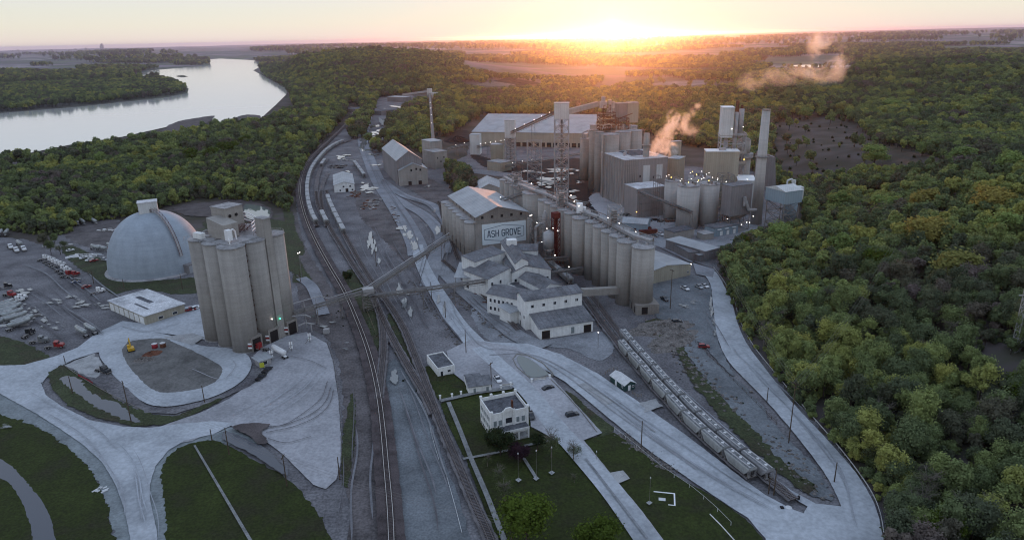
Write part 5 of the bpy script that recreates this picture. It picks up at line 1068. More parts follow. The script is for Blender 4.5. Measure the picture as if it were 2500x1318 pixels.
f = bld('mill_court_roof', 'low dark roofed link between the parallel mill wings', 'mill building', frame((1296, 716), (1330, 706), (1296, 676), 6.5), 'white_wall', 'roof_dark', 'flat', parapet=.3)
f = bld('mill_inner_wing', 'narrow white mill wing running back behind the long hall', 'mill building', frame((1326, 707), (1372, 696), (1330, 664), 9.5), 'white_wall', 'roof_grey', 'gy', zr=11.8, over=.4, ridge=.35)
f = bld('mill_cross_hall', 'white mill hall facing the yard with two small windows under a grey shed roof', 'mill building', frame((1191, 682), (1252, 664), (1224, 634), 11.0), 'white_wall', 'roof_grey', 'gy', zr=13.6, over=.5, ridge=.9)
opening(f, 'F', 2.0, 7.0, 1.2, 1.7); opening(f, 'F', 2.0, 3.4, 1.2, 1.7); opening(f, 'F', 7.5, 7.0, 1.2, 1.7); opening(f, 'L', 2, 2, 2, 3, m='dark')
f = bld('mill_gabled_tower', 'white mill hall with a stepped gable and four windows in a row', 'mill building', frame((1250, 666), (1345, 658), (1300, 612), 11.5), 'white_wall', 'roof_grey', 'gy', zr=14.6, over=.5, ridge=.35)
for u in (.06, .34, .62, .88): opening(f, 'F', f.w * u, 6.4, 1.2, 1.6)
b = MB(); b.profy([(f.w * .10, 9), (f.w * .42, 9), (f.w * .42, 16.8), (f.w * .26, 18.6), (f.w * .10, 16.0)], .3, f.d + 6); b.build('clerestory', 'white_wall', f.t)
b = MB(); b.profy([(f.w * .07, 15.9), (f.w * .26, 18.65), (f.w * .26, 18.9), (f.w * .07, 16.2)], 0, f.d + 6.3); b.profy([(f.w * .26, 18.66), (f.w * .45, 16.5), (f.w * .45, 16.8), (f.w * .26, 18.91)], 0, f.d + 6.3); b.build('clerestory_roof', 'roof_grey', f.t)
b = MB(); b.box(f.w * .15, f.d * .75, 18.0, f.w * .40, f.d * .75 + 4, 21); b.build('roof_cupola', 'white_wall', f.t)
f2 = bld('mill_upper_hall', 'white mill hall tucked against the foot of the sign building', 'mill building', frame((1159, 640), (1232, 616), (1262, 588), 15.0), 'white_wall', 'roof_grey', 'shed', zr=16.5, over=.4)
f3 = bld('mill_back_hall', 'white mill hall under the right corner of the sign building', 'mill building', frame((1262, 612), (1312, 612), (1312, 596), 15.0), 'white_wall', 'roof_grey', 'gx', zr=16.8, over=.4)
f = bld('open_loading_canopy', 'ribbed grey open canopy beside the mill where the lower conveyor ends', 'canopy', frame((1110, 678), (1192, 679), (1180, 652), 8.0), 'white_wall', 'roof_metal', 'shed', zr=10.5, over=.4)
for c in list(f.t.children):
    if c.name.startswith('wall'): bpy.data.objects.remove(c)
b = MB()
for x in (.2, f.w * .5, f.w - .3):
    for y in (.2, f.d - .3): b.tube((x, y, 0), (x, y, 8.2 + y / f.d * 2), .18, 6)
b.build('posts', 'steel', f.t)
# enclosed gallery from mill to silos, pipe bridges
def gallery(name, label, P, Q, w, h, m='concrete', legs=(), z0=0):
    P = Vector(P); Q = Vector(Q); t = thing(name, label, 'conveyor', P.x, P.y, 0, 0); b = MB(); b.beam(Vector((0, 0, P.z)), Q - Vector((P.x, P.y, 0)), w, h); b.build('housing', m, t)
    d = Q - P; k = Vector((-d.y, d.x, 0)).normalized()
    for s in legs:
        q = d * s + Vector((0, 0, P.z)); b = MB()
        for e in (-1, 1): b.tube(q + k * e * w * .5 - Vector((0, 0, h)), Vector((q.x, q.y, 0)) + k * e * w * .8, .16, 5)
        n = max(1, int(q.z / 5))
        for j in range(n): z = q.z * j / n; b.tube(Vector((q.x, q.y, z)) + k * w * .7, Vector((q.x, q.y, z + q.z / n * .8)) - k * w * .7, .09, 4)
        b.build('trestle_leg', 'steel', t)
    return t
a = G(1421, 705, 11); c = G(1508, 700, 9); gallery('enclosed_gallery', 'pale enclosed gallery bridging from the mill hall to the silo base', a, c, 3.0, 3.4, 'concrete', (.4,))
M['steel_cover'] = mat('steel_cover', (.075, .072, .072), rough=.7, var=.2)
def truss_conveyor(label, P, Q, w=2.4, h=2.4, legs=(), cover='steel_cover', lights=(), name='conveyor', lm='lamp_white', npan=None, dark='steel'):
    P = Vector(P); Q = Vector(Q); t = thing(name, label, 'conveyor', P.x, P.y, 0, 0); O = Vector((P.x, P.y, 0)); d = Q - P; k = Vector((-d.y, d.x, 0)).normalized() * (w / 2); b = MB(); n = npan or max(3, int(d.length / 4))
    b.beam(P - O - Vector((0, 0, h * .55)), Q - O - Vector((0, 0, h * .55)), w * .8, .35); b.build('belt_deck', dark, t)
    b = MB(); b.beam(P - O + Vector((0, 0, .1)), Q - O + Vector((0, 0, .1)), w * .9, .3); b.build('belt_cover', cover, t)
    b = MB()
    for e in (-1, 1):
        for z in (0, -h): b.tube(P - O + k * e + Vector((0, 0, z)), Q - O + k * e + Vector((0, 0, z)), .11, 4)
        for i in range(n):
            p = P - O + d * (i / n) + k * e; q = P - O + d * ((i + 1) / n) + k * e
            b.tube(p, p - Vector((0, 0, h)), .07, 4); b.tube(p if i % 2 else p - Vector((0, 0, h)), q - Vector((0, 0, h)) if i % 2 else q, .07, 4)
    b.build('truss', dark, t)
    for s in legs:
        q = P - O + d * s; b = MB()
        for e in (-1, 1): b.tube(q + k * e - Vector((0, 0, h)), Vector((q.x, q.y, 0)) + k * e * 1.5, .16, 5)
        m_ = max(1, int(q.z / 6))
        for j in range(m_): z = q.z * j / m_; b.tube(Vector((q.x, q.y, z)) + k * 1.2, Vector((q.x, q.y, min(q.z - h, z + q.z / m_))) - k * 1.2, .09, 4)
        b.build('trestle_leg', dark, t)
    for s in lights: lampat(t, P + d * s + Vector((0, 0, 1.3)), lm, .42)
    return t
# conveyors crossing the tracks
J = G(903, 757); zj = 17.5; zj = ZX(J.x, J.y, 706)
a0 = G(716, 722, zj)
pE_ = pC + vb * 2; st = Vector((pE_.x + rs * .9, pE_.y - 1, zj - 1))
agp = G(1097, 576, 14)
truss_conveyor('lower conveyor from the loading silos across the main line to the trestle tower', st, (J.x, J.y, zj), 2.0, 2.2, (.30, .62))
tt = truss_conveyor('covered conveyor climbing from the trestle tower to the sign building', (J.x, J.y, zj), agp, 2.0, 2.4, (.9,)); 
e = G(1185, 682, 11); truss_conveyor('level conveyor from the trestle tower across the yard to the mill canopy', (J.x + 1, J.y - 3, zj - 2), e, 2.4, 2.2, (.45, .72))
t = thing('trestle_tower', 'steel trestle tower where the two yard conveyors meet', 'tower', J.x, J.y, 0, .3); b = MB(); lattice(b, -3, -2, 3, 2, 0, zj - 1, .16, 4); b.build('frame', 'steel', t); b = MB(); b.box(-2.6, -2, zj - 2.6, 2.6, 2, zj + .6); b.build('transfer_house', 'steel_light', t)
t = thing('pipe_run', 'thin pale pipe on posts running beside the lower conveyor and up to the sign building', 'pipe', st.x, st.y, 0, 0); O = Vector((st.x, st.y, 0)); b = MB(); up = Vector((0, 0, 1.6))
k = Vector((J.x, J.y, zj)) - st
b.path([st - O + up + Vector((0, 2, 1.5)), st - O + k * .35 + up + Vector((0, 2, 1.5)), st - O + k * .45 + up + Vector((0, 1, -.6)), Vector((J.x, J.y, zj)) - O + up, agp - O + up * 1.2], .2, 7); b.build('pipe', 'steel_light', t)
for s in (.15, .3): q = st - O + k * s; b = MB(); b.tube((q.x, q.y + 1, 0), (q.x, q.y + 1, q.z + 2.6), .2, 6); b.build('post', 'steel_light', t)
b = MB(); b.path([Vector((3, -2, 4)), Vector((6, -1, 5)), Vector((8, 0, 4)), Vector((8, 0, 0))], .35, 7); b.path([Vector((1, -3, 9)), Vector((7, -3, 9.6)), Vector((9, -2, 8))], .25, 7); b.box(14, -3, 0, 16.5, -1, 2.2); b.build('blower_pipe', 'steel_light', t)
a = G(1314, 632, 9); c = G(1388, 626, 9); truss_conveyor('pipe bridge behind the mill, the farther of two over the sunken track', a, c, 2.4, 2.0, (.5,), lights=(.55,), name='pipe_bridge')
a = G(1345, 664, 9); c = G(1424, 652, 9); truss_conveyor('pipe bridge behind the mill, the nearer of two over the sunken track', a, c, 2.0, 1.6, (.5,), lights=(.55,), name='pipe_bridge')
a = G(1222, 486, 28); c = G(1305, 460, 33); truss_conveyor('truss conveyor from the sign building roof to the broad bin', a, c, 2.8, 2.6, (), lights=(.0,))
# red tower and blue hopper between sign building and silos
p = G(1357, 652); t = thing('red_elevator_tower', 'dark red steel elevator tower between the sign building and the silos', 'tower', p.x, p.y, 0, .4); b = MB(); lattice(b, -1.8, -1.8, 1.8, 1.8, 0, 30, .16, 9); b.box(-.8, -.8, 0, .8, .8, 30); b.build('frame', 'red_steel', t); b = MB(); b.box(-2, -2, 29, 2, 2, 32); b.build('head', 'red_steel', t); lampat(t, (0, -2.3, 22), 'lamp_white', .45)
p = G(1340, 655); t = thing('blue_hopper_bin', 'blue-grey bin on steel legs left of the red tower', 'bin', p.x, p.y, 0, .2); b = MB(); b.cyl(0, 0, 12, 21, 3.0, n=24); b.cyl(0, 0, 9, 12, 1.0, 3.0, 24); b.build('shell', 'steel_light', t, smooth=True); b = MB(); lattice(b, -2.4, -2.4, 2.4, 2.4, 0, 12, .15, 3); b.build('legs', 'steel', t); b = MB(); b.cyl(0, 0, 21, 22.5, 3.0, .6, 24); b.build('cone_roof', 'steel_light', t)
lampat(t, (-3.5, -2.5, 5.5), 'lamp_orange', .5); lampat(t, (2, -2, 24), 'lamp_white', .4); lampat(t, (-4, 0, 16), 'lamp_white', .3)
p = G(1318, 640); t = thing('dust_collector_stack', 'grey cluster of ducts and filters right of the sign building', 'filter', p.x, p.y, 0, .3); b = MB(); b.box(-2.5, -2, 0, 2.5, 2, 12); b.build('filter_house', 'cladding_grey', t)
b = MB(); b.path([Vector((-3, -2, 12)), Vector((-3, -2, 22)), Vector((0, -2, 24)), Vector((2, -1, 20)), Vector((2, -1, 12))], .8, 9); b.cyl(4, 2, 10, 27, 1.5, n=14); b.cyl(4, 2, 27, 30, 1.5, .6, 14); b.build('ducts', 'steel_light', t); b = MB(); lattice(b, -5, -3, 6, 4, 0, 26, .14, 5); b.build('frame', 'steel', t)
lampat(t, (-3, -4, 25), 'lamp_white', .4); lampat(t, (3, -4, 21), 'lamp_white', .4); lampat(t, (-5, 2, 28), 'lamp_white', .4)
# ------------------------------------------------------------ buildings right of the silo row
f = bld('green_warehouse', 'pale green metal warehouse with a broad ribbed gable roof', 'warehouse', frame((1566, 672), (1687, 645), (1628, 592), 6.6), 'cladding_tan', 'roof_metal', 'gy', zr=9.0, over=.4)
opening(f, 'F', f.w * .93, 2.0, .9, 1.1); lampat(f.t, (f.w - .3, -.5, 6.9), 'lamp_white', .5)
f = bld('laboratory', 'flat-roofed laboratory building with a pale roof and a dark entrance wall', 'laboratory', frame((1682, 616), (1722, 612), (1668, 580), 5.0, 'R'), 'cladding_grey', 'roof_grey', 'flat', parapet=0)
f = frame((1722, 613), (1756, 604), (1686, 570), 6.2); bld('laboratory_hall', 'larger light-roofed hall behind the flat laboratory', 'hall', f, 'cladding_grey', 'roof_metal', 'flat', parapet=0)
f = bld('guard_house', 'small flat-roofed gatehouse with warm lit window near the trees', 'gatehouse', frame((1707, 622), (1737, 617), (1728, 608), 4.0), 'cladding_grey', 'roof_metal', 'flat', parapet=0, over=.6); opening(f, 'F', f.w * .35, 1.6, 2.6, .9, m='lamp_orange')
f = bld('blue_white_building', 'long pale blue office block with three doors and small awnings', 'office block', frame((1744, 557), (1803, 547), (1783, 539), 6.0), 'cladding_blue', 'roof_grey', 'flat', parapet=0, over=.5)
for k in range(3): opening(f, 'F', f.w * (.25 + .27 * k), .1, 2.2, 3.0, 'door', 'white_wall', 'steel'); b = MB(); b.box(f.w * (.12 + .3 * k), -1.0, 4.4, f.w * (.12 + .3 * k) + 3, 0, 4.8); b.build('awning', 'white_paint', f.t)
f = bld('pump_house', 'small grey block left of the blue office block', 'pump house', frame((1720, 572), (1743, 568), (1735, 560), 4.0), 'concrete', 'concrete_top', 'flat', parapet=0)
f = bld('motor_shop', 'flat dark-roofed block in front of the three round bins', 'workshop', frame((1646, 567), (1695, 558), (1676, 549), 6.0), 'concrete', 'roof_dark', 'flat', parapet=0)
f = bld('blue_metal_shed', 'pale blue metal shed with a low gable left of the scrap rows', 'shed', frame((1518, 544), (1580, 548), (1566, 533), 6.0), 'cladding_blue', 'roof_metal', 'gx', zr=7.8)
gC = 'dark red shipping containers'
for k, (u, v, lab) in enumerate(((1562, 574, 'dark red shipping container, the nearer of the pair'), (1548, 568, 'dark red shipping container, the farther of the pair'))):
    p = G(u, v); t = thing('shipping_container', lab, 'container', p.x, p.y, .1, .18, gC); b = MB(); b.box(0, 0, .15, 12.2, 2.44, 2.75); b.build('body', 'red_steel', t); b = MB()
    for x in (0, 12.0):
        for y in (-.02, 2.26): b.box(x - .02, y, 0, x + .22, y + .2, 2.78)
    for i in range(20): b.box(.5 + i * .58, -.06, .3, .75 + i * .58, 0, 2.6)
    b.build('frame_ribs', 'rust', t)
# ------------------------------------------------------------ three round bins
gB3 = 'fat round bins in the middle of the plant'
for k, (u, v, r, z, lab) in enumerate(((1682, 451, 7.4, 29.2, 'front fat round bin of the cluster with lamps on its roof'), (1733, 447, 6.7, 29.0, 'right fat round bin of the cluster beside the pipe rack'), (1643, 440, 5.6, 27.6, 'left fat round bin of the cluster'), (1708, 432, 7.6, 29.0, 'rear fat round bin hidden behind the front pair'))):
    p = G(u, v, z); t = silo(lab, p.x, p.y, r, z, gB3, n=36, m='concrete_pale'); c = MB(); pts = [Vector((r * math.cos(a), r * math.sin(a), z)) for a in np.linspace(0, 2 * math.pi, 17)]; rail(c, pts, 1.1, .06, 4); c.build('guard_rail', 'steel_light', t)
    c = MB()
    for i in range(5): x, y = rnd.uniform(-r * .6, r * .6), rnd.uniform(-r * .6, r * .6); c.box(x - .6, y - .6, z, x + .6, y + .6, z + rnd.uniform(.8, 2.4))
    c.tube((-r * .8, 0, z + 2.4), (r * .8, 1, z + 2.2), .3, 6); c.build('roof_equipment', 'steel', t)
    for i in range(6 if k != 2 else 3):
        a = i * 1.1 + k; lampat(t, (r * .85 * math.cos(a), r * .85 * math.sin(a), z + 2.8), 'lamp_yellow' if (i + k) % 4 == 0 else 'lamp_white', .34)
p = G(1640, 436, 27.6)
truss_conveyor('long double pipe bridge dropping from the low block to the front fat bin', G(1556, 464, 21), G(1690, 517, 14), 2.6, 2.2, (.99, .5))
# ------------------------------------------------------------ tall silo block and ribbed block
ZT_ = 50.0; gT = 'tall silos of the kiln block'
Tp = [(1449, 317, 3.6, 'slim tall silo at the front left of the kiln block'), (1463, 322, 3.6, 'second slim tall silo of the kiln block'), (1450, 305, 3.6, 'slim tall silo at the rear left of the kiln block'), (1490, 327, 7.0, 'left broad tall silo of the kiln block'), (1521, 321, 6.4, 'middle broad tall silo of the kiln block'), (1549, 318, 6.4, 'right broad tall silo of the kiln block'), (1475, 312, 6.4, 'rear left broad tall silo of the kiln block'), (1507, 309, 6.4, 'rear middle broad tall silo of the kiln block'), (1538, 307, 6.4, 'rear right broad tall silo of the kiln block')]
for u, v, r, lab in Tp: p = G(u, v, ZT_); silo(lab, p.x, p.y, r, ZT_, gT, n=30)
p = G(1475, 330, ZT_); t = thing('elevator_duct', 'narrow square duct running up the front of the tall silos', 'duct', p.x, p.y - 1.5, 0, .1); b = MB(); b.box(-.8, -.6, 0, .8, .8, ZT_); b.build('housing', 'concrete_dark', t)
# head structure over silos
p = G(1478, 316, ZT_); t = thing('kiln_head_tower', 'rusty steel tower and transfer house on top of the tall silos', 'tower', p.x, p.y, 0, .12)
b = MB(); lattice(b, -6, -5, 7, 5, ZT_, ZT_ + 14, .24, 5); lattice(b, -2.5, -3, 3.5, 3, ZT_, ZT_ + 20, .2, 6); b.build('frame', 'rust', t)
b = MB()
for z in (4, 8.5, 13): b.box(-6.4, -5.4, ZT_ + z, 7.4, 5.4, ZT_ + z + .3)
b.build('floors', 'steel', t)
b = MB(); b.box(-5, -2.5, ZT_ + 17.5, .5, 2.5, ZT_ + 23); b.box(-3.6, -1.5, ZT_ + 23, -1, 1.5, ZT_ + 27); b.cyl(3.4, 0, ZT_ + 17, ZT_ + 24, 1.5, n=14); b.cyl(6.2, 0, ZT_ + 17, ZT_ + 22.5, 1.3, n=14); b.cyl(3, 0, ZT_ + 11, ZT_ + 17, 3.2, 2, 16); b.build('transfer_house', 'steel_light', t)
b = MB(); b.path([Vector((-4, -5.6, ZT_ + .5)), Vector((-3, -5.6, ZT_ + 4)), Vector((2, -5.6, ZT_ + 5)), Vector((4, -5.6, ZT_ + 3.5))], .4, 7)
for k in range(5): b.cyl(8 + k * 3.2, -3 + (k % 2) * 3, ZT_ + .2, ZT_ + rnd.uniform(2.5, 5.5), rnd.uniform(.8, 1.7), n=12)
b.build('ducts', 'steel_light', t); b = MB()
for k in range(3): b.beam(Vector((6 + k, 4 - k * 3, ZT_ + 6 + k)), Vector((20 + k, 3 - k * 3, ZT_ + 11 + k)), 1.2, .6)
lattice(b, 10, -4, 19, 4, ZT_, ZT_ + 9, .2, 3); b.build('walkway_frame', 'rust', t)
f = frame((1502, 254), (1536, 254), (1536, 250), ZT_ + 16.5)
p = G(1502, 254, ZT_ + 16.5); q = G(1563, 253, ZT_ + 16.5)
t = thing('bucket_elevator_house', 'pair of tall grey windowless houses standing on the right of the tall silos', 'tower', p.x, p.y + 6, 0, .05); w = (q - p).length
b = MB(); b.box(0, 0, ZT_, w * .56, 9, ZT_ + 16); b.build('dark_house', 'cladding_grey', t); b = MB(); b.box(w * .56 + .02, -1.5, ZT_ - 1, w, 9, ZT_ + 16.4); b.build('light_house', 'cladding_tan', t); b = MB(); b.box(-.3, -.3, ZT_ + 16, w * .56, 9.3, ZT_ + 16.35); b.box(w * .56 + .03, -1.8, ZT_ + 16.4, w + .3, 9.3, ZT_ + 16.8); b.build('roof', 'concrete_top', t)
f = frame((1527, 391), (1631, 383), (1475, 371), 36.2, 'L'); f.d = max(f.d, 34); fr_ = f
bld('ribbed_block', 'big grey block with vertical ribs, snowy roof edge and steam rising from its roof', 'mill block', f, 'ribbed', 'roof_white', 'flat', parapet=0, over=.5)
b = MB(); b.box(f.w * .35, f.d * .35, 36.2, f.w * .9, f.d * .95, 36.3); b.build('roof_patch', 'roof_dark', f.t)
for k in range(9): b = MB(); b.box(-.45, 1 + k * (f.d - 2) / 9, 0, 0, 1.7 + k * (f.d - 2) / 9, 35.8); b.build('pilaster', 'concrete', f.t)
for k in range(7): b = MB(); b.box(1 + k * f.w / 24, -.35, 0, 1.4 + k * f.w / 24, 0, 35.8); b.build('pilaster', 'concrete', f.t)
b = MB(); b.box(f.w * .42, -.12, 18, f.w * .58, -.01, 31); b.box(f.w * .74, -.12, 20, f.w * .88, -.01, 31); b.build('patched_panel', 'cladding_white', f.t)
for x, z in ((.34, 22), (.66, 20.5), (.80, 22)): opening(f, 'F', f.w * x, z, 1.0, 1.8, m='dark', frame_m='steel')
for x, y in ((.2, .4), (.3, .5), (.34, .62), (.55, .2)): b = MB(); b.cyl(f.w * x, f.d * y, 36.2, 38.4, .7, n=10); b.cyl(f.w * x, f.d * y, 38.4, 38.8, 1.0, n=10); b.build('roof_vent', 'steel_light', f.t)
f = bld('lower_block', 'lower grey concrete block with a pale roof at the foot of the ribbed block', 'mill block', frame((1557, 461), (1626, 454), (1527, 449), 21.5, 'L'), 'ribbed', 'roof_white', 'flat', parapet=0, over=.4)
lampat(f.t, (-1, -1.2, 5), 'lamp_orange', .55); lampat(f.t, (-14, 1, 4), 'lamp_orange', .4); lampat(f.t, (-16, 0, 2.5), 'lamp_white', .4)
b = MB(); lattice(b, f.w * .55, -3, f.w * .7, 0, 0, 30, .14, 5, False); lattice(b, 2, -3, f.w * .5, -.2, 0, 16, .12, 3, False); b.build('front_scaffold', 'steel', f.t)
p = G(1425, 345, 40); f = bld('small_left_silo_house', 'block', 'block', frame((1631, 386), (1658, 388), (1652, 380), 33), 'cladding_tan', 'roof_white', 'flat', parapet=0); f.t.name = 'annex_block'; f.t['label'] = 'tan annex with a pale roof right behind the ribbed block'
f = bld('tan_tower', 'slim tan tower rising behind the steam cloud', 'tower', frame((1640, 346), (1664, 344), (1664, 342), 44), 'cladding_tan', 'roof_metal', 'flat', parapet=0); f.t['category'] = 'tower'; opening(f, 'F', f.w * .6, 30, 1.2, 3, m='dark', frame_m='steel')
p = G(1579, 400); p = Vector((*G(1579, 332, 52).xy, 0)); t = thing('short_stack', 'short concrete stack with a platform behind the ribbed block', 'chimney', p.x, p.y, 0); b = MB(); b.cyl(0, 0, 0, 54, 2.6, 2.2, 20); b.build('shaft', 'concrete', t, smooth=True); b = MB(); b.cyl(0, 0, 45, 45.3, 3.6, n=20); b.build('platform', 'steel', t)
p = G(1430, 338, 37); t = silo('grey silo left of the kiln block with cyclones on its roof', p.x, p.y, 5.2, 37, None, n=28); b = MB(); b.path([Vector((-3, 0, 37)), Vector((-3, 0, 42)), Vector((2, 0, 44)), Vector((3, 0, 39))], .7, 8); b.box(-2, -2, 37, 1, 1, 41); b.build('cyclone_ducts', 'steel_light', t)
# ------------------------------------------------------------ chimney, preheater tower and neighbours
p = G(1845, 546); zc = ZX(p.x, p.y, 269); t = thing('tall_chimney', 'tall tapering pale concrete chimney with one platform ring', 'chimney', p.x, p.y, 0); b = MB(); b.cyl(0, 0, 0, zc, 3.8, 2.6, 32, cap=True); b.build('shaft', 'concrete_pale', t, smooth=True)
b = MB(); b.cyl(0, 0, zc * .60, zc * .60 + .4, 4.6, n=28); pts = [Vector((4.5 * math.cos(a), 4.5 * math.sin(a), zc * .60 + .4)) for a in np.linspace(0, 2 * math.pi, 15)]; rail(b, pts, 1.3, .07, 4); b.build('platform', 'steel', t); b = MB(); b.cyl(0, 0, zc - .2, zc + .5, 2.85, n=28); b.cyl(0, 0, zc, zc + .52, 2.2, n=20); b.build('rim', 'concrete_dark', t)
f = bld('white_block_tower', 'tall pale windowless block with a white roof in front of the preheater tower', 'block', frame((1772, 373), (1806, 369), (1725, 370), 47.0, 'L'), 'cladding_white', 'roof_white', 'flat', parapet=0)
p0_, p1_ = G(1725, 371, 42), G(1806, 371, 42)
bpy.data.objects.remove([c for c in f.t.children if c.name.startswith('wall')][0]); [bpy.data.objects.remove(c) for c in list(f.t.children)]
f.t.location = (p0_.x, p0_.y, 0); f.t.rotation_euler.z = math.atan2(p1_.y - p0_.y, p1_.x - p0_.x); w = (p1_ - p0_).length
b = MB(); b.prism([(0, 0), (w, 0), (w, 12), (0, 12)], 0, 42); b.build('wall', 'cladding_tan', f.t); b = MB(); b.prism([(-.3, -.3), (w + .3, -.3), (w + .3, 12.3), (-.3, 12.3)], 42, 42.5); b.build('roof', 'white_paint', f.t); b = MB(); b.box(w * .4, 3, 42.5, w * .6, 5, 44.5); b.build('roof_equipment', 'steel_light', f.t); f.w = w; f.d = 12; opening(f, 'F', w * .3, 17, 1.4, 2.4, m='dark', frame_m='steel')
pz = (p0_ + p1_) / 2; t = thing('preheater_tower', 'tall open steel preheater tower with a white upper box and lit floors', 'tower', pz.x + 11, pz.y + 16, 0, f.t.rotation_euler.z)
zt = ZX(pz.x + 3, pz.y + 16, 262); b = MB(); lattice(b, -9, -6, 9, 6, 0, zt * .74, .32, 7); b.build('frame', 'steel_light', t)
b = MB(); b.box(-9.5, -6.6, zt * .70, -1.0, 5, zt); b.build('upper_box', 'cladding_white', t); b = MB(); b.box(-9.8, -6.9, zt, -.7, 5.3, zt + .4); b.build('upper_box_roof', 'white_paint', t)
b = MB()
for z in (.42, .53, .72): b.box(-10, -7, zt * z, 10, 7, zt * z + .35); b.box(-10, -7, zt * z, 10, -6.7, zt * z + 2.6) if z < .7 else None
b.build('floor_deck', 'concrete', t)
b = MB(); b.cyl(1.6, -2, zt * .35, zt * .95, 1.5, n=16); b.cyl(5.2, -1, zt * .74, zt * .98, 1.9, n=16); b.cyl(5.2, -1, zt * .68, zt * .74, .8, 1.9, 16); b.cyl(-5, -3, zt * .4, zt * .68, 1.6, n=14); b.cyl(1.6, -2, zt * .3, zt * .35, 1.0, 1.5, 16); b.build('cyclones', 'steel_light', t, smooth=True)
b = MB(); b.cyl(2.6, 3, zt * .7, zt + 4, 1.3, n=16); b.cyl(6, 4, zt * .7, zt + 1, 1.0, n=14); b.build('vent_stack', 'rust', t)
for x, z, m in ((-2, .79, 'lamp_white'), (6, .81, 'lamp_white'), (-1, .58, 'lamp_white'), (-8.5, .48, 'lamp_yellow'), (8.5, .48, 'lamp_yellow'), (-2, .45, 'lamp_white')): lampat(t, (x, -7.3, zt * z), m, .45)
p = G(1824, 365, 40); t = thing('round_stone_tower', 'round grey tower with a wide collar right of the white block', 'tower', p.x, p.y + 8, 0); b = MB(); b.cyl(0, 0, 0, 33, 6, n=28); b.cyl(0, 0, 36, 46, 5, n=28); b.build('shell', 'concrete', t, smooth=True); b = MB(); b.cyl(0, 0, 33, 36, 7.6, n=28); b.build('collar', 'concrete_top', t); b = MB(); b.cyl(0, 0, 46, 48, 5.2, 2.5, 28); b.build('cap', 'concrete_dark', t)
fh = frame((1788, 455), (1838, 448), (1832, 438), 31); fh.d = min(fh.d, 9)
f = bld('filter_hopper_house', 'ribbed grey filter house on legs between the pipe rack and the tall chimney', 'filter house', fh, 'cladding_grey', 'roof_grey', 'flat', z0=11, parapet=0)
b = MB(); w, d = f.w, f.d
b.add([(0, 0, 0), (w, 0, 0), (w, d, 0), (0, d, 0), (w * .4, d * .4, -4), (w * .6, d * .4, -4), (w * .6, d * .6, -4), (w * .4, d * .6, -4)], [(0, 1, 5, 4), (1, 2, 6, 5), (2, 3, 7, 6), (3, 0, 4, 7), (4, 5, 6, 7)]); b.build('hopper', 'steel', f.t); b = MB(); lattice(b, .3, .3, w - .3, d - .3, -11, 0, .2, 2); b.build('legs', 'steel', f.t)
b = MB(); b.path([Vector((w * .6, -1, 6)), Vector((w * .6, -1, 12)), Vector((w * .8, -2, 3)), Vector((w + 4, -1, 2))], 1.0, 9); b.build('duct', 'steel_light', f.t)
for x, z in ((.15, -5.5), (.55, -6.5), (.8, -5.5), (1.1, -2), (.95, -6)): lampat(f.t, (w * x, -1.2, z), 'lamp_white', .42)
f = bld('white_filter_building', 'long white building with a sloping roof left of the tall chimney', 'building', frame((1803, 440), (1845, 441), (1845, 428), 24), 'cladding_white', 'white_paint', 'flat', parapet=0); lampat(f.t, (f.w * .5, -.5, 25), 'lamp_white', .45)
p = G(1856, 470); t = thing('sloped_annex', 'grey sloping annex behind the tall chimney', 'annex', p.x, p.y + 10, 0, -.1); b = MB(); b.profy([(0, 0), (16, 0), (13, 27), (0, 31)], 0, 10); b.build('wall', 'cladding_grey', t); lampat(t, (3, -.6, 30), 'lamp_white', .4)
a0, a1 = G(1868, 479, 24), G(1916, 492, 24)
t = thing('blue_filter_house', 'pale blue-white filter house raised on steel legs right of the chimney', 'filter house', a0.x, a0.y, 0, math.atan2(a1.y - a0.y, a1.x - a0.x)); w = (a1 - a0).length
b = MB(); b.box(0, 0, 22, w, 14, 30); b.build('wall', 'cladding_blue', t); b = MB(); b.profy([(-.4, 30), (w + .4, 30), (w * .5, 32.5)], -.4, 14.4); b.build('roof', 'cladding_white', t); b = MB(); lattice(b, 1, 1, w - 1, 13, 0, 22, .25, 3); b.build('legs', 'steel', t)
p = G(1929, 505, 14); t = thing('blue_cylinder_bin', 'blue ribbed metal bin below the raised filter house', 'bin', p.x, p.y, 0); b = MB(); b.cyl(0, 0, 0, 26, 4.6, n=28); b.build('shell', 'cladding_blue', t, smooth=True); b = MB(); b.cyl(3, 5, 20, 31, 1.1, n=12); b.path([Vector((-2, 4, 26)), Vector((-2, 4, 31)), Vector((1, 4, 32)), Vector((2, 4, 27))], .6, 8); b.box(2, 0, 19, 8, 6, 27); b.build('ducts', 'cladding_white', t)
p = G(1765, 545); t = thing('pipe_rack', 'reddish pipe rack with many lamps between the fat bins and the filter house', 'pipe rack', p.x, p.y, 0, .15); b = MB(); lattice(b, -4, -3, 4, 6, 0, 34, .2, 7); lattice(b, 4, -2, 14, 6, 0, 12, .18, 2); b.build('frame', 'steel', t); b = MB()
for k in range(6): b.tube((-3.5 + k * 1.3, -3.4, 0), (-3.5 + k * 1.3, -3.4, 12 + 4 * (k % 3)), .25, 6)
b.cyl(-6, 0, 0, 26, 1.6, n=12); b.build('risers', 'rust', t)
for x, z, m in ((-2, 30, 'lamp_white'), (-1, 17, 'lamp_white'), (-3, 15, 'lamp_white'), (-1, 9, 'lamp_white'), (-2.5, 8, 'lamp_yellow'), (-4, 8.5, 'lamp_white'), (1, 4, 'lamp_white')): lampat(t, (x, -4, z), m, .40)
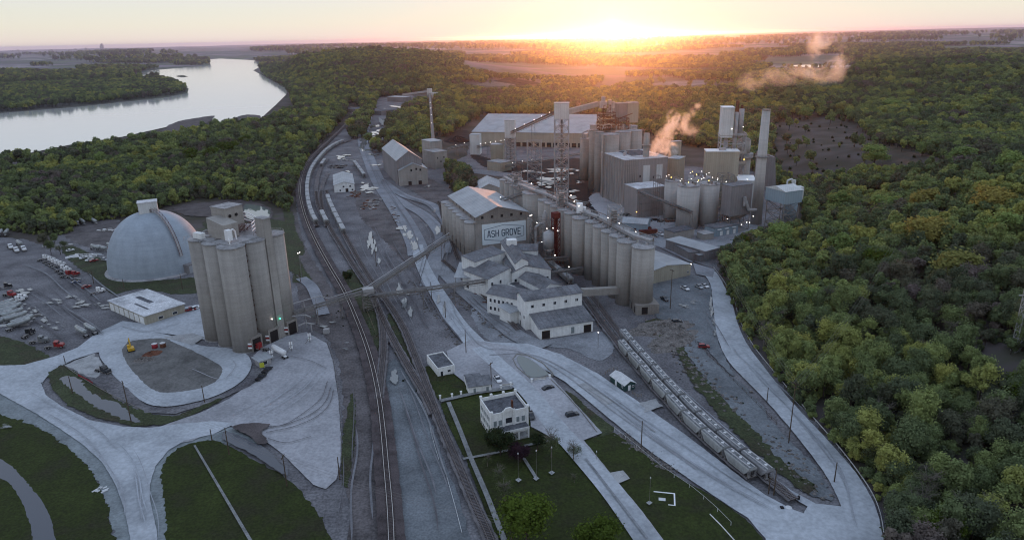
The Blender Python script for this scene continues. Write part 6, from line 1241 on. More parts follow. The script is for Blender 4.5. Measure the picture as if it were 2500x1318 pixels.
# ------------------------------------------------------------ conveyor system behind
def box_tower(name, label, u0, u1, vb, vt, vbox, m='cladding_white', dep=None, frame_m='steel_light', lev=8, lamps=0):
    "box on a lattice: base pixel row vb, roof row vt, underside of the box row vbox"
    a, c = G(u0, vb), G(u1, vb); w = (c - a).length; zt = ZX(a.x, a.y, vt); zb = ZX(a.x, a.y, vbox) if vbox < vb else 0; d = dep or w
    t = thing(name, label, 'tower', a.x, a.y, 0, math.atan2(c.y - a.y, c.x - a.x)); b = MB(); b.box(0, 0, zb, w, d, zt); b.build('box', m, t); b = MB(); b.box(-.25, -.25, zt, w + .25, d + .25, zt + .4); b.build('roof', 'roof_metal', t)
    if zb > 1: b = MB(); lattice(b, .3, .3, w - .3, d - .3, 0, zb, .38, lev); b.build('lattice', frame_m, t); b = MB(); [b.box(w * .3, d * .3, z, w * .7, d * .7, z + 1) for z in np.linspace(zb * .1, zb * .9, 6)]; b.cyl(w * .5, d * .5, 0, zb, .9, n=8); b.build('inner_chute', 'steel', t)
    T = B(); T.t = t; T.w = w; T.d = d; T.z = zt; T.c = Vector((t.location.x, t.location.y, 0)) + Matrix.Rotation(t.rotation_euler.z, 3, 'Z') @ Vector((w / 2, d / 2, 0)); return T
TA_ = box_tower('transfer_tower', 'tall lattice tower carrying a big pale box, tallest of the conveyor towers', 1353, 1388, 478, 254, 292)
TB_ = box_tower('transfer_tower', 'lattice tower with a white box and dark opening left of the tallest one', 1234, 1258, 408, 295, 337)
TC_ = box_tower('transfer_house', 'white block with lamps at the lower end of the rising conveyor', 1148, 1172, 378, 330, 380, dep=12)
TD_ = box_tower('tan_bin_house', 'tan windowless block standing on a low house by the coal yard', 1199, 1229, 402, 354, 403, m='cladding_tan', dep=11)
f = bld('tan_low_house', 'low tan house under the tan block', 'house', frame((1189, 393), (1222, 398), (1215, 388), 9), 'cladding_tan', 'concrete_top', 'flat', parapet=0)
f = bld('long_strip_shed', 'long dark strip roof shed running from the tan house to the silos', 'shed', frame((1228, 432), (1258, 424), (1206, 402), 6, 'R'), 'concrete_dark', 'roof_grey', 'flat', parapet=0)
t = thing('lattice_trestle', 'open lattice trestle standing between the two transfer towers', 'trestle', *G(1289, 442).xy, 0, .05); w = (G(1323, 442) - G(1289, 442)).length; b = MB(); lattice(b, 0, 0, w, 6, 0, ZX(*G(1289, 442).xy, 345), .2, 5); b.build('frame', 'steel_light', t)
def hp(T, z): return Vector((T.c.x, T.c.y, z))
zTA = TA_.z; za = G(1258, 318, 40)
truss_conveyor('open conveyor climbing from the middle transfer tower to the tallest one', hp(TB_, TB_.z - 12), hp(TA_, zTA - 4), 3.2, 3.0, (.5,), lights=(.12, .32, .52, .66, .8))
truss_conveyor('conveyor rising from the lamp-lit block to the middle transfer tower', hp(TC_, 9), hp(TB_, TB_.z - 20), 3.2, 3.0, (.4, .7), lights=(.15, .3, .45, .6, .75, .85))
p = G(1458, 250, ZT_ + 21)
gallery('head_gallery', 'closed sloping gallery from the tallest transfer tower up to the kiln head tower', hp(TA_, zTA - 6), (p.x, p.y, ZT_ + 21.5), 3.4, 4.0, 'concrete')
a = G(1234, 404, 6); c = G(1352, 384, 14); dd_ = G(1420, 372, 14); truss_conveyor('low conveyor crossing the coal yard below the towers', a, c, 3.0, 2.4, (.35, .7), lights=(.15, .35, .55, .75)); truss_conveyor('level end of the coal yard conveyor reaching the kiln silos', c, dd_, 3.0, 2.4, (.5,))
truss_conveyor('low conveyor between the grey stepped tower and the lamp-lit block', G(1092, 362, 10), hp(TC_, 14), 3.0, 2.4, (.3, .6), lights=(.3, .6))
f = bld('grey_stepped_tower', 'grey stepped concrete tower at the foot of the far conveyor', 'tower', frame((1050, 346), (1079, 343), (1076, 336), ZT(1050, 404, 346)), 'concrete', 'roof_metal', 'flat', parapet=0); f.t['category'] = 'tower'
f2 = bld('stepped_tower_annex', 'lower grey annex with small windows beside the stepped tower', 'annex', frame((1060, 372), (1091, 368), (1086, 360), 17), 'concrete', 'concrete_top', 'flat', parapet=0)
for k in range(3): opening(f2, 'F', f2.w * (.2 + .25 * k), 10 - k % 2 * 4, 1.2, 1.6, m='dark', frame_m='steel')
# far conveyor up the hill
a = G(1060, 334); hz_ = ZT(1052, 255, 222); c = G(1050, 248)
ft = ZX(c.x, c.y, 217); P = Vector((G(1057, 338, 18).x, G(1057, 338, 18).y, 18)); T = Vector((c.x, c.y, ft - 9))
truss_conveyor('long straight conveyor running up the valley to the far transfer tower', P, T, 3.6, 3.0, (.2, .4, .6, .8), lights=(.2, .35, .5, .65))
t = thing('far_transfer_tower', 'narrow transfer tower at the top end of the long valley conveyor', 'tower', c.x, c.y, 0, 0); b = MB(); lattice(b, -4, -4, 4, 4, 0, ft - 12, .4, 5); b.build('frame', 'steel_light', t); b = MB(); b.box(-5, -5, ft - 13, 5, 5, ft); b.box(5, -4, ft - 22, 17, 6, ft - 8); b.build('house', 'cladding_white', t)
e = G(985, 243); gallery('far_side_gallery', 'pale gallery sloping down left from the far transfer tower', (c.x - 3, c.y, ft - 3), (e.x, e.y, 12), 4, 4, 'steel_light', (.5,))
f = bld('far_crusher_house', 'small grey house in the far valley where the gallery lands', 'house', frame((985, 238), (1004, 236), (1004, 230), 10), 'cladding_grey', 'roof_metal', 'flat', parapet=0)
f = bld('far_white_garage', 'white garage with dark doors at the upper end of the muddy valley', 'garage', frame((934, 292), (953, 291), (953, 283), 9), 'white_wall', 'roof_grey', 'flat', parapet=0)
for k in range(2): opening(f, 'F', f.w * (.15 + .42 * k), .1, f.w * .25, 4.5, 'garage_door', 'dark')
f = bld('far_flat_yard_shed', 'long flat roofed shed beyond the white garage', 'shed', frame((930, 272), (965, 268), (985, 250), 7), 'cladding_grey', 'roof_dark', 'flat', parapet=0)
# ------------------------------------------------------------ sheds left of centre
f = bld('gabled_grey_shed', 'tall grey ribbed shed with a steep gabled roof left of the valley road', 'shed', frame((968, 393), (1027, 387), (932, 362), 22.0, 'L', rz=18.5), 'cladding_grey', 'roof_metal', 'gy', zr=30, over=.5)
f = bld('gabled_front_shed', 'lower gabled concrete shed in front of the tall ribbed one', 'shed', frame((974, 417), (1040, 409), (966, 402), 14.0, 'L', rz=17), 'concrete', 'roof_metal', 'gy', zr=19.5, over=.5)
for u, z in ((.40, 12.5), (.58, 13.5), (.72, 12.5)): opening(f, 'F', f.w * u, z, 1.5, 1.8, m='dark', frame_m='steel')
opening(f, 'F', f.w * .30, .2, 3, 3.5, 'garage_door', 'dark', 'concrete_top'); opening(f, 'F', f.w * .66, .2, 3, 3.5, 'garage_door', 'dark', 'concrete_top')
f = bld('white_depot', 'white gabled depot with small windows between the hopper car strings', 'depot', frame((815, 453), (864, 446), (803, 428), 6.5, 'L', rz=14), 'white_wall', 'roof_metal', 'gy', zr=9.0, over=.4)
for u in (.42, .75): opening(f, 'F', f.w * u, 4.2, 1.5, 1.4)
opening(f, 'F', f.w * .25, 1.0, 1.3, 1.4); opening(f, 'F', f.w * .55, .1, 2.4, 3, 'door', 'dark'); opening(f, 'F', f.w * .85, 1.0, 1.3, 1.4)
f = bld('ruined_shed', 'old grey shed with a broken ridge behind the sign building', 'shed', frame((1170, 462), (1224, 460), (1205, 440), 9), 'concrete', 'roof_metal', 'gy', zr=13, over=.3, ridge=.45)
for k in range(4): opening(f, 'F', f.w * (.1 + .22 * k), 4, 1.5, 1.8, m='dark', frame_m='steel')
f = frame((1153, 322), (1441, 326), (1448, 292), 17); f = bld('long_storage_hall', 'very long hall with a wide pale roof behind the conveyor towers', 'storage hall', f, 'cladding_tan', 'roof_metal', 'gx', zr=31, over=.8, ridge=.5)
for k in range(12): opening(f, 'F', f.w * (.33 + .052 * k), .3, f.w * .036, 5.0, 'bay_opening', 'dark', 'concrete')
for u, v, r, h, m, lab in ((1245, 214, 60, 17, 'coal', 'dark conical stockpile beyond the long hall, the larger of two'), (1205, 218, 45, 9, 'rubble', 'flat grey stockpile left of the conical one'), (1700, 214, 80, 8, 'gravel_blue', 'wide blue-grey spoil heap in the trees under the sun'), (1650, 214, 65, 9, 'gravel_blue', 'left part of the blue-grey spoil heap'), (1118, 345, 17, 9, 'coal', 'black coal heap beside the stepped tower')):
    p = G(u, v); t = thing('stockpile', lab, 'stockpile', p.x, p.y, float(hgt(p.x, p.y)) - 2, 0, 'stockpiles around the quarry'); b = MB(); n = 30; vs = [(0, 0, h)]
    for j in range(1, 7):
        for i in range(n): a = 2 * math.pi * i / n; q = j / 6; vs.append((r * q * 1.3 * math.cos(a) * rnd.uniform(.93, 1.07), r * q * math.sin(a) * rnd.uniform(.93, 1.07), h * (1 - q ** 1.1) * rnd.uniform(.9, 1.08)))
    b.add(vs, [(0, 1 + i, 1 + (i + 1) % n) for i in range(n)] + [(1 + j * n + i, 1 + (j + 1) * n + i, 1 + (j + 1) * n + (i + 1) % n, 1 + j * n + (i + 1) % n) for j in range(5) for i in range(n)]); b.build('heap', m, t)
# ------------------------------------------------------------ poles, wires, fences, small furniture
def px_pole(u0, v0, vt, label, arms=1, lamp=None, r=.16, name='utility_pole', group='wooden utility poles', m='wood'):
    p = G(u0, v0); h = ZX(p.x, p.y, vt); t = thing(name, label, 'pole', p.x, p.y, 0, rnd.uniform(0, 3), group); b = MB(); b.tube((0, 0, 0), (0, 0, h), r * 1.25, 8, r * .8); b.build('pole', m, t)
    for k in range(arms):
        b = MB(); z = h - .6 - k * 1.3; b.box(-1.3, -.08, z, 1.3, .08, z + .16); [b.tube((x, 0, z + .16), (x, 0, z + .45), .07, 6) for x in (-1.1, -.4, .4, 1.1)]; b.build('crossarm', m, t)
    if lamp:
        for s in ((-1, 1) if lamp == 2 else (0,)): lampat(t, (s * .9, 0, h + .2), 'lamp_white', .38)
    t['h'] = h; return t
PP = [(1925, 1083, 933, 'tall dark utility pole with two crossarms at the forest road', 2), (1565, 1100, 1027, 'utility pole between the lawn and the haul road', 0), (1872, 982, 946, 'short thin pole on the gravel bank', 0), (1088, 778, 735, 'pole beside the haul road, upper one of three', 0), (1138, 864, 805, 'pole at the corner where the haul road turns', 0), (1054, 732, 688, 'pole under the level conveyor', 0), (919, 650, 604, 'pole standing beside the rusty siding', 0), (321, 1032, 930, 'leaning looking pole rising from the ditch', 1), (178, 962, 918, 'thin pole at the upper end of the ditch', 0), (500, 984, 941, 'pole at the lower edge of the loop road', 0), (518, 1076, 1047, 'short pole at the top of the centre lawn', 0), (560, 1110, 1046, 'pole with crossarm at the muddy pool', 1), (701, 1188, 1111, 'pole with crossarm at the right edge of the centre lawn', 1), (830, 1170, 1115, 'pole at the right tip of the truck apron', 0), (160, 888, 868, 'short pole where the two left roads part', 0), (1200, 948, 885, 'pole behind the white cottage', 1), (1636, 755, 658, 'tall pole at the silo parking lot', 1), (2036, 1180, 1128, 'thin pole at the inside of the lower road bend', 0), (1889, 1208, 1140, 'pole at the end of the right hopper string', 0), (1876, 1205, 1165, 'second thin pole at the end of the hopper string', 0), (1250, 1345, 1272, 'pole with crossarm at the bottom edge of the lawn', 2), (613, 0, 0, '', 0), (229, 692, 660, 'bent light pole on the grass by the truck yard', 0), (303, 702, 681, 'light pole left of the shop on the grass', 0), (446, 706, 668, 'pole on the grass in front of the dome', 0), (734, 690, 655, 'pole on the access path right of the silos', 0)]
poles = {}
for u, v, vt, lab, arms in PP:
    if v: poles[(u, v)] = px_pole(u, v, vt, lab, arms)
px_pole(737, 678, 618, 'twin-headed light pole beside the access path', 0, 2, name='lamp_post', group=None, m='steel'); px_pole(1460, 850, 812, 'lamp post in the mill yard', 0, 1, name='lamp_post', group=None, m='steel', r=.1)
for u, v, vt, lab in ((1310, 1172, 1100, 'left lawn lamp post at the end of the short path'), (1347, 1160, 1092, 'right lawn lamp post on its own slab'), (1266, 1176, 1107, 'leftmost lawn lamp post'), (1585, 1230, 1166, 'lone lamp post on the right lawn'), (1456, 1125, 1102, 'short globe lamp beside the drive')):
    t = px_pole(u, v, vt, lab, 0, None, .045, 'lamp_post', 'lamp posts on the lawns', 'steel'); b = MB(); b.cyl(0, 0, t['h'] - .1, t['h'] + .3, .18, .13, 10); b.build('globe', 'hatch_white', t)
def wire(p, q, za, zb, sag=1.0, label='thin wires slung between two poles'):
    a = Vector((p.location.x, p.location.y, za)); c = Vector((q.location.x, q.location.y, zb)) if not isinstance(q, Vector) else q
    t = thing('power_line', label, 'wire', a.x, a.y, 0, 0, 'power lines'); 
    for e in (-1, 0, 1):
        k = Vector((-(c - a).y, (c - a).x, 0)).normalized() * e; b = MB(); pts = [(a + (c - a) * s - Vector((0, 0, sag * 4 * s * (1 - s))) + k - Vector((a.x, a.y, 0))) for s in np.linspace(0, 1, 9)]; b.path(pts, .022, 4); b.build('wire', 'steel', t)
P_ = poles
wire(P_[(1925, 1083)], Vector((*G(1745, 700).xy, 20)), P_[(1925, 1083)]['h'] - .6, 0, 3, 'wires running up the forest edge from the tall pole'); wire(P_[(1925, 1083)], Vector((150, 260, 45)), P_[(1925, 1083)]['h'] - 1, 0, 4, 'wires crossing over the forest from the tall pole')
wire(P_[(1138, 864)], P_[(1200, 948)], P_[(1138, 864)]['h'], P_[(1200, 948)]['h'], 1, 'wires from the haul road corner to the white cottage'); wire(P_[(1088, 778)], P_[(1138, 864)], P_[(1088, 778)]['h'], P_[(1138, 864)]['h'], 1, 'wires beside the bright haul road')
wire(P_[(560, 1110)], P_[(701, 1188)], P_[(560, 1110)]['h'] - .5, P_[(701, 1188)]['h'] - .5, 1.5, 'wires over the muddy pool'); wire(P_[(321, 1032)], P_[(560, 1110)], P_[(321, 1032)]['h'] - .5, P_[(560, 1110)]['h'] - .5, 1.5, 'wires over the junction'); wire(P_[(701, 1188)], P_[(1250, 1345)], P_[(701, 1188)]['h'] - .5, P_[(1250, 1345)]['h'] - .5, 2, 'wires crossing the main line at the bottom')
# pylon at the right edge
def stand_z(u, v, vt=None):
    lo = None
    for s in np.arange(40, 3000, 2.0):
        d = CM3 @ np.array([(u - 1250) / F, -(v - 659) / F, -1.0]); p = np.array([0, 0, CAMH]) + d * s
        if p[2] < hgt(p[0], p[1]): return Vector(p)
    return Vector(G(u, v))
p = stand_z(2480, 860); t = thing('lattice_pylon', 'slim steel pylon standing in the forest at the right edge', 'pylon', p.x, p.y, p.z, 0); b = MB(); lattice(b, -1.2, -1.2, 1.2, 1.2, 0, 26, .1, 9); b.box(-3.5, -.15, 22, 3.5, .15, 22.3); b.build('frame', 'steel_light', t)
def fence_line(name, label, px, h, m, post=4.0, rails_=(1.0,), r=.06, beam=None, cat='fence', smooth=True, group=None):
    w = [Vector(G(u, v).xy) for u, v in px]; w = smooth_open(w, 6) if smooth else w; P = resample(w, post); o = P[0]; t = thing(name, label, cat, o.x, o.y, 0.05, 0, group); b = MB()
    for p in P: b.box(p.x - o.x - r, p.y - o.y - r, 0, p.x - o.x + r, p.y - o.y + r, h)
    b.build('posts', m, t); b = MB()
    for a, c in zip(P, P[1:]):
        for q in rails_:
            A = Vector((a.x - o.x, a.y - o.y, h * q)); Cc = Vector((c.x - o.x, c.y - o.y, h * q))
            if beam: b.beam(A, Cc, .12, beam)
            else: b.tube(A, Cc, .04, 4)
    b.build('rail', m, t); return t
M['guard'] = mat('guard', (.50, .50, .50), rough=.5, var=.1)
fence_line('guard_rail_fence', 'long pale guard rail curving along the forest side of the lower road', [(1742, 655), (1768, 690), (1792, 735), (1806, 785), (1838, 845), (1885, 905), (1935, 965), (1990, 1028), (2048, 1095), (2098, 1160), (2136, 1222), (2155, 1290), (2162, 1400)], .8, 'guard', 4, (1.0,), beam=.35, cat='guard rail')
fence_line('wire_fence', 'low post fence along the left edge of the gravel bank', [(1650, 800), (1700, 840), (1760, 900), (1830, 970), (1900, 1040)], 1.1, 'wood', 3.5, (1.0, .5))
fence_line('post_fence', 'fence of pale posts between the right lawn and the haul road', [(1500, 1052), (1560, 1100), (1620, 1150), (1680, 1190), (1740, 1240), (1790, 1290)], 1.4, 'hatch_white', 6, (1.0,))
fence_line('pipe_railing', 'white railing along a low wall at the bottom right lawn', [(1733, 1258), (1760, 1285), (1800, 1330), (1830, 1360)], .6, 'white_paint', 2.5, (1.0,), beam=.4, smooth=False)
fence_line('retaining_wall', 'dark retaining wall and rail on the right of the parking drive', [(1345, 930), (1380, 965), (1420, 1010), (1462, 1065)], .9, 'concrete_dark', 2.0, (1.0, .5), beam=.45, cat='wall', smooth=False)
fence_line('basin_wall', 'pale curb wall around the settling basin', [(1300, 932), (1262, 900), (1252, 880), (1262, 868), (1290, 872), (1325, 890), (1352, 918), (1300, 932)], 1.0, 'concrete', 1.2, (1.0,), r=.15, beam=.9, cat='wall', smooth=False)
fence_line('apron_chain_fence', 'thin fence along the right edge of the truck apron', [(800, 838), (814, 880), (828, 970), (834, 1060), (834, 1130), (824, 1175)], 1.2, 'steel', 5, (1.0,), smooth=True)
fence_line('silt_fence', 'white silt fence in short pieces left of the rusty siding', [(1015, 962), (1030, 985), (1042, 1010), (1050, 1045), (1060, 1085), (1072, 1125)], .4, 'hatch_white', 3, (1.0,), beam=.3)
fence_line('silt_fence', 'white silt fence below the office railway', [(1085, 1145), (1098, 1190), (1112, 1240), (1130, 1310)], .4, 'hatch_white', 3, (1.0,), beam=.3)
fence_line('timber_curb', 'long timber curb beside the main line below the trestle', [(884, 735), (900, 770), (918, 815)], .5, 'wood_pale', 3, (1.0,), beam=.3); fence_line('timber_curb', 'long timber curb beside the rusty siding', [(955, 815), (972, 850), (995, 890), (1015, 945)], .5, 'wood_pale', 3, (1.0,), beam=.3)
fence_line('wood_fence', 'small wooden fence above the green shed', [(1478, 915), (1490, 905), (1510, 903)], 1.3, 'wood_pale', 1.8, (1.0, .5), smooth=False); fence_line('wood_fence', 'small wooden fence below the green shed', [(1543, 962), (1556, 972), (1574, 966)], 1.3, 'wood_pale', 1.8, (1.0, .5), smooth=False)
fence_line('red_banner_fence', 'long faded red banner on a low fence by the ditch', [(192, 920), (215, 932), (237, 945)], 1.2, 'flag_red', 4, (1.0,), beam=1.0, smooth=False); fence_line('dark_guard_rail', 'dark guard rail along the ditch', [(155, 893), (190, 918), (260, 960), (350, 1005)], .8, 'steel', 4, (1.0,), beam=.25)
for k, (u, v) in enumerate(((1075, 977), (1104, 973), (1126, 967), (1223, 952), (1247, 945), (1298, 936), (1342, 926))):
    p = G(u, v); t = thing('gate_post', 'white square gatepost, %s from the left along the office walk' % (ORD[k] if k else 'first'), 'post', p.x, p.y, 0, .2, 'white gateposts'); b = MB(); b.box(-.3, -.3, 0, .3, .3, 1.9); b.build('shaft', 'white_wall', t); b = MB(); b.box(-.4, -.4, 1.9, .4, .4, 2.1); b.build('cap', 'white_wall', t)
for u, v, lab in ((1238, 945, 'low brick entrance sign wall between gateposts'), (1318, 930, 'white gate panel at the basin end')):
    p = G(u, v); t = thing('sign_wall', lab, 'wall', p.x, p.y, 0, .15); b = MB(); b.box(-2.2, -.2, 0, 2.2, .2, 1.2); b.build('panel', 'white_wall', t); b = MB(); b.box(-2.4, -.3, 1.2, 2.4, .3, 1.35); b.build('coping', 'concrete', t)
# scale shed, signs, truck bay boards
f = bld('scale_shed', 'small flat-roofed scale shed beside the loading rig', 'shed', frame((634, 880), (660, 871), (648, 862), 3.4), 'steel_light', 'roof_metal', 'flat', parapet=0, over=.9)
opening(f, 'F', 1, 1, 2, 1.4)
p = G(641, 902); t = thing('yellow_sign', 'bright yellow notice board by the scale shed', 'sign', p.x, p.y, 0, .3); b = MB(); b.box(-.9, -.06, 1.0, .9, .06, 3.0); b.build('board', 'sign_yellow', t); b = MB(); b.box(-.8, -.05, 0, -.7, .05, 1); b.box(.7, -.05, 0, .8, .05, 1); b.build('legs', 'steel', t)
for k, (u, v) in enumerate(((712, 858), (757, 837), (664, 880))):
    p = G(u, v); t = thing('lane_signal_post', 'signal post with white boards, %s lane marker on the apron' % ('left', 'right', 'rig-side')[k], 'sign', p.x, p.y, 0, .4, 'lane signal posts'); b = MB(); b.tube((0, 0, 0), (0, 0, 5), .15, 6); b.tube((0, 0, 2.5), (-2.4, -.8, 0), .12, 5); b.build('post', 'steel', t)
    b = MB(); b.box(-.7, -.1, 1.4, .7, -.02, 2.6); b.box(-.7, -.1, 3.2, .7, -.02, 4.6); b.build('boards', 'white_paint', t)
# excavator, tanks and pile at the island
p = G(321, 858); t = thing('excavator', 'yellow excavator working beside the dirt pile', 'excavator', p.x, p.y, 0, 2.2); b = MB(); b.box(-1.6, -1.4, .1, 1.8, -.8, .9); b.box(-1.6, .8, .1, 1.8, 1.4, .9); b.build('tracks', 'tyre', t); b = MB(); b.box(-1.8, -1.2, 1.0, 1.3, 1.2, 2.1); b.box(.1, .2, 2.1, 1.3, 1.15, 3.1); b.build('body', 'yellow', t)
b = MB(); b.tube((1.2, -.2, 1.8), (3.4, -.2, 5.0), .28, 6); b.tube((3.4, -.2, 5.0), (5.6, -.2, 2.6), .22, 6); b.build('boom', 'yellow', t); b = MB(); b.box(5.3, -.7, 1.6, 6.2, .3, 2.6); b.build('bucket', 'steel', t)
def heap(name, label, u, v, r, h, m, n=22, cat='pile', group=None, ex=1.4):
    p = G(u, v); t = thing(name, label, cat, p.x, p.y, 0, rnd.random(), group); b = MB(); vs = [(0, 0, h)]
    for j in range(1, 7):
        for i in range(n): a = 2 * math.pi * i / n; q = j / 6; vs.append((r * q * ex * math.cos(a) * rnd.uniform(.85, 1.15), r * q * math.sin(a) * rnd.uniform(.85, 1.15), max(.02, h * (1 - q) * rnd.uniform(.6, 1.3))))
    b.add(vs, [(0, 1 + i, 1 + (i + 1) % n) for i in range(n)] + [(1 + j * n + i, 1 + (j + 1) * n + i, 1 + (j + 1) * n + (i + 1) % n, 1 + j * n + (i + 1) % n) for j in range(5) for i in range(n)]); b.build('heap', m, t)
heap('rubble_pile', 'pile of broken rock on the gravel island', 352, 880, 4.5, 1.6, 'rubble'); heap('dirt_pile', 'reddish dirt pile beside the portable tanks', 372, 866, 4, 1.8, 'rust'); heap('rubble_bank', 'brown rubble bank below the near silo base', 1622, 800, 9, 2.5, 'rubble', ex=1.8); heap('rubble_bank', 'rocky brown slope right of the silo road', 1650, 830, 8, 2.0, 'rubble', ex=2)
for k, (u, v, m) in enumerate(((379, 851, 'flag_red'), (399, 849, 'rust'))):
    p = G(u, v); t = thing('portable_tank', 'small upright %s tank on the gravel island' % ('red and white' if k == 0 else 'brown'), 'tank', p.x, p.y, 0, 0, 'portable tanks'); b = MB(); b.cyl(0, 0, .1, 2.4, 1.2, n=16); b.build('shell', m, t, smooth=True); b = MB(); b.cyl(0, 0, 2.4, 2.8, 1.2, .3, 16); b.build('top', 'hatch_white', t)
for k, (u, v) in enumerate(((250, 910), (243, 905))): 
    if k == 0: place_semi('car_black', u, v, 8, 2, 'dark tractor parked alone on the slab left of the loop road')
p = G(240, 1197); t = thing('timber_stack', 'scattered pale boards and blocks on the left lawn', 'boards', p.x, p.y, 0, .4)
for k in range(8): b = MB(); x, y, a = rnd.uniform(-2.2, 2.2), rnd.uniform(-1.6, 1.6), rnd.gauss(.6, .25); d_ = Vector((math.cos(a), math.sin(a), 0)) * rnd.uniform(.4, 1.0); b.beam(Vector((x, y, .35)) - d_, Vector((x, y, .35)) + d_, .5, .2); b.build('board', 'hatch_white', t)
p = G(1612, 812); t = thing('timber_pile', 'stack of long brown timbers at the top of the rubble bank', 'timber', p.x, p.y, 0, .9)
for k in range(9): b = MB(); b.beam(Vector((-5 + rnd.uniform(-.5, .5), k * .45, .4 + .15 * (k % 3))), Vector((5, k * .45 + rnd.uniform(-.3, .3), .5)), .35, .3); b.build('timber', 'wood', t)
p = G(1622, 1218); t = thing('framed_slab', 'white angular curb frame on the right lawn', 'curb', p.x, p.y, .05, -.2); b = MB(); b.box(-3, 2.4, 0, 2.6, 2.8, .35); b.box(2.6, -2.6, 0, 3.0, 2.8, .35); b.box(1, -2.9, 0, 3, -2.6, .35); b.build('curb', 'white_paint', t); b = MB(); b.box(-1.6, -1.2, 0, .3, .1, .3); b.build('plaque', 'hatch_white', t)
p = G(1925, 1243); t = thing('manhole_tank', 'round white tank lid at the tip of the gravel point', 'lid', p.x, p.y, 0); b = MB(); b.cyl(0, 0, 0, .7, .9, n=18); b.build('lid', 'hatch_white', t); b = MB(); b.box(-2.3, -.5, 0, -1.4, .5, .9); b.build('box', 'dark', t)
p = G(1949, 1222); t = thing('hydrant_post', 'dark stubby post on the gravel point', 'post', p.x, p.y, 0); b = MB(); b.cyl(0, 0, 0, 1.6, .35, n=10); b.build('post', 'dark', t); b = MB(); b.cyl(0, 0, 1.6, 2.4, .12, n=8); b.build('stem', 'steel', t)
# scrap rows, boulders, rail debris: countable stacks
def junk(name, label, u, v, n, sx, sy, mats, group, smin=.5, smax=1.6, ang=0.0):
    p = G(u, v); t = thing(name, label, 'scrap', p.x, p.y, 0.05, ang, group)
    for mk in mats:
        b = MB()
        for k in range(n // len(mats)):
            x, y = rnd.uniform(-sx, sx), rnd.uniform(-sy, sy); a = rnd.uniform(-.5, .5); l_ = rnd.uniform(smin, smax) * 1.6; d_ = Vector((math.cos(a), math.sin(a), 0)) * l_; h = rnd.uniform(.3, 1.1)
            b.beam(Vector((x, y, h)) - d_, Vector((x, y, h)) + d_, rnd.uniform(.4, 1.2), h)
        b.build('scrap_pieces', mk, t)['kind'] = 'stuff'
gJ = 'rows of scrap and spare parts'
for a in (('scrap_row', 'dark scrap row right of the ribbed block', 1532, 525, 40, 10, 3, ('steel', 'dark'), gJ), ('scrap_row', 'dark scrap row in front of the fat bins', 1600, 540, 60, 16, 4, ('steel', 'dark', 'rust'), gJ), ('scrap_row', 'parts rows beside the middle hopper string', 905, 500, 60, 6, 16, ('steel', 'rust', 'steel_light'), gJ, .4, 1.2), ('scrap_row', 'parts rows left of the dirt yard', 868, 475, 40, 5, 12, ('steel', 'rust'), gJ, .4, 1.0), ('scrap_row', 'dark sleepers stacked above the depot', 825, 408, 40, 8, 10, ('steel', 'dark'), gJ), ('scrap_row', 'pallets in a line along the dirt yard', 965, 525, 34, 2, 30, ('wood', 'steel_light'), gJ, .4, 1.0, .25),
          ('scrap_row', 'pale wrecks in the dump left of the dome', 205, 627, 40, 9, 4, ('car_silver', 'steel_light', 'car_white'), gJ, .6, 1.6), ('scrap_row', 'broken trailers against the trailer block', 25, 785, 34, 10, 6, ('steel_light', 'car_white', 'steel'), gJ, .8, 2.4), ('scrap_row', 'pale debris near the three old trailers', 262, 563, 16, 6, 3, ('car_white', 'steel'), gJ), ('scrap_row', 'red scrap by the mill canopy', 1178, 715, 18, 3, 3, ('red_steel', 'rust'), gJ), ('scrap_row', 'machinery scrap under the grove of yard trees', 145, 600, 14, 8, 3, ('steel_light', 'hatch_white'), gJ),
          ('scrap_row', 'stacked wheels and axles beside the muddy road', 852, 392, 26, 10, 3, ('steel', 'steel_light'), gJ), ('scrap_row', 'dark parts beside the mill side wing', 1196, 742, 16, 3, 4, ('dark', 'rust'), gJ), ('scrap_row', 'dark conveyor scrap at the far end of the silo row', 1400, 500, 30, 10, 8, ('dark', 'steel'), gJ)):
    junk(*a)
def rocks(label, px, n, spread, m='rubble', s=(.25, .8)):
    w = resample([Vector(G(u, v).xy) for u, v in px], 1.0); o = w[0]; t = thing('boulder_row', label, 'rocks', o.x, o.y, 0.03, 0, 'rows of boulders and clods'); b = MB()
    for k in range(n):
        p = rnd.choice(w) + Vector((rnd.gauss(0, spread), rnd.gauss(0, spread))); r_ = rnd.uniform(*s); q = rnd.random() * 6
        vs = [(p.x - o.x + r_ * rnd.uniform(.6, 1.1) * math.cos(q + i * 1.256), p.y - o.y + r_ * rnd.uniform(.6, 1.1) * math.sin(q + i * 1.256), z * r_ * rnd.uniform(.6, 1)) for z in (0, .7) for i in range(5)] + [(p.x - o.x, p.y - o.y, r_ * .95)]
        b.add(vs, [(i, (i + 1) % 5, 5 + (i + 1) % 5, 5 + i) for i in range(5)] + [(5 + i, 5 + (i + 1) % 5, 10) for i in range(5)])
    b.build('boulders', m, t); t['kind'] = 'stuff'
rocks('boulders strewn between the lawn and the haul road', [(1520, 1062), (1580, 1108), (1640, 1150)], 150, 1.4); rocks('clods and rocks along the bright haul road', [(1100, 715), (1160, 760), (1230, 815), (1270, 830)], 160, 1.6); rocks('rocks beside the mill gravel strip', [(1035, 700), (1080, 760), (1110, 820), (1135, 870)], 120, 1.6); rocks('brown rubble along the silo road', [(1600, 780), (1660, 850), (1720, 930), (1790, 1000)], 260, 3.0, s=(.3, 1.0)); rocks('gravel lumps below the trestle', [(1010, 690), (1060, 770)], 60, 1.5); rocks('stones on the gravel point', [(1870, 1060), (1950, 1150), (2010, 1210)], 120, 2.5)
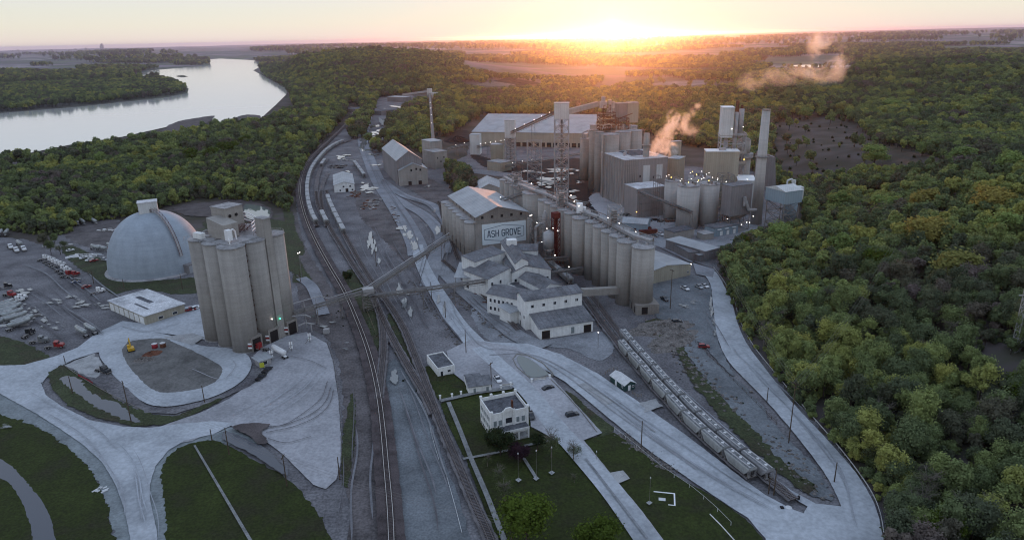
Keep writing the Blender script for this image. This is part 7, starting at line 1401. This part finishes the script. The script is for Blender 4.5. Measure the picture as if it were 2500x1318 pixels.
# far town on the horizon
for k, (u, w_, h) in enumerate(((265, 4, 13), (262, 3, 9), (140, 10, 3), (60, 6, 3), (48, 5, 2), (200, 8, 3), (225, 5, 4), (185, 6, 2))):
    d_ = 24000.0; vv = 121 - u * .0216; p = G(u, 200); n_ = Vector(p.xy).normalized() * d_; sc_ = d_ / F
    t = thing('distant_building', 'tiny pale building on the left horizon, %s' % ('tallest tower of the far town', 'shorter tower beside the tallest one', 'wide low block', 'low block towards the left edge', 'lowest block at the left edge', 'low block left of the towers', 'block just left of the towers', 'small low block between the others')[k], 'building', n_.x, n_.y, float(hgt(n_.x, n_.y)) - 10, 0, 'distant town'); b = MB(); b.box(-w_ * sc_ / 2, 0, 0, w_ * sc_ / 2, 60, h * sc_ * .8 + 10); b.build('block', 'concrete', t); b = MB(); b.box(-w_ * sc_ / 4, 10, h * sc_ * .8 + 10, w_ * sc_ / 4, 50, h * sc_ * .8 + 24); b.build('roof_structure', 'concrete_dark', t)

# ------------------------------------------------------------ trees
def crown_mesh(name, mt, seed, R_=4.6, H0=4.0, H1=13.0, blobs=9, leaves=1300, ls=.42, blocker_core=True, ragged=.35):
    r_ = random.Random(seed); v = []; f = []; bl = []
    for k in range(blobs):
        a = r_.random() * 6.28; q = math.sqrt(r_.random()) * R_ * .62; z = H0 + (H1 - H0) * r_.uniform(.22, .86); s = R_ * r_.uniform(.22, .55) * (1.0 - .35 * abs((z - (H0 + H1) / 2) / (H1 - H0)))
        bl.append((q * math.cos(a), q * math.sin(a), z, s))
    bl.append((0, 0, (H0 + H1) * .55, R_ * .62))
    for k in range(leaves):
        bx, by, bz, s = r_.choice(bl); a = r_.random() * 6.28; c = r_.uniform(-.75, 1); e = math.sqrt(max(0, 1 - c * c)); rr_ = s * (r_.uniform(.72, 1.05) + (r_.random() ** 4) * ragged)
        n = Vector((e * math.cos(a), e * math.sin(a), c)); p = Vector((bx, by, bz)) + n * rr_
        n = (n + Vector((r_.gauss(0, .5), r_.gauss(0, .5), r_.gauss(0, .5) + .25))).normalized(); t1 = n.orthogonal().normalized(); t2 = n.cross(t1); g = r_.random() * 6.28
        u1 = (t1 * math.cos(g) + t2 * math.sin(g)) * ls * r_.uniform(.6, 1.3); u2 = (t2 * math.cos(g) - t1 * math.sin(g)) * ls * r_.uniform(.5, 1.0); o = len(v)
        v += [tuple(p - u1), tuple(p + u2), tuple(p + u1 * 1.1), tuple(p - u2)]; f.append((o, o + 1, o + 2, o + 3))
    if blocker_core:  # unseen solid blobs added inside the leaves to block light
        for bx, by, bz, s in bl:
            o = len(v); s *= .70; n = 7
            v.append((bx, by, bz + s)); 
            for c in (.5, -.4): v += [(bx + s * math.sqrt(1 - c * c) * math.cos(6.283 * i / n) * r_.uniform(.85, 1.1), by + s * math.sqrt(1 - c * c) * math.sin(6.283 * i / n) * r_.uniform(.85, 1.1), bz + s * c) for i in range(n)]
            v.append((bx, by, bz - s))
            f += [(o, o + 1 + i, o + 1 + (i + 1) % n) for i in range(n)] + [(o + 1 + i, o + 1 + n + i, o + 1 + n + (i + 1) % n, o + 1 + (i + 1) % n) for i in range(n)] + [(o + 1 + 2 * n, o + 1 + n + (i + 1) % n, o + 1 + n + i) for i in range(n)]
    me = bpy.data.meshes.new(name); me.from_pydata(v, [], f); me.materials.append(M[mt]); me.update(); return me
def trunk_mesh(name, seed, H=9.0, R_=3.4, mt='bark', twigs=0):
    r_ = random.Random(seed); b = MB(); lean = Vector((r_.gauss(0, .3), r_.gauss(0, .3), 0)); p = [Vector((0, 0, -1)), Vector((0, 0, H * .35)) + lean * .5, Vector((0, 0, H * .7)) + lean, Vector((0, 0, H)) + lean * 1.6]; rd = [.32, .24, .15, .05]
    for i in range(3): b.tube(p[i], p[i + 1], rd[i], 7, rd[i + 1])
    for k in range(7 + twigs):
        s = r_.uniform(.3, .85); q = Vector((0, 0, H * s)) + lean * s; a = r_.random() * 6.28; e = q + Vector((math.cos(a), math.sin(a), r_.uniform(.5, 1.2))) * R_ * r_.uniform(.5, .95); m_ = (q + e) / 2 + Vector((0, 0, .4)); b.tube(q, m_, .11, 5, .07); b.tube(m_, e, .07, 5, .02)
        for j in range(2 + twigs // 4): e2 = m_ + (e - m_) * r_.random() + Vector((r_.gauss(0, 1), r_.gauss(0, 1), r_.uniform(.2, 1.4))); b.tube(m_ + (e - m_) * .4, e2, .04, 4, .012)
    me = bpy.data.meshes.new(name); me.from_pydata(b.v, [], b.f); me.materials.append(M[mt]); me.update(); return me
KN = 5
crowns = [crown_mesh('crown', 'leaf', 10 + k, R_=(4.4, 5.0, 4.0, 4.8, 3.6)[k], H1=(12.5, 13.5, 12, 11.5, 13)[k], blobs=(15, 18, 13, 19, 12)[k], leaves=3000, ls=.30, ragged=.75) for k in range(KN)]
trunks = [trunk_mesh('trunk', 40 + k) for k in range(KN)]
bare_crown = crown_mesh('crown', 'leaf_pale', 77, R_=4.0, H0=3.5, H1=11, blobs=8, leaves=1100, ls=.20, blocker_core=False, ragged=.6)
bare_trunk = trunk_mesh('trunk', 88, 10, 3.8, 'bark_pale', 14)
def tree(x, y, z, s, rz, k, label, group, name='tree', cm=None, tm=None, mo=None):
    t = thing(name, label, 'tree', x, y, z, rz, group); t.scale = (s, s, s * rnd.uniform(.85, 1.1))
    a = bpy.data.objects.new('trunk', tm or trunks[k]); C.objects.link(a); a.parent = t
    c = bpy.data.objects.new('crown', cm or crowns[k]); C.objects.link(c); c.parent = t
    if mo: c.material_slots[0].link = 'OBJECT'; c.material_slots[0].material = M[mo]
    return t
# regions by photo outline (tree feet)
PG = lambda l: np.array(l, float)
FOREST = [PG([(1062, 215), (1064, 330), (1098, 335), (1145, 303), (1182, 283), (1450, 283), (1565, 325), (1640, 352), (1700, 360), (1752, 372), (1850, 425), (1880, 460), (1950, 470), (1968, 560), (1850, 595), (1800, 625), (1750, 648), (1772, 690), (1812, 780), (1872, 880), (1940, 962), (2006, 1038), (2063, 1100), (2108, 1160), (2150, 1230), (2175, 1330), (2200, 1700), (3400, 1700), (3000, 60), (1100, 60)]),
          PG([(-200, 425), (60, 402), (180, 382), (300, 362), (420, 345), (540, 318), (640, 310), (720, 275), (760, 258), (850, 252), (842, 290), (800, 335), (755, 385), (728, 440), (714, 480), (712, 520), (690, 512), (662, 495), (500, 485), (430, 500), (290, 535), (190, 545), (172, 575), (100, 575), (0, 562), (-200, 575)]),
          PG([(620, 158), (650, 190), (702, 222), (720, 270), (858, 252), (876, 262), (905, 300), (925, 240), (1000, 232), (1062, 225), (1110, 60), (600, 60)]),
          PG([(-300, 290), (0, 274), (192, 258), (400, 236), (452, 226), (455, 218), (404, 193), (317, 188), (368, 171), (512, 158), (512, 142), (300, 120), (-300, 130)]),
          PG([(1090, 415), (1120, 405), (1145, 430), (1160, 470), (1120, 482), (1090, 450)]), PG([(945, 330), (952, 300), (985, 278), (1030, 250), (1048, 262), (1050, 330), (1046, 372), (1030, 382), (1000, 360), (940, 352)]), PG([(898, 350), (940, 345), (940, 378), (905, 372)]), PG([(860, 300), (895, 270), (900, 330), (880, 345), (850, 345)])]
CLEAR = [PG([(1890, 300), (1960, 285), (2060, 290), (2140, 350), (2290, 385), (2330, 420), (2240, 440), (2100, 430), (1990, 460), (1905, 440), (1880, 380)]), PG([(1150, 225), (1200, 195), (1320, 200), (1330, 222), (1200, 232)]), PG([(1580, 225), (1600, 198), (1790, 200), (1800, 218), (1700, 232)]), PG([(1430, 222), (1500, 190), (1620, 188), (1700, 196), (1600, 205), (1460, 232)]), PG([(1850, 178), (1900, 158), (2050, 155), (2120, 165), (2060, 184), (1920, 186)]), PG([(2380, 860), (2440, 840), (2520, 880), (2520, 950), (2440, 930)])]
RV = PG(RIVER)
def scatter(r0, r1, step, keep=1.0, seed=1):
    g = np.random.default_rng(seed); out = []
    n = int((r1 - r0) / step); R1 = []
    A = 0.5 * (math.radians(82)) * (r1 ** 2 - r0 ** 2); cnt = int(A / step ** 2 * keep)
    a = g.uniform(math.radians(-42), math.radians(42), cnt); r = np.sqrt(g.uniform(r0 ** 2, r1 ** 2, cnt)); return r * np.sin(a), r * np.cos(a), g
def px_of(x, y, z):
    P = np.stack([x, y, z - CAMH], 1) @ CM3; return 1250 + F * P[:, 0] / -P[:, 2], 659 - F * P[:, 1] / -P[:, 2], -P[:, 2]
RW = wpoly(RIVER)
PTS = []
for r0, r1, st, s_lo, s_hi in ((110, 900, 5.2, .5, 1.2), (900, 1700, 8.2, .8, 1.6), (1700, 3000, 11.5, 1.1, 1.6), (3000, 6500, 24, 1.7, 2.6), (6500, 15000, 75, 3.0, 5.0)):
    x, y, g = scatter(r0, r1, st, 1.0, int(r0)); z = hgt(x, y); u, v, dep = px_of(x, y, z)
    ok = np.zeros(len(x), bool)
    for P in FOREST: ok |= inpoly(P, u, v)
    for P in CLEAR: ok &= ~inpoly(P, u, v) | (g.random(len(x)) < .02)
    ok &= ~inpoly(RW, x, y); ok &= (dep > 1) & (u > -260) & (u < 2760) & (v < 1700)
    if r0 >= 1700:
        nn = np.sin(x / 310 + 2 * np.sin(y / 530)) + np.sin(y / 270 + 1.7 * np.sin(x / 410)) + .7 * np.sin((x + y) / 130); thr = (0. if r0 < 3000 else .55 if r0 < 6500 else .7)
        thr = np.where(((u > 2050) | ((u > 560) & (u < 1130)) | (u < 470)) & (dep < 3300), -5, thr); ok &= nn > thr
    sz = g.uniform(s_lo, s_hi, len(x)); kd = g.integers(0, KN, len(x)); bare = g.random(len(x)) < .09
    for i in np.nonzero(ok)[0]: PTS.append((x[i], y[i], z[i], sz[i] * (.9 if u[i] < 1150 and r0 < 900 else 1), kd[i], bare[i], u[i], v[i], dep[i]))
PTS = [p for p in PTS]
vis = sorted([p for p in PTS if -20 < p[6] < 2520 and -20 < p[7] < 1420], key=lambda p: -p[3] / p[8])[:262]
vset = set(id(p) for p in vis); rest = [p for p in PTS if id(p) not in vset]
gF = 'trees of the forest beside the lower road'
for p in vis:
    right = p[6] > 1300
    zone = 'lining the upper bend of the lower road' if p[7] < 800 and p[6] < 1950 else 'lining the straight middle of the lower road' if p[7] < 1000 and p[6] < 2120 else 'in the bottom right corner of the view' if p[7] > 1100 and p[6] > 2250 else 'beside the lowest bend of the road' if p[7] > 1000 else 'deep in the forest at the right edge' if p[6] > 2250 else 'in the middle of the right-hand forest'
    lab = ('leafy spring tree ' + zone if right else 'leafy spring tree in the wood between the plant and the river') if not p[5] else 'thin pale bare-branched tree ' + zone
    if p[5]: tree(p[0], p[1], p[2] - .2, p[3], p[6], 0, lab, 'bare pale trees in the forest', 'bare_tree', bare_crown, bare_trunk)
    else: tree(p[0], p[1], p[2] - .2, p[3], p[6], p[4], lab, gF if right else 'trees of the wood by the river')
# undergrowth between the near trees
x, y, g = scatter(110, 700, 3.4, 1.0, 77); z = hgt(x, y); u, v, dep = px_of(x, y, z); ok = np.zeros(len(x), bool)
for P in FOREST: ok |= inpoly(P, u, v) | (inpoly(P, u + 14, v) & (u > 1780) & (v > 620))
for P in CLEAR: ok &= ~inpoly(P, u, v)
ok &= (dep > 1) & (u > -150) & (u < 2650) & (v < 1600) & ~inpoly(RW, x, y)
for i in np.nonzero(ok)[0]: rest.append((x[i], y[i], z[i] - 1.2, g.uniform(.22, .55), int(g.integers(0, KN)), False, u[i], v[i], dep[i]))
# single trees near the office and in the yards
def solo(u, v, s, k, lab, name='tree', mo=None, cm=None, tm=None, zs=1.0):
    p = G(u, v); t = tree(p.x, p.y, 0, s, rnd.random() * 6, k, lab, None, name, cm, tm, mo); t.scale.z *= zs
solo(1287, 1322, 1.55, 3, 'large round bright green tree on the lawn at the bottom', mo='leaf_bright', zs=.72); solo(1455, 1365, 1.25, 1, 'bright green tree at the bottom edge beside the drive', mo='leaf_bright', zs=.75)
solo(1222, 1112, 1.05, 1, 'dark green tree hiding the left corner of the office porch', mo='leaf_dark', zs=.58); solo(1270, 1128, .80, 3, 'dark purple-leaved tree in front of the office steps', mo='leaf_purple', zs=.6); solo(1312, 1098, .75, 2, 'dark green tree right of the office steps', mo='leaf_dark', zs=.6)
solo(1346, 1118, .85, 0, 'pale wispy tree between the office and the drive', 'bare_tree', None, bare_crown, bare_trunk); solo(1400, 1125, .68, 0, 'pale wispy tree at the edge of the drive', 'bare_tree', None, bare_crown, bare_trunk)
solo(1218, 1190, .60, 0, 'thin brownish tree left of the lawn paths', 'bare_tree', None, bare_crown, bare_trunk); solo(1232, 1225, .70, 0, 'thin greenish tree above the large round tree', 'bare_tree', None, bare_crown, bare_trunk); solo(1402, 1180, .30, 0, 'small pale shrub tree on the lawn', 'bare_tree', None, bare_crown, bare_trunk); solo(1190, 1140, .4, 0, 'small dark tree left of the office', 'bare_tree', None, bare_crown, bare_trunk)
solo(852, 690, .55, 3, 'dark bush tree beside the main line near the trestle', mo='leaf_dark'); solo(845, 680, .4, 3, 'smaller dark bush behind the trackside tree', mo='leaf_dark')
for k, (u, v) in enumerate(((125, 622), (148, 622), (160, 610), (108, 605), (135, 600))): solo(u, v, .75, k, 'yard tree, %s of the small grove among the parked trucks' % ORD[k], mo=None, cm=bare_crown if k in (1, 2) else None)
for k, (u, v) in enumerate(((1216, 700), (1278, 702), (1285, 702), (1300, 700))): solo(u, v, .3, k % 5, 'small green bush %s the mill wings' % ('left of', 'in the court between', 'in the second court gap of', 'at the court roof of')[k], 'bush', 'leaf_bright')
for k, (u, v) in enumerate(((985, 440), (1000, 448))): solo(u, v, .5, k, 'bush growing against the gabled shed wall, %s' % ('upper', 'lower')[k], 'bush')
# the rest of the woods: one object that scatters linked trees
tk = bpy.data.collections.new('tree_kinds')
def far_tree(k):
    cmn = crown_mesh('far_crown', 'leaf', 60 + k, R_=(4.4, 5.2, 4.0, 4.8, 3.7)[k], H1=(12.5, 13, 12, 11, 13)[k], H0=3.0, blobs=(8, 10, 7, 11, 7)[k], leaves=900, ls=.62); tm = trunk_mesh('far_trunk', 90 + k)
    v = [tuple(q.co) for q in cmn.vertices]; f = [tuple(q.vertices) for q in cmn.polygons]; o = len(v); n0 = len(f); v += [tuple(q.co) for q in tm.vertices]; f += [tuple(i + o for i in q.vertices) for q in tm.polygons]
    me = bpy.data.meshes.new('woodland_tree'); me.from_pydata(v, [], f); me.materials.append(M['leaf']); me.materials.append(M['bark']); me.polygons.foreach_set('material_index', [0] * n0 + [1] * (len(f) - n0)); me.update()
    ob = bpy.data.objects.new('woodland_tree_%d' % k, me); tk.objects.link(ob)
for k in range(KN): far_tree(k)
me = bpy.data.meshes.new('woodland'); me.from_pydata([(p[0], p[1], p[2] - .3) for p in rest], [], [])
at = me.attributes.new('tscale', 'FLOAT', 'POINT'); at.data.foreach_set('value', [p[3] for p in rest])
at = me.attributes.new('kindi', 'INT', 'POINT'); at.data.foreach_set('value', [int(p[4]) for p in rest])
at = me.attributes.new('spin', 'FLOAT', 'POINT'); at.data.foreach_set('value', [(p[6] * 7.13) % 6.28 for p in rest])
wo_ = bpy.data.objects.new('woodland', me); C.objects.link(wo_); tag(wo_, 'dense spring woodland covering the hills, river banks and plain beyond the plant', 'woodland', kind='stuff')
ng = bpy.data.node_groups.new('scatter_trees', 'GeometryNodeTree'); ng.interface.new_socket('Geometry', in_out='INPUT', socket_type='NodeSocketGeometry'); ng.interface.new_socket('Geometry', in_out='OUTPUT', socket_type='NodeSocketGeometry')
n = ng.nodes; l = ng.links; gi = n.new('NodeGroupInput'); go_ = n.new('NodeGroupOutput'); m2p = n.new('GeometryNodeMeshToPoints'); iop = n.new('GeometryNodeInstanceOnPoints'); ci = n.new('GeometryNodeCollectionInfo')
ci.inputs['Collection'].default_value = tk; ci.inputs['Separate Children'].default_value = True; ci.inputs['Reset Children'].default_value = True
def na(nm, ty): a = n.new('GeometryNodeInputNamedAttribute'); a.data_type = ty; a.inputs[0].default_value = nm; return a.outputs['Attribute']
l.new(gi.outputs[0], m2p.inputs[0]); l.new(m2p.outputs[0], iop.inputs['Points']); l.new(ci.outputs[0], iop.inputs['Instance']); iop.inputs['Pick Instance'].default_value = True; l.new(na('kindi', 'INT'), iop.inputs['Instance Index'])
cx_ = n.new('ShaderNodeCombineXYZ'); l.new(na('spin', 'FLOAT'), cx_.inputs[2]); l.new(cx_.outputs[0], iop.inputs['Rotation']); l.new(na('tscale', 'FLOAT'), iop.inputs['Scale']); l.new(iop.outputs[0], go_.inputs[0])
md = wo_.modifiers.new('scatter', 'NODES'); md.node_group = ng
print('TREES', len(PTS), len(vis))
BIG = ((2254, 552, 130, 'leaf_sun_tint'), (2329, 630, 160, 'leaf_sun_tint'), (2246, 488, 110, 'leaf_sun_tint'), (2420, 480, 130, 'leaf_sun_tint'), (2160, 500, 90, 'leaf_spring'), (2344, 371, 95, 'leaf_spring'), (2133, 375, 80, 'leaf_spring'), (2250, 365, 42, 'leaf_spring'), (1966, 275, 45, 'leaf_spring'), (2178, 252, 60, 'leaf_spring'), (2374, 284, 70, 'leaf_spring'), (2460, 402, 75, 'leaf_spring'), (2040, 495, 80, 'leaf_spring'), (2440, 545, 110, 'leaf_spring'), (1900, 590, 80, 'leaf_spring'), (2040, 610, 90, 'leaf_spring'), (1980, 730, 85, 'leaf_spring'), (2140, 640, 80, 'leaf_bright'), (1810, 600, 60, 'leaf_bright'), (2300, 1290, 130, 'leaf_bright'), (2470, 960, 90, 'leaf_bright'), (2060, 265, 50, 'leaf_sun_tint'), (2290, 205, 40, 'leaf_sun_tint'), (2420, 190, 40, 'leaf_sun_tint'), (560, 355, 60, 'leaf_bright'), (520, 372, 55, 'leaf_bright'), (470, 385, 50, 'leaf_bright'), (600, 345, 50, 'leaf_bright'), (330, 420, 45, 'leaf_spring'), (250, 390, 40, 'leaf_spring'))
PLACE_ = ('above the chimney base', 'on the bluff crest', 'in the upper bluff row', 'near the right edge of the bluff')
BIG = sorted(BIG, key=lambda q: (q[0] < 1300, q[3] == 'leaf_sun_tint', -q[1])); cnt_ = {}
for k, (u, v, wpx, mo) in enumerate(BIG):
    kk_ = (u > 1300, mo == 'leaf_sun_tint'); cnt_[kk_] = cnt_.get(kk_, -1) + 1
    p = stand_z(u, v + wpx * .42); dep_ = -(CM3.T @ np.array([p.x, p.y, p.z - CAMH]))[2]; s = wpx * dep_ / F / 10.5; right = u > 1300
    t = tree(p.x, p.y, p.z - 1, s, k * 1.3, k % KN, '%s broad-crowned tree in %s, %s of its colour from the bottom' % ('sunlight-tinted' if mo == 'leaf_sun_tint' else 'bright green', 'the right forest' if right else 'the riverside wood', ORD[cnt_[kk_]] if cnt_[kk_] else 'first'), 'broad crowns standing out of the woods', 'tree', None, None, mo); t.scale.z = min(s * .8, 1.5)
# low shrubs in the clearing and along the banks
shr = crown_mesh('crown', 'leaf_dark', 123, R_=2.0, H0=.1, H1=2.2, blobs=5, leaves=350, ls=.28)
g = random.Random(5); c = 0
for k in range(4000):
    u, v = g.uniform(1880, 2330), g.uniform(285, 460)
    if not inpoly(CLEAR[0], [u], [v])[0]: continue
    p = stand_z(u, v); t = bpy.data.objects.new('shrub', shr); C.objects.link(t); t.location = p; s = g.uniform(.6, 1.5); t.scale = (s, s, s); t.rotation_euler.z = g.random() * 6; tag(t, 'low dark shrub on the open brown clearing behind the chimney', 'shrub', 'shrubs of the clearing'); c += 1
    if c >= 90: break
for (u0, v0, u1, v1, nn) in ((1660, 850, 1990, 1195, 46), (860, 690, 930, 850, 12), (760, 700, 850, 800, 14), (950, 780, 1030, 960, 14)):
    for k in range(nn):
        s_ = g.random(); p = G(u0 + (u1 - u0) * s_ + g.gauss(0, 12), v0 + (v1 - v0) * s_ + g.gauss(0, 8)); t = bpy.data.objects.new('shrub', shr); C.objects.link(t); t.location = p; s = g.uniform(.15, .42); t.scale = (s, s, s * .8); t.rotation_euler.z = g.random() * 6; tag(t, 'tuft of scrub growing on the gravel banks and track verges', 'shrub', 'scrub tufts on the banks')
# ------------------------------------------------------------ steam plumes
def steam_mat(name, col, dens, scale, g=.6):
    m = bpy.data.materials.new(name); m.use_nodes = True; n = m.node_tree.nodes; l = m.node_tree.links; n.remove(n['Principled BSDF'])
    tc = n.new('ShaderNodeTexCoord'); ln = n.new('ShaderNodeVectorMath'); ln.operation = 'LENGTH'; l.new(tc.outputs['Object'], ln.inputs[0])
    fa = n.new('ShaderNodeMapRange'); fa.inputs[1].default_value = 1.0; fa.inputs[2].default_value = .25; l.new(ln.outputs['Value'], fa.inputs[0])
    ge = n.new('ShaderNodeNewGeometry'); nz = n.new('ShaderNodeTexNoise'); nz.inputs['Scale'].default_value = scale; nz.inputs['Detail'].default_value = 5; nz.inputs['Roughness'].default_value = .6; nz.inputs['Distortion'].default_value = .8; l.new(ge.outputs['Position'], nz.inputs['Vector'])
    th = n.new('ShaderNodeMapRange'); th.inputs[1].default_value = .44; th.inputs[2].default_value = .90; l.new(nz.outputs[0], th.inputs[0])
    a = n.new('ShaderNodeMath'); a.operation = 'MULTIPLY'; l.new(fa.outputs[0], a.inputs[0]); l.new(th.outputs[0], a.inputs[1]); b = n.new('ShaderNodeMath'); b.operation = 'MULTIPLY'; l.new(a.outputs[0], b.inputs[0]); b.inputs[1].default_value = dens
    pv = n.new('ShaderNodeVolumePrincipled'); pv.inputs['Color'].default_value = (*col, 1); pv.inputs['Anisotropy'].default_value = g; l.new(b.outputs[0], pv.inputs['Density']); l.new(pv.outputs[0], n['Material Output'].inputs['Volume']); return m
M['steam'] = steam_mat('steam', (.97, .95, .93), .85, .16); M['steam_thin'] = steam_mat('steam_thin', (.97, .95, .93), .08, .022)
M['steam_wisp'] = steam_mat('steam_wisp', (.97, .95, .93), .42, .13)
def puff_mesh():
    b = MB(); n = 14; vs = [(0, 0, 1)] + [(math.sin(a) * math.cos(6.2832 * i / n), math.sin(a) * math.sin(6.2832 * i / n), math.cos(a)) for a in [math.pi * j / 8 for j in range(1, 8)] for i in range(n)] + [(0, 0, -1)]
    b.add(vs, [(0, 1 + i, 1 + (i + 1) % n) for i in range(n)] + [(1 + j * n + i, 1 + (j + 1) * n + i, 1 + (j + 1) * n + (i + 1) % n, 1 + j * n + (i + 1) % n) for j in range(6) for i in range(n)] + [(len(vs) - 1, 1 + 6 * n + (i + 1) % n, 1 + 6 * n + i) for i in range(n)]); return b
def plume(label, base, puffs, flat=1.0):
    t = thing('steam_plume', label, 'steam', base.x, base.y, base.z, 0); t['kind'] = 'stuff'; ms = {}
    for d, r, mk in puffs:
        if mk not in ms:
            o = puff_mesh().build('puff', mk, t); ms[mk] = o.data
        else: o = bpy.data.objects.new('puff', ms[mk]); C.objects.link(o); o.parent = t
        o.location = d; o.scale = [q * (1.25 if 'thin' in mk else 1) for q in (r if isinstance(r, tuple) else (r, r, r))]
def at_y(u, v, y):
    d = CM3 @ np.array([(u - 1250) / F, -(v - 659) / F, -1.0]); s = y / d[1]; return Vector((d[0] * s, y, CAMH + d[2] * s))
y0 = fr_.y + 14; bs = at_y(1590, 385, y0); Z0 = lambda u, v, dy=0: at_y(u, v, y0 + dy) - bs
m_px = y0 / F   # metres per pixel here
plume('sunlit orange steam cloud rising from the ribbed block roof', bs, [(Z0(1568, 396, -4), (18 * m_px, 14 * m_px, 12 * m_px), 'steam'), (Z0(1592, 380), 20 * m_px, 'steam'), (Z0(1608, 358), 24 * m_px, 'steam'), (Z0(1635, 365), 24 * m_px, 'steam'), (Z0(1622, 335), 26 * m_px, 'steam'), (Z0(1640, 310), 24 * m_px, 'steam'), (Z0(1645, 285), 20 * m_px, 'steam'), (Z0(1668, 312), 20 * m_px, 'steam_wisp'), (Z0(1690, 318), 20 * m_px, 'steam_wisp'), (Z0(1672, 290), 18 * m_px, 'steam_wisp'), (Z0(1688, 276), 13 * m_px, 'steam_wisp'), (Z0(1704, 260), 11 * m_px, 'steam_wisp')])
y0 = 1250; m_px = y0 / F; bs = at_y(1830, 200, y0)
plume('wide pale steam drift hanging over the far forest', bs, [(Z0(1832, 200), (28 * m_px, 20, 26 * m_px), 'steam_thin'), (Z0(1870, 188), (40 * m_px, 22, 22 * m_px), 'steam_thin'), (Z0(1920, 185), (45 * m_px, 22, 24 * m_px), 'steam_thin'), (Z0(1970, 185), (45 * m_px, 22, 26 * m_px), 'steam_thin'), (Z0(2015, 180), (42 * m_px, 22, 34 * m_px), 'steam_thin'), (Z0(2035, 145), (40 * m_px, 22, 40 * m_px), 'steam_thin'), (Z0(2020, 110), (42 * m_px, 22, 36 * m_px), 'steam_thin'), (Z0(2000, 120), (26 * m_px, 18, 34 * m_px), 'steam_thin')])
# ------------------------------------------------------------ haze
b = MB(); b.box(-40000, -500, -12, 40000, 41000, 165); hz = b.build('haze', 'steel'); hz.data.materials.clear()
m = bpy.data.materials.new('haze'); m.use_nodes = True; n = m.node_tree.nodes; n.remove(n['Principled BSDF']); pv = n.new('ShaderNodeVolumePrincipled'); pv.inputs['Color'].default_value = (.76, .72, .98, 1); pv.inputs['Density'].default_value = 3.0e-5; pv.inputs['Anisotropy'].default_value = .90
m.node_tree.links.new(pv.outputs[0], n['Material Output'].inputs['Volume']); hz.data.materials.append(m); tag(hz, 'thin evening haze filling the valley', 'haze', kind='stuff')
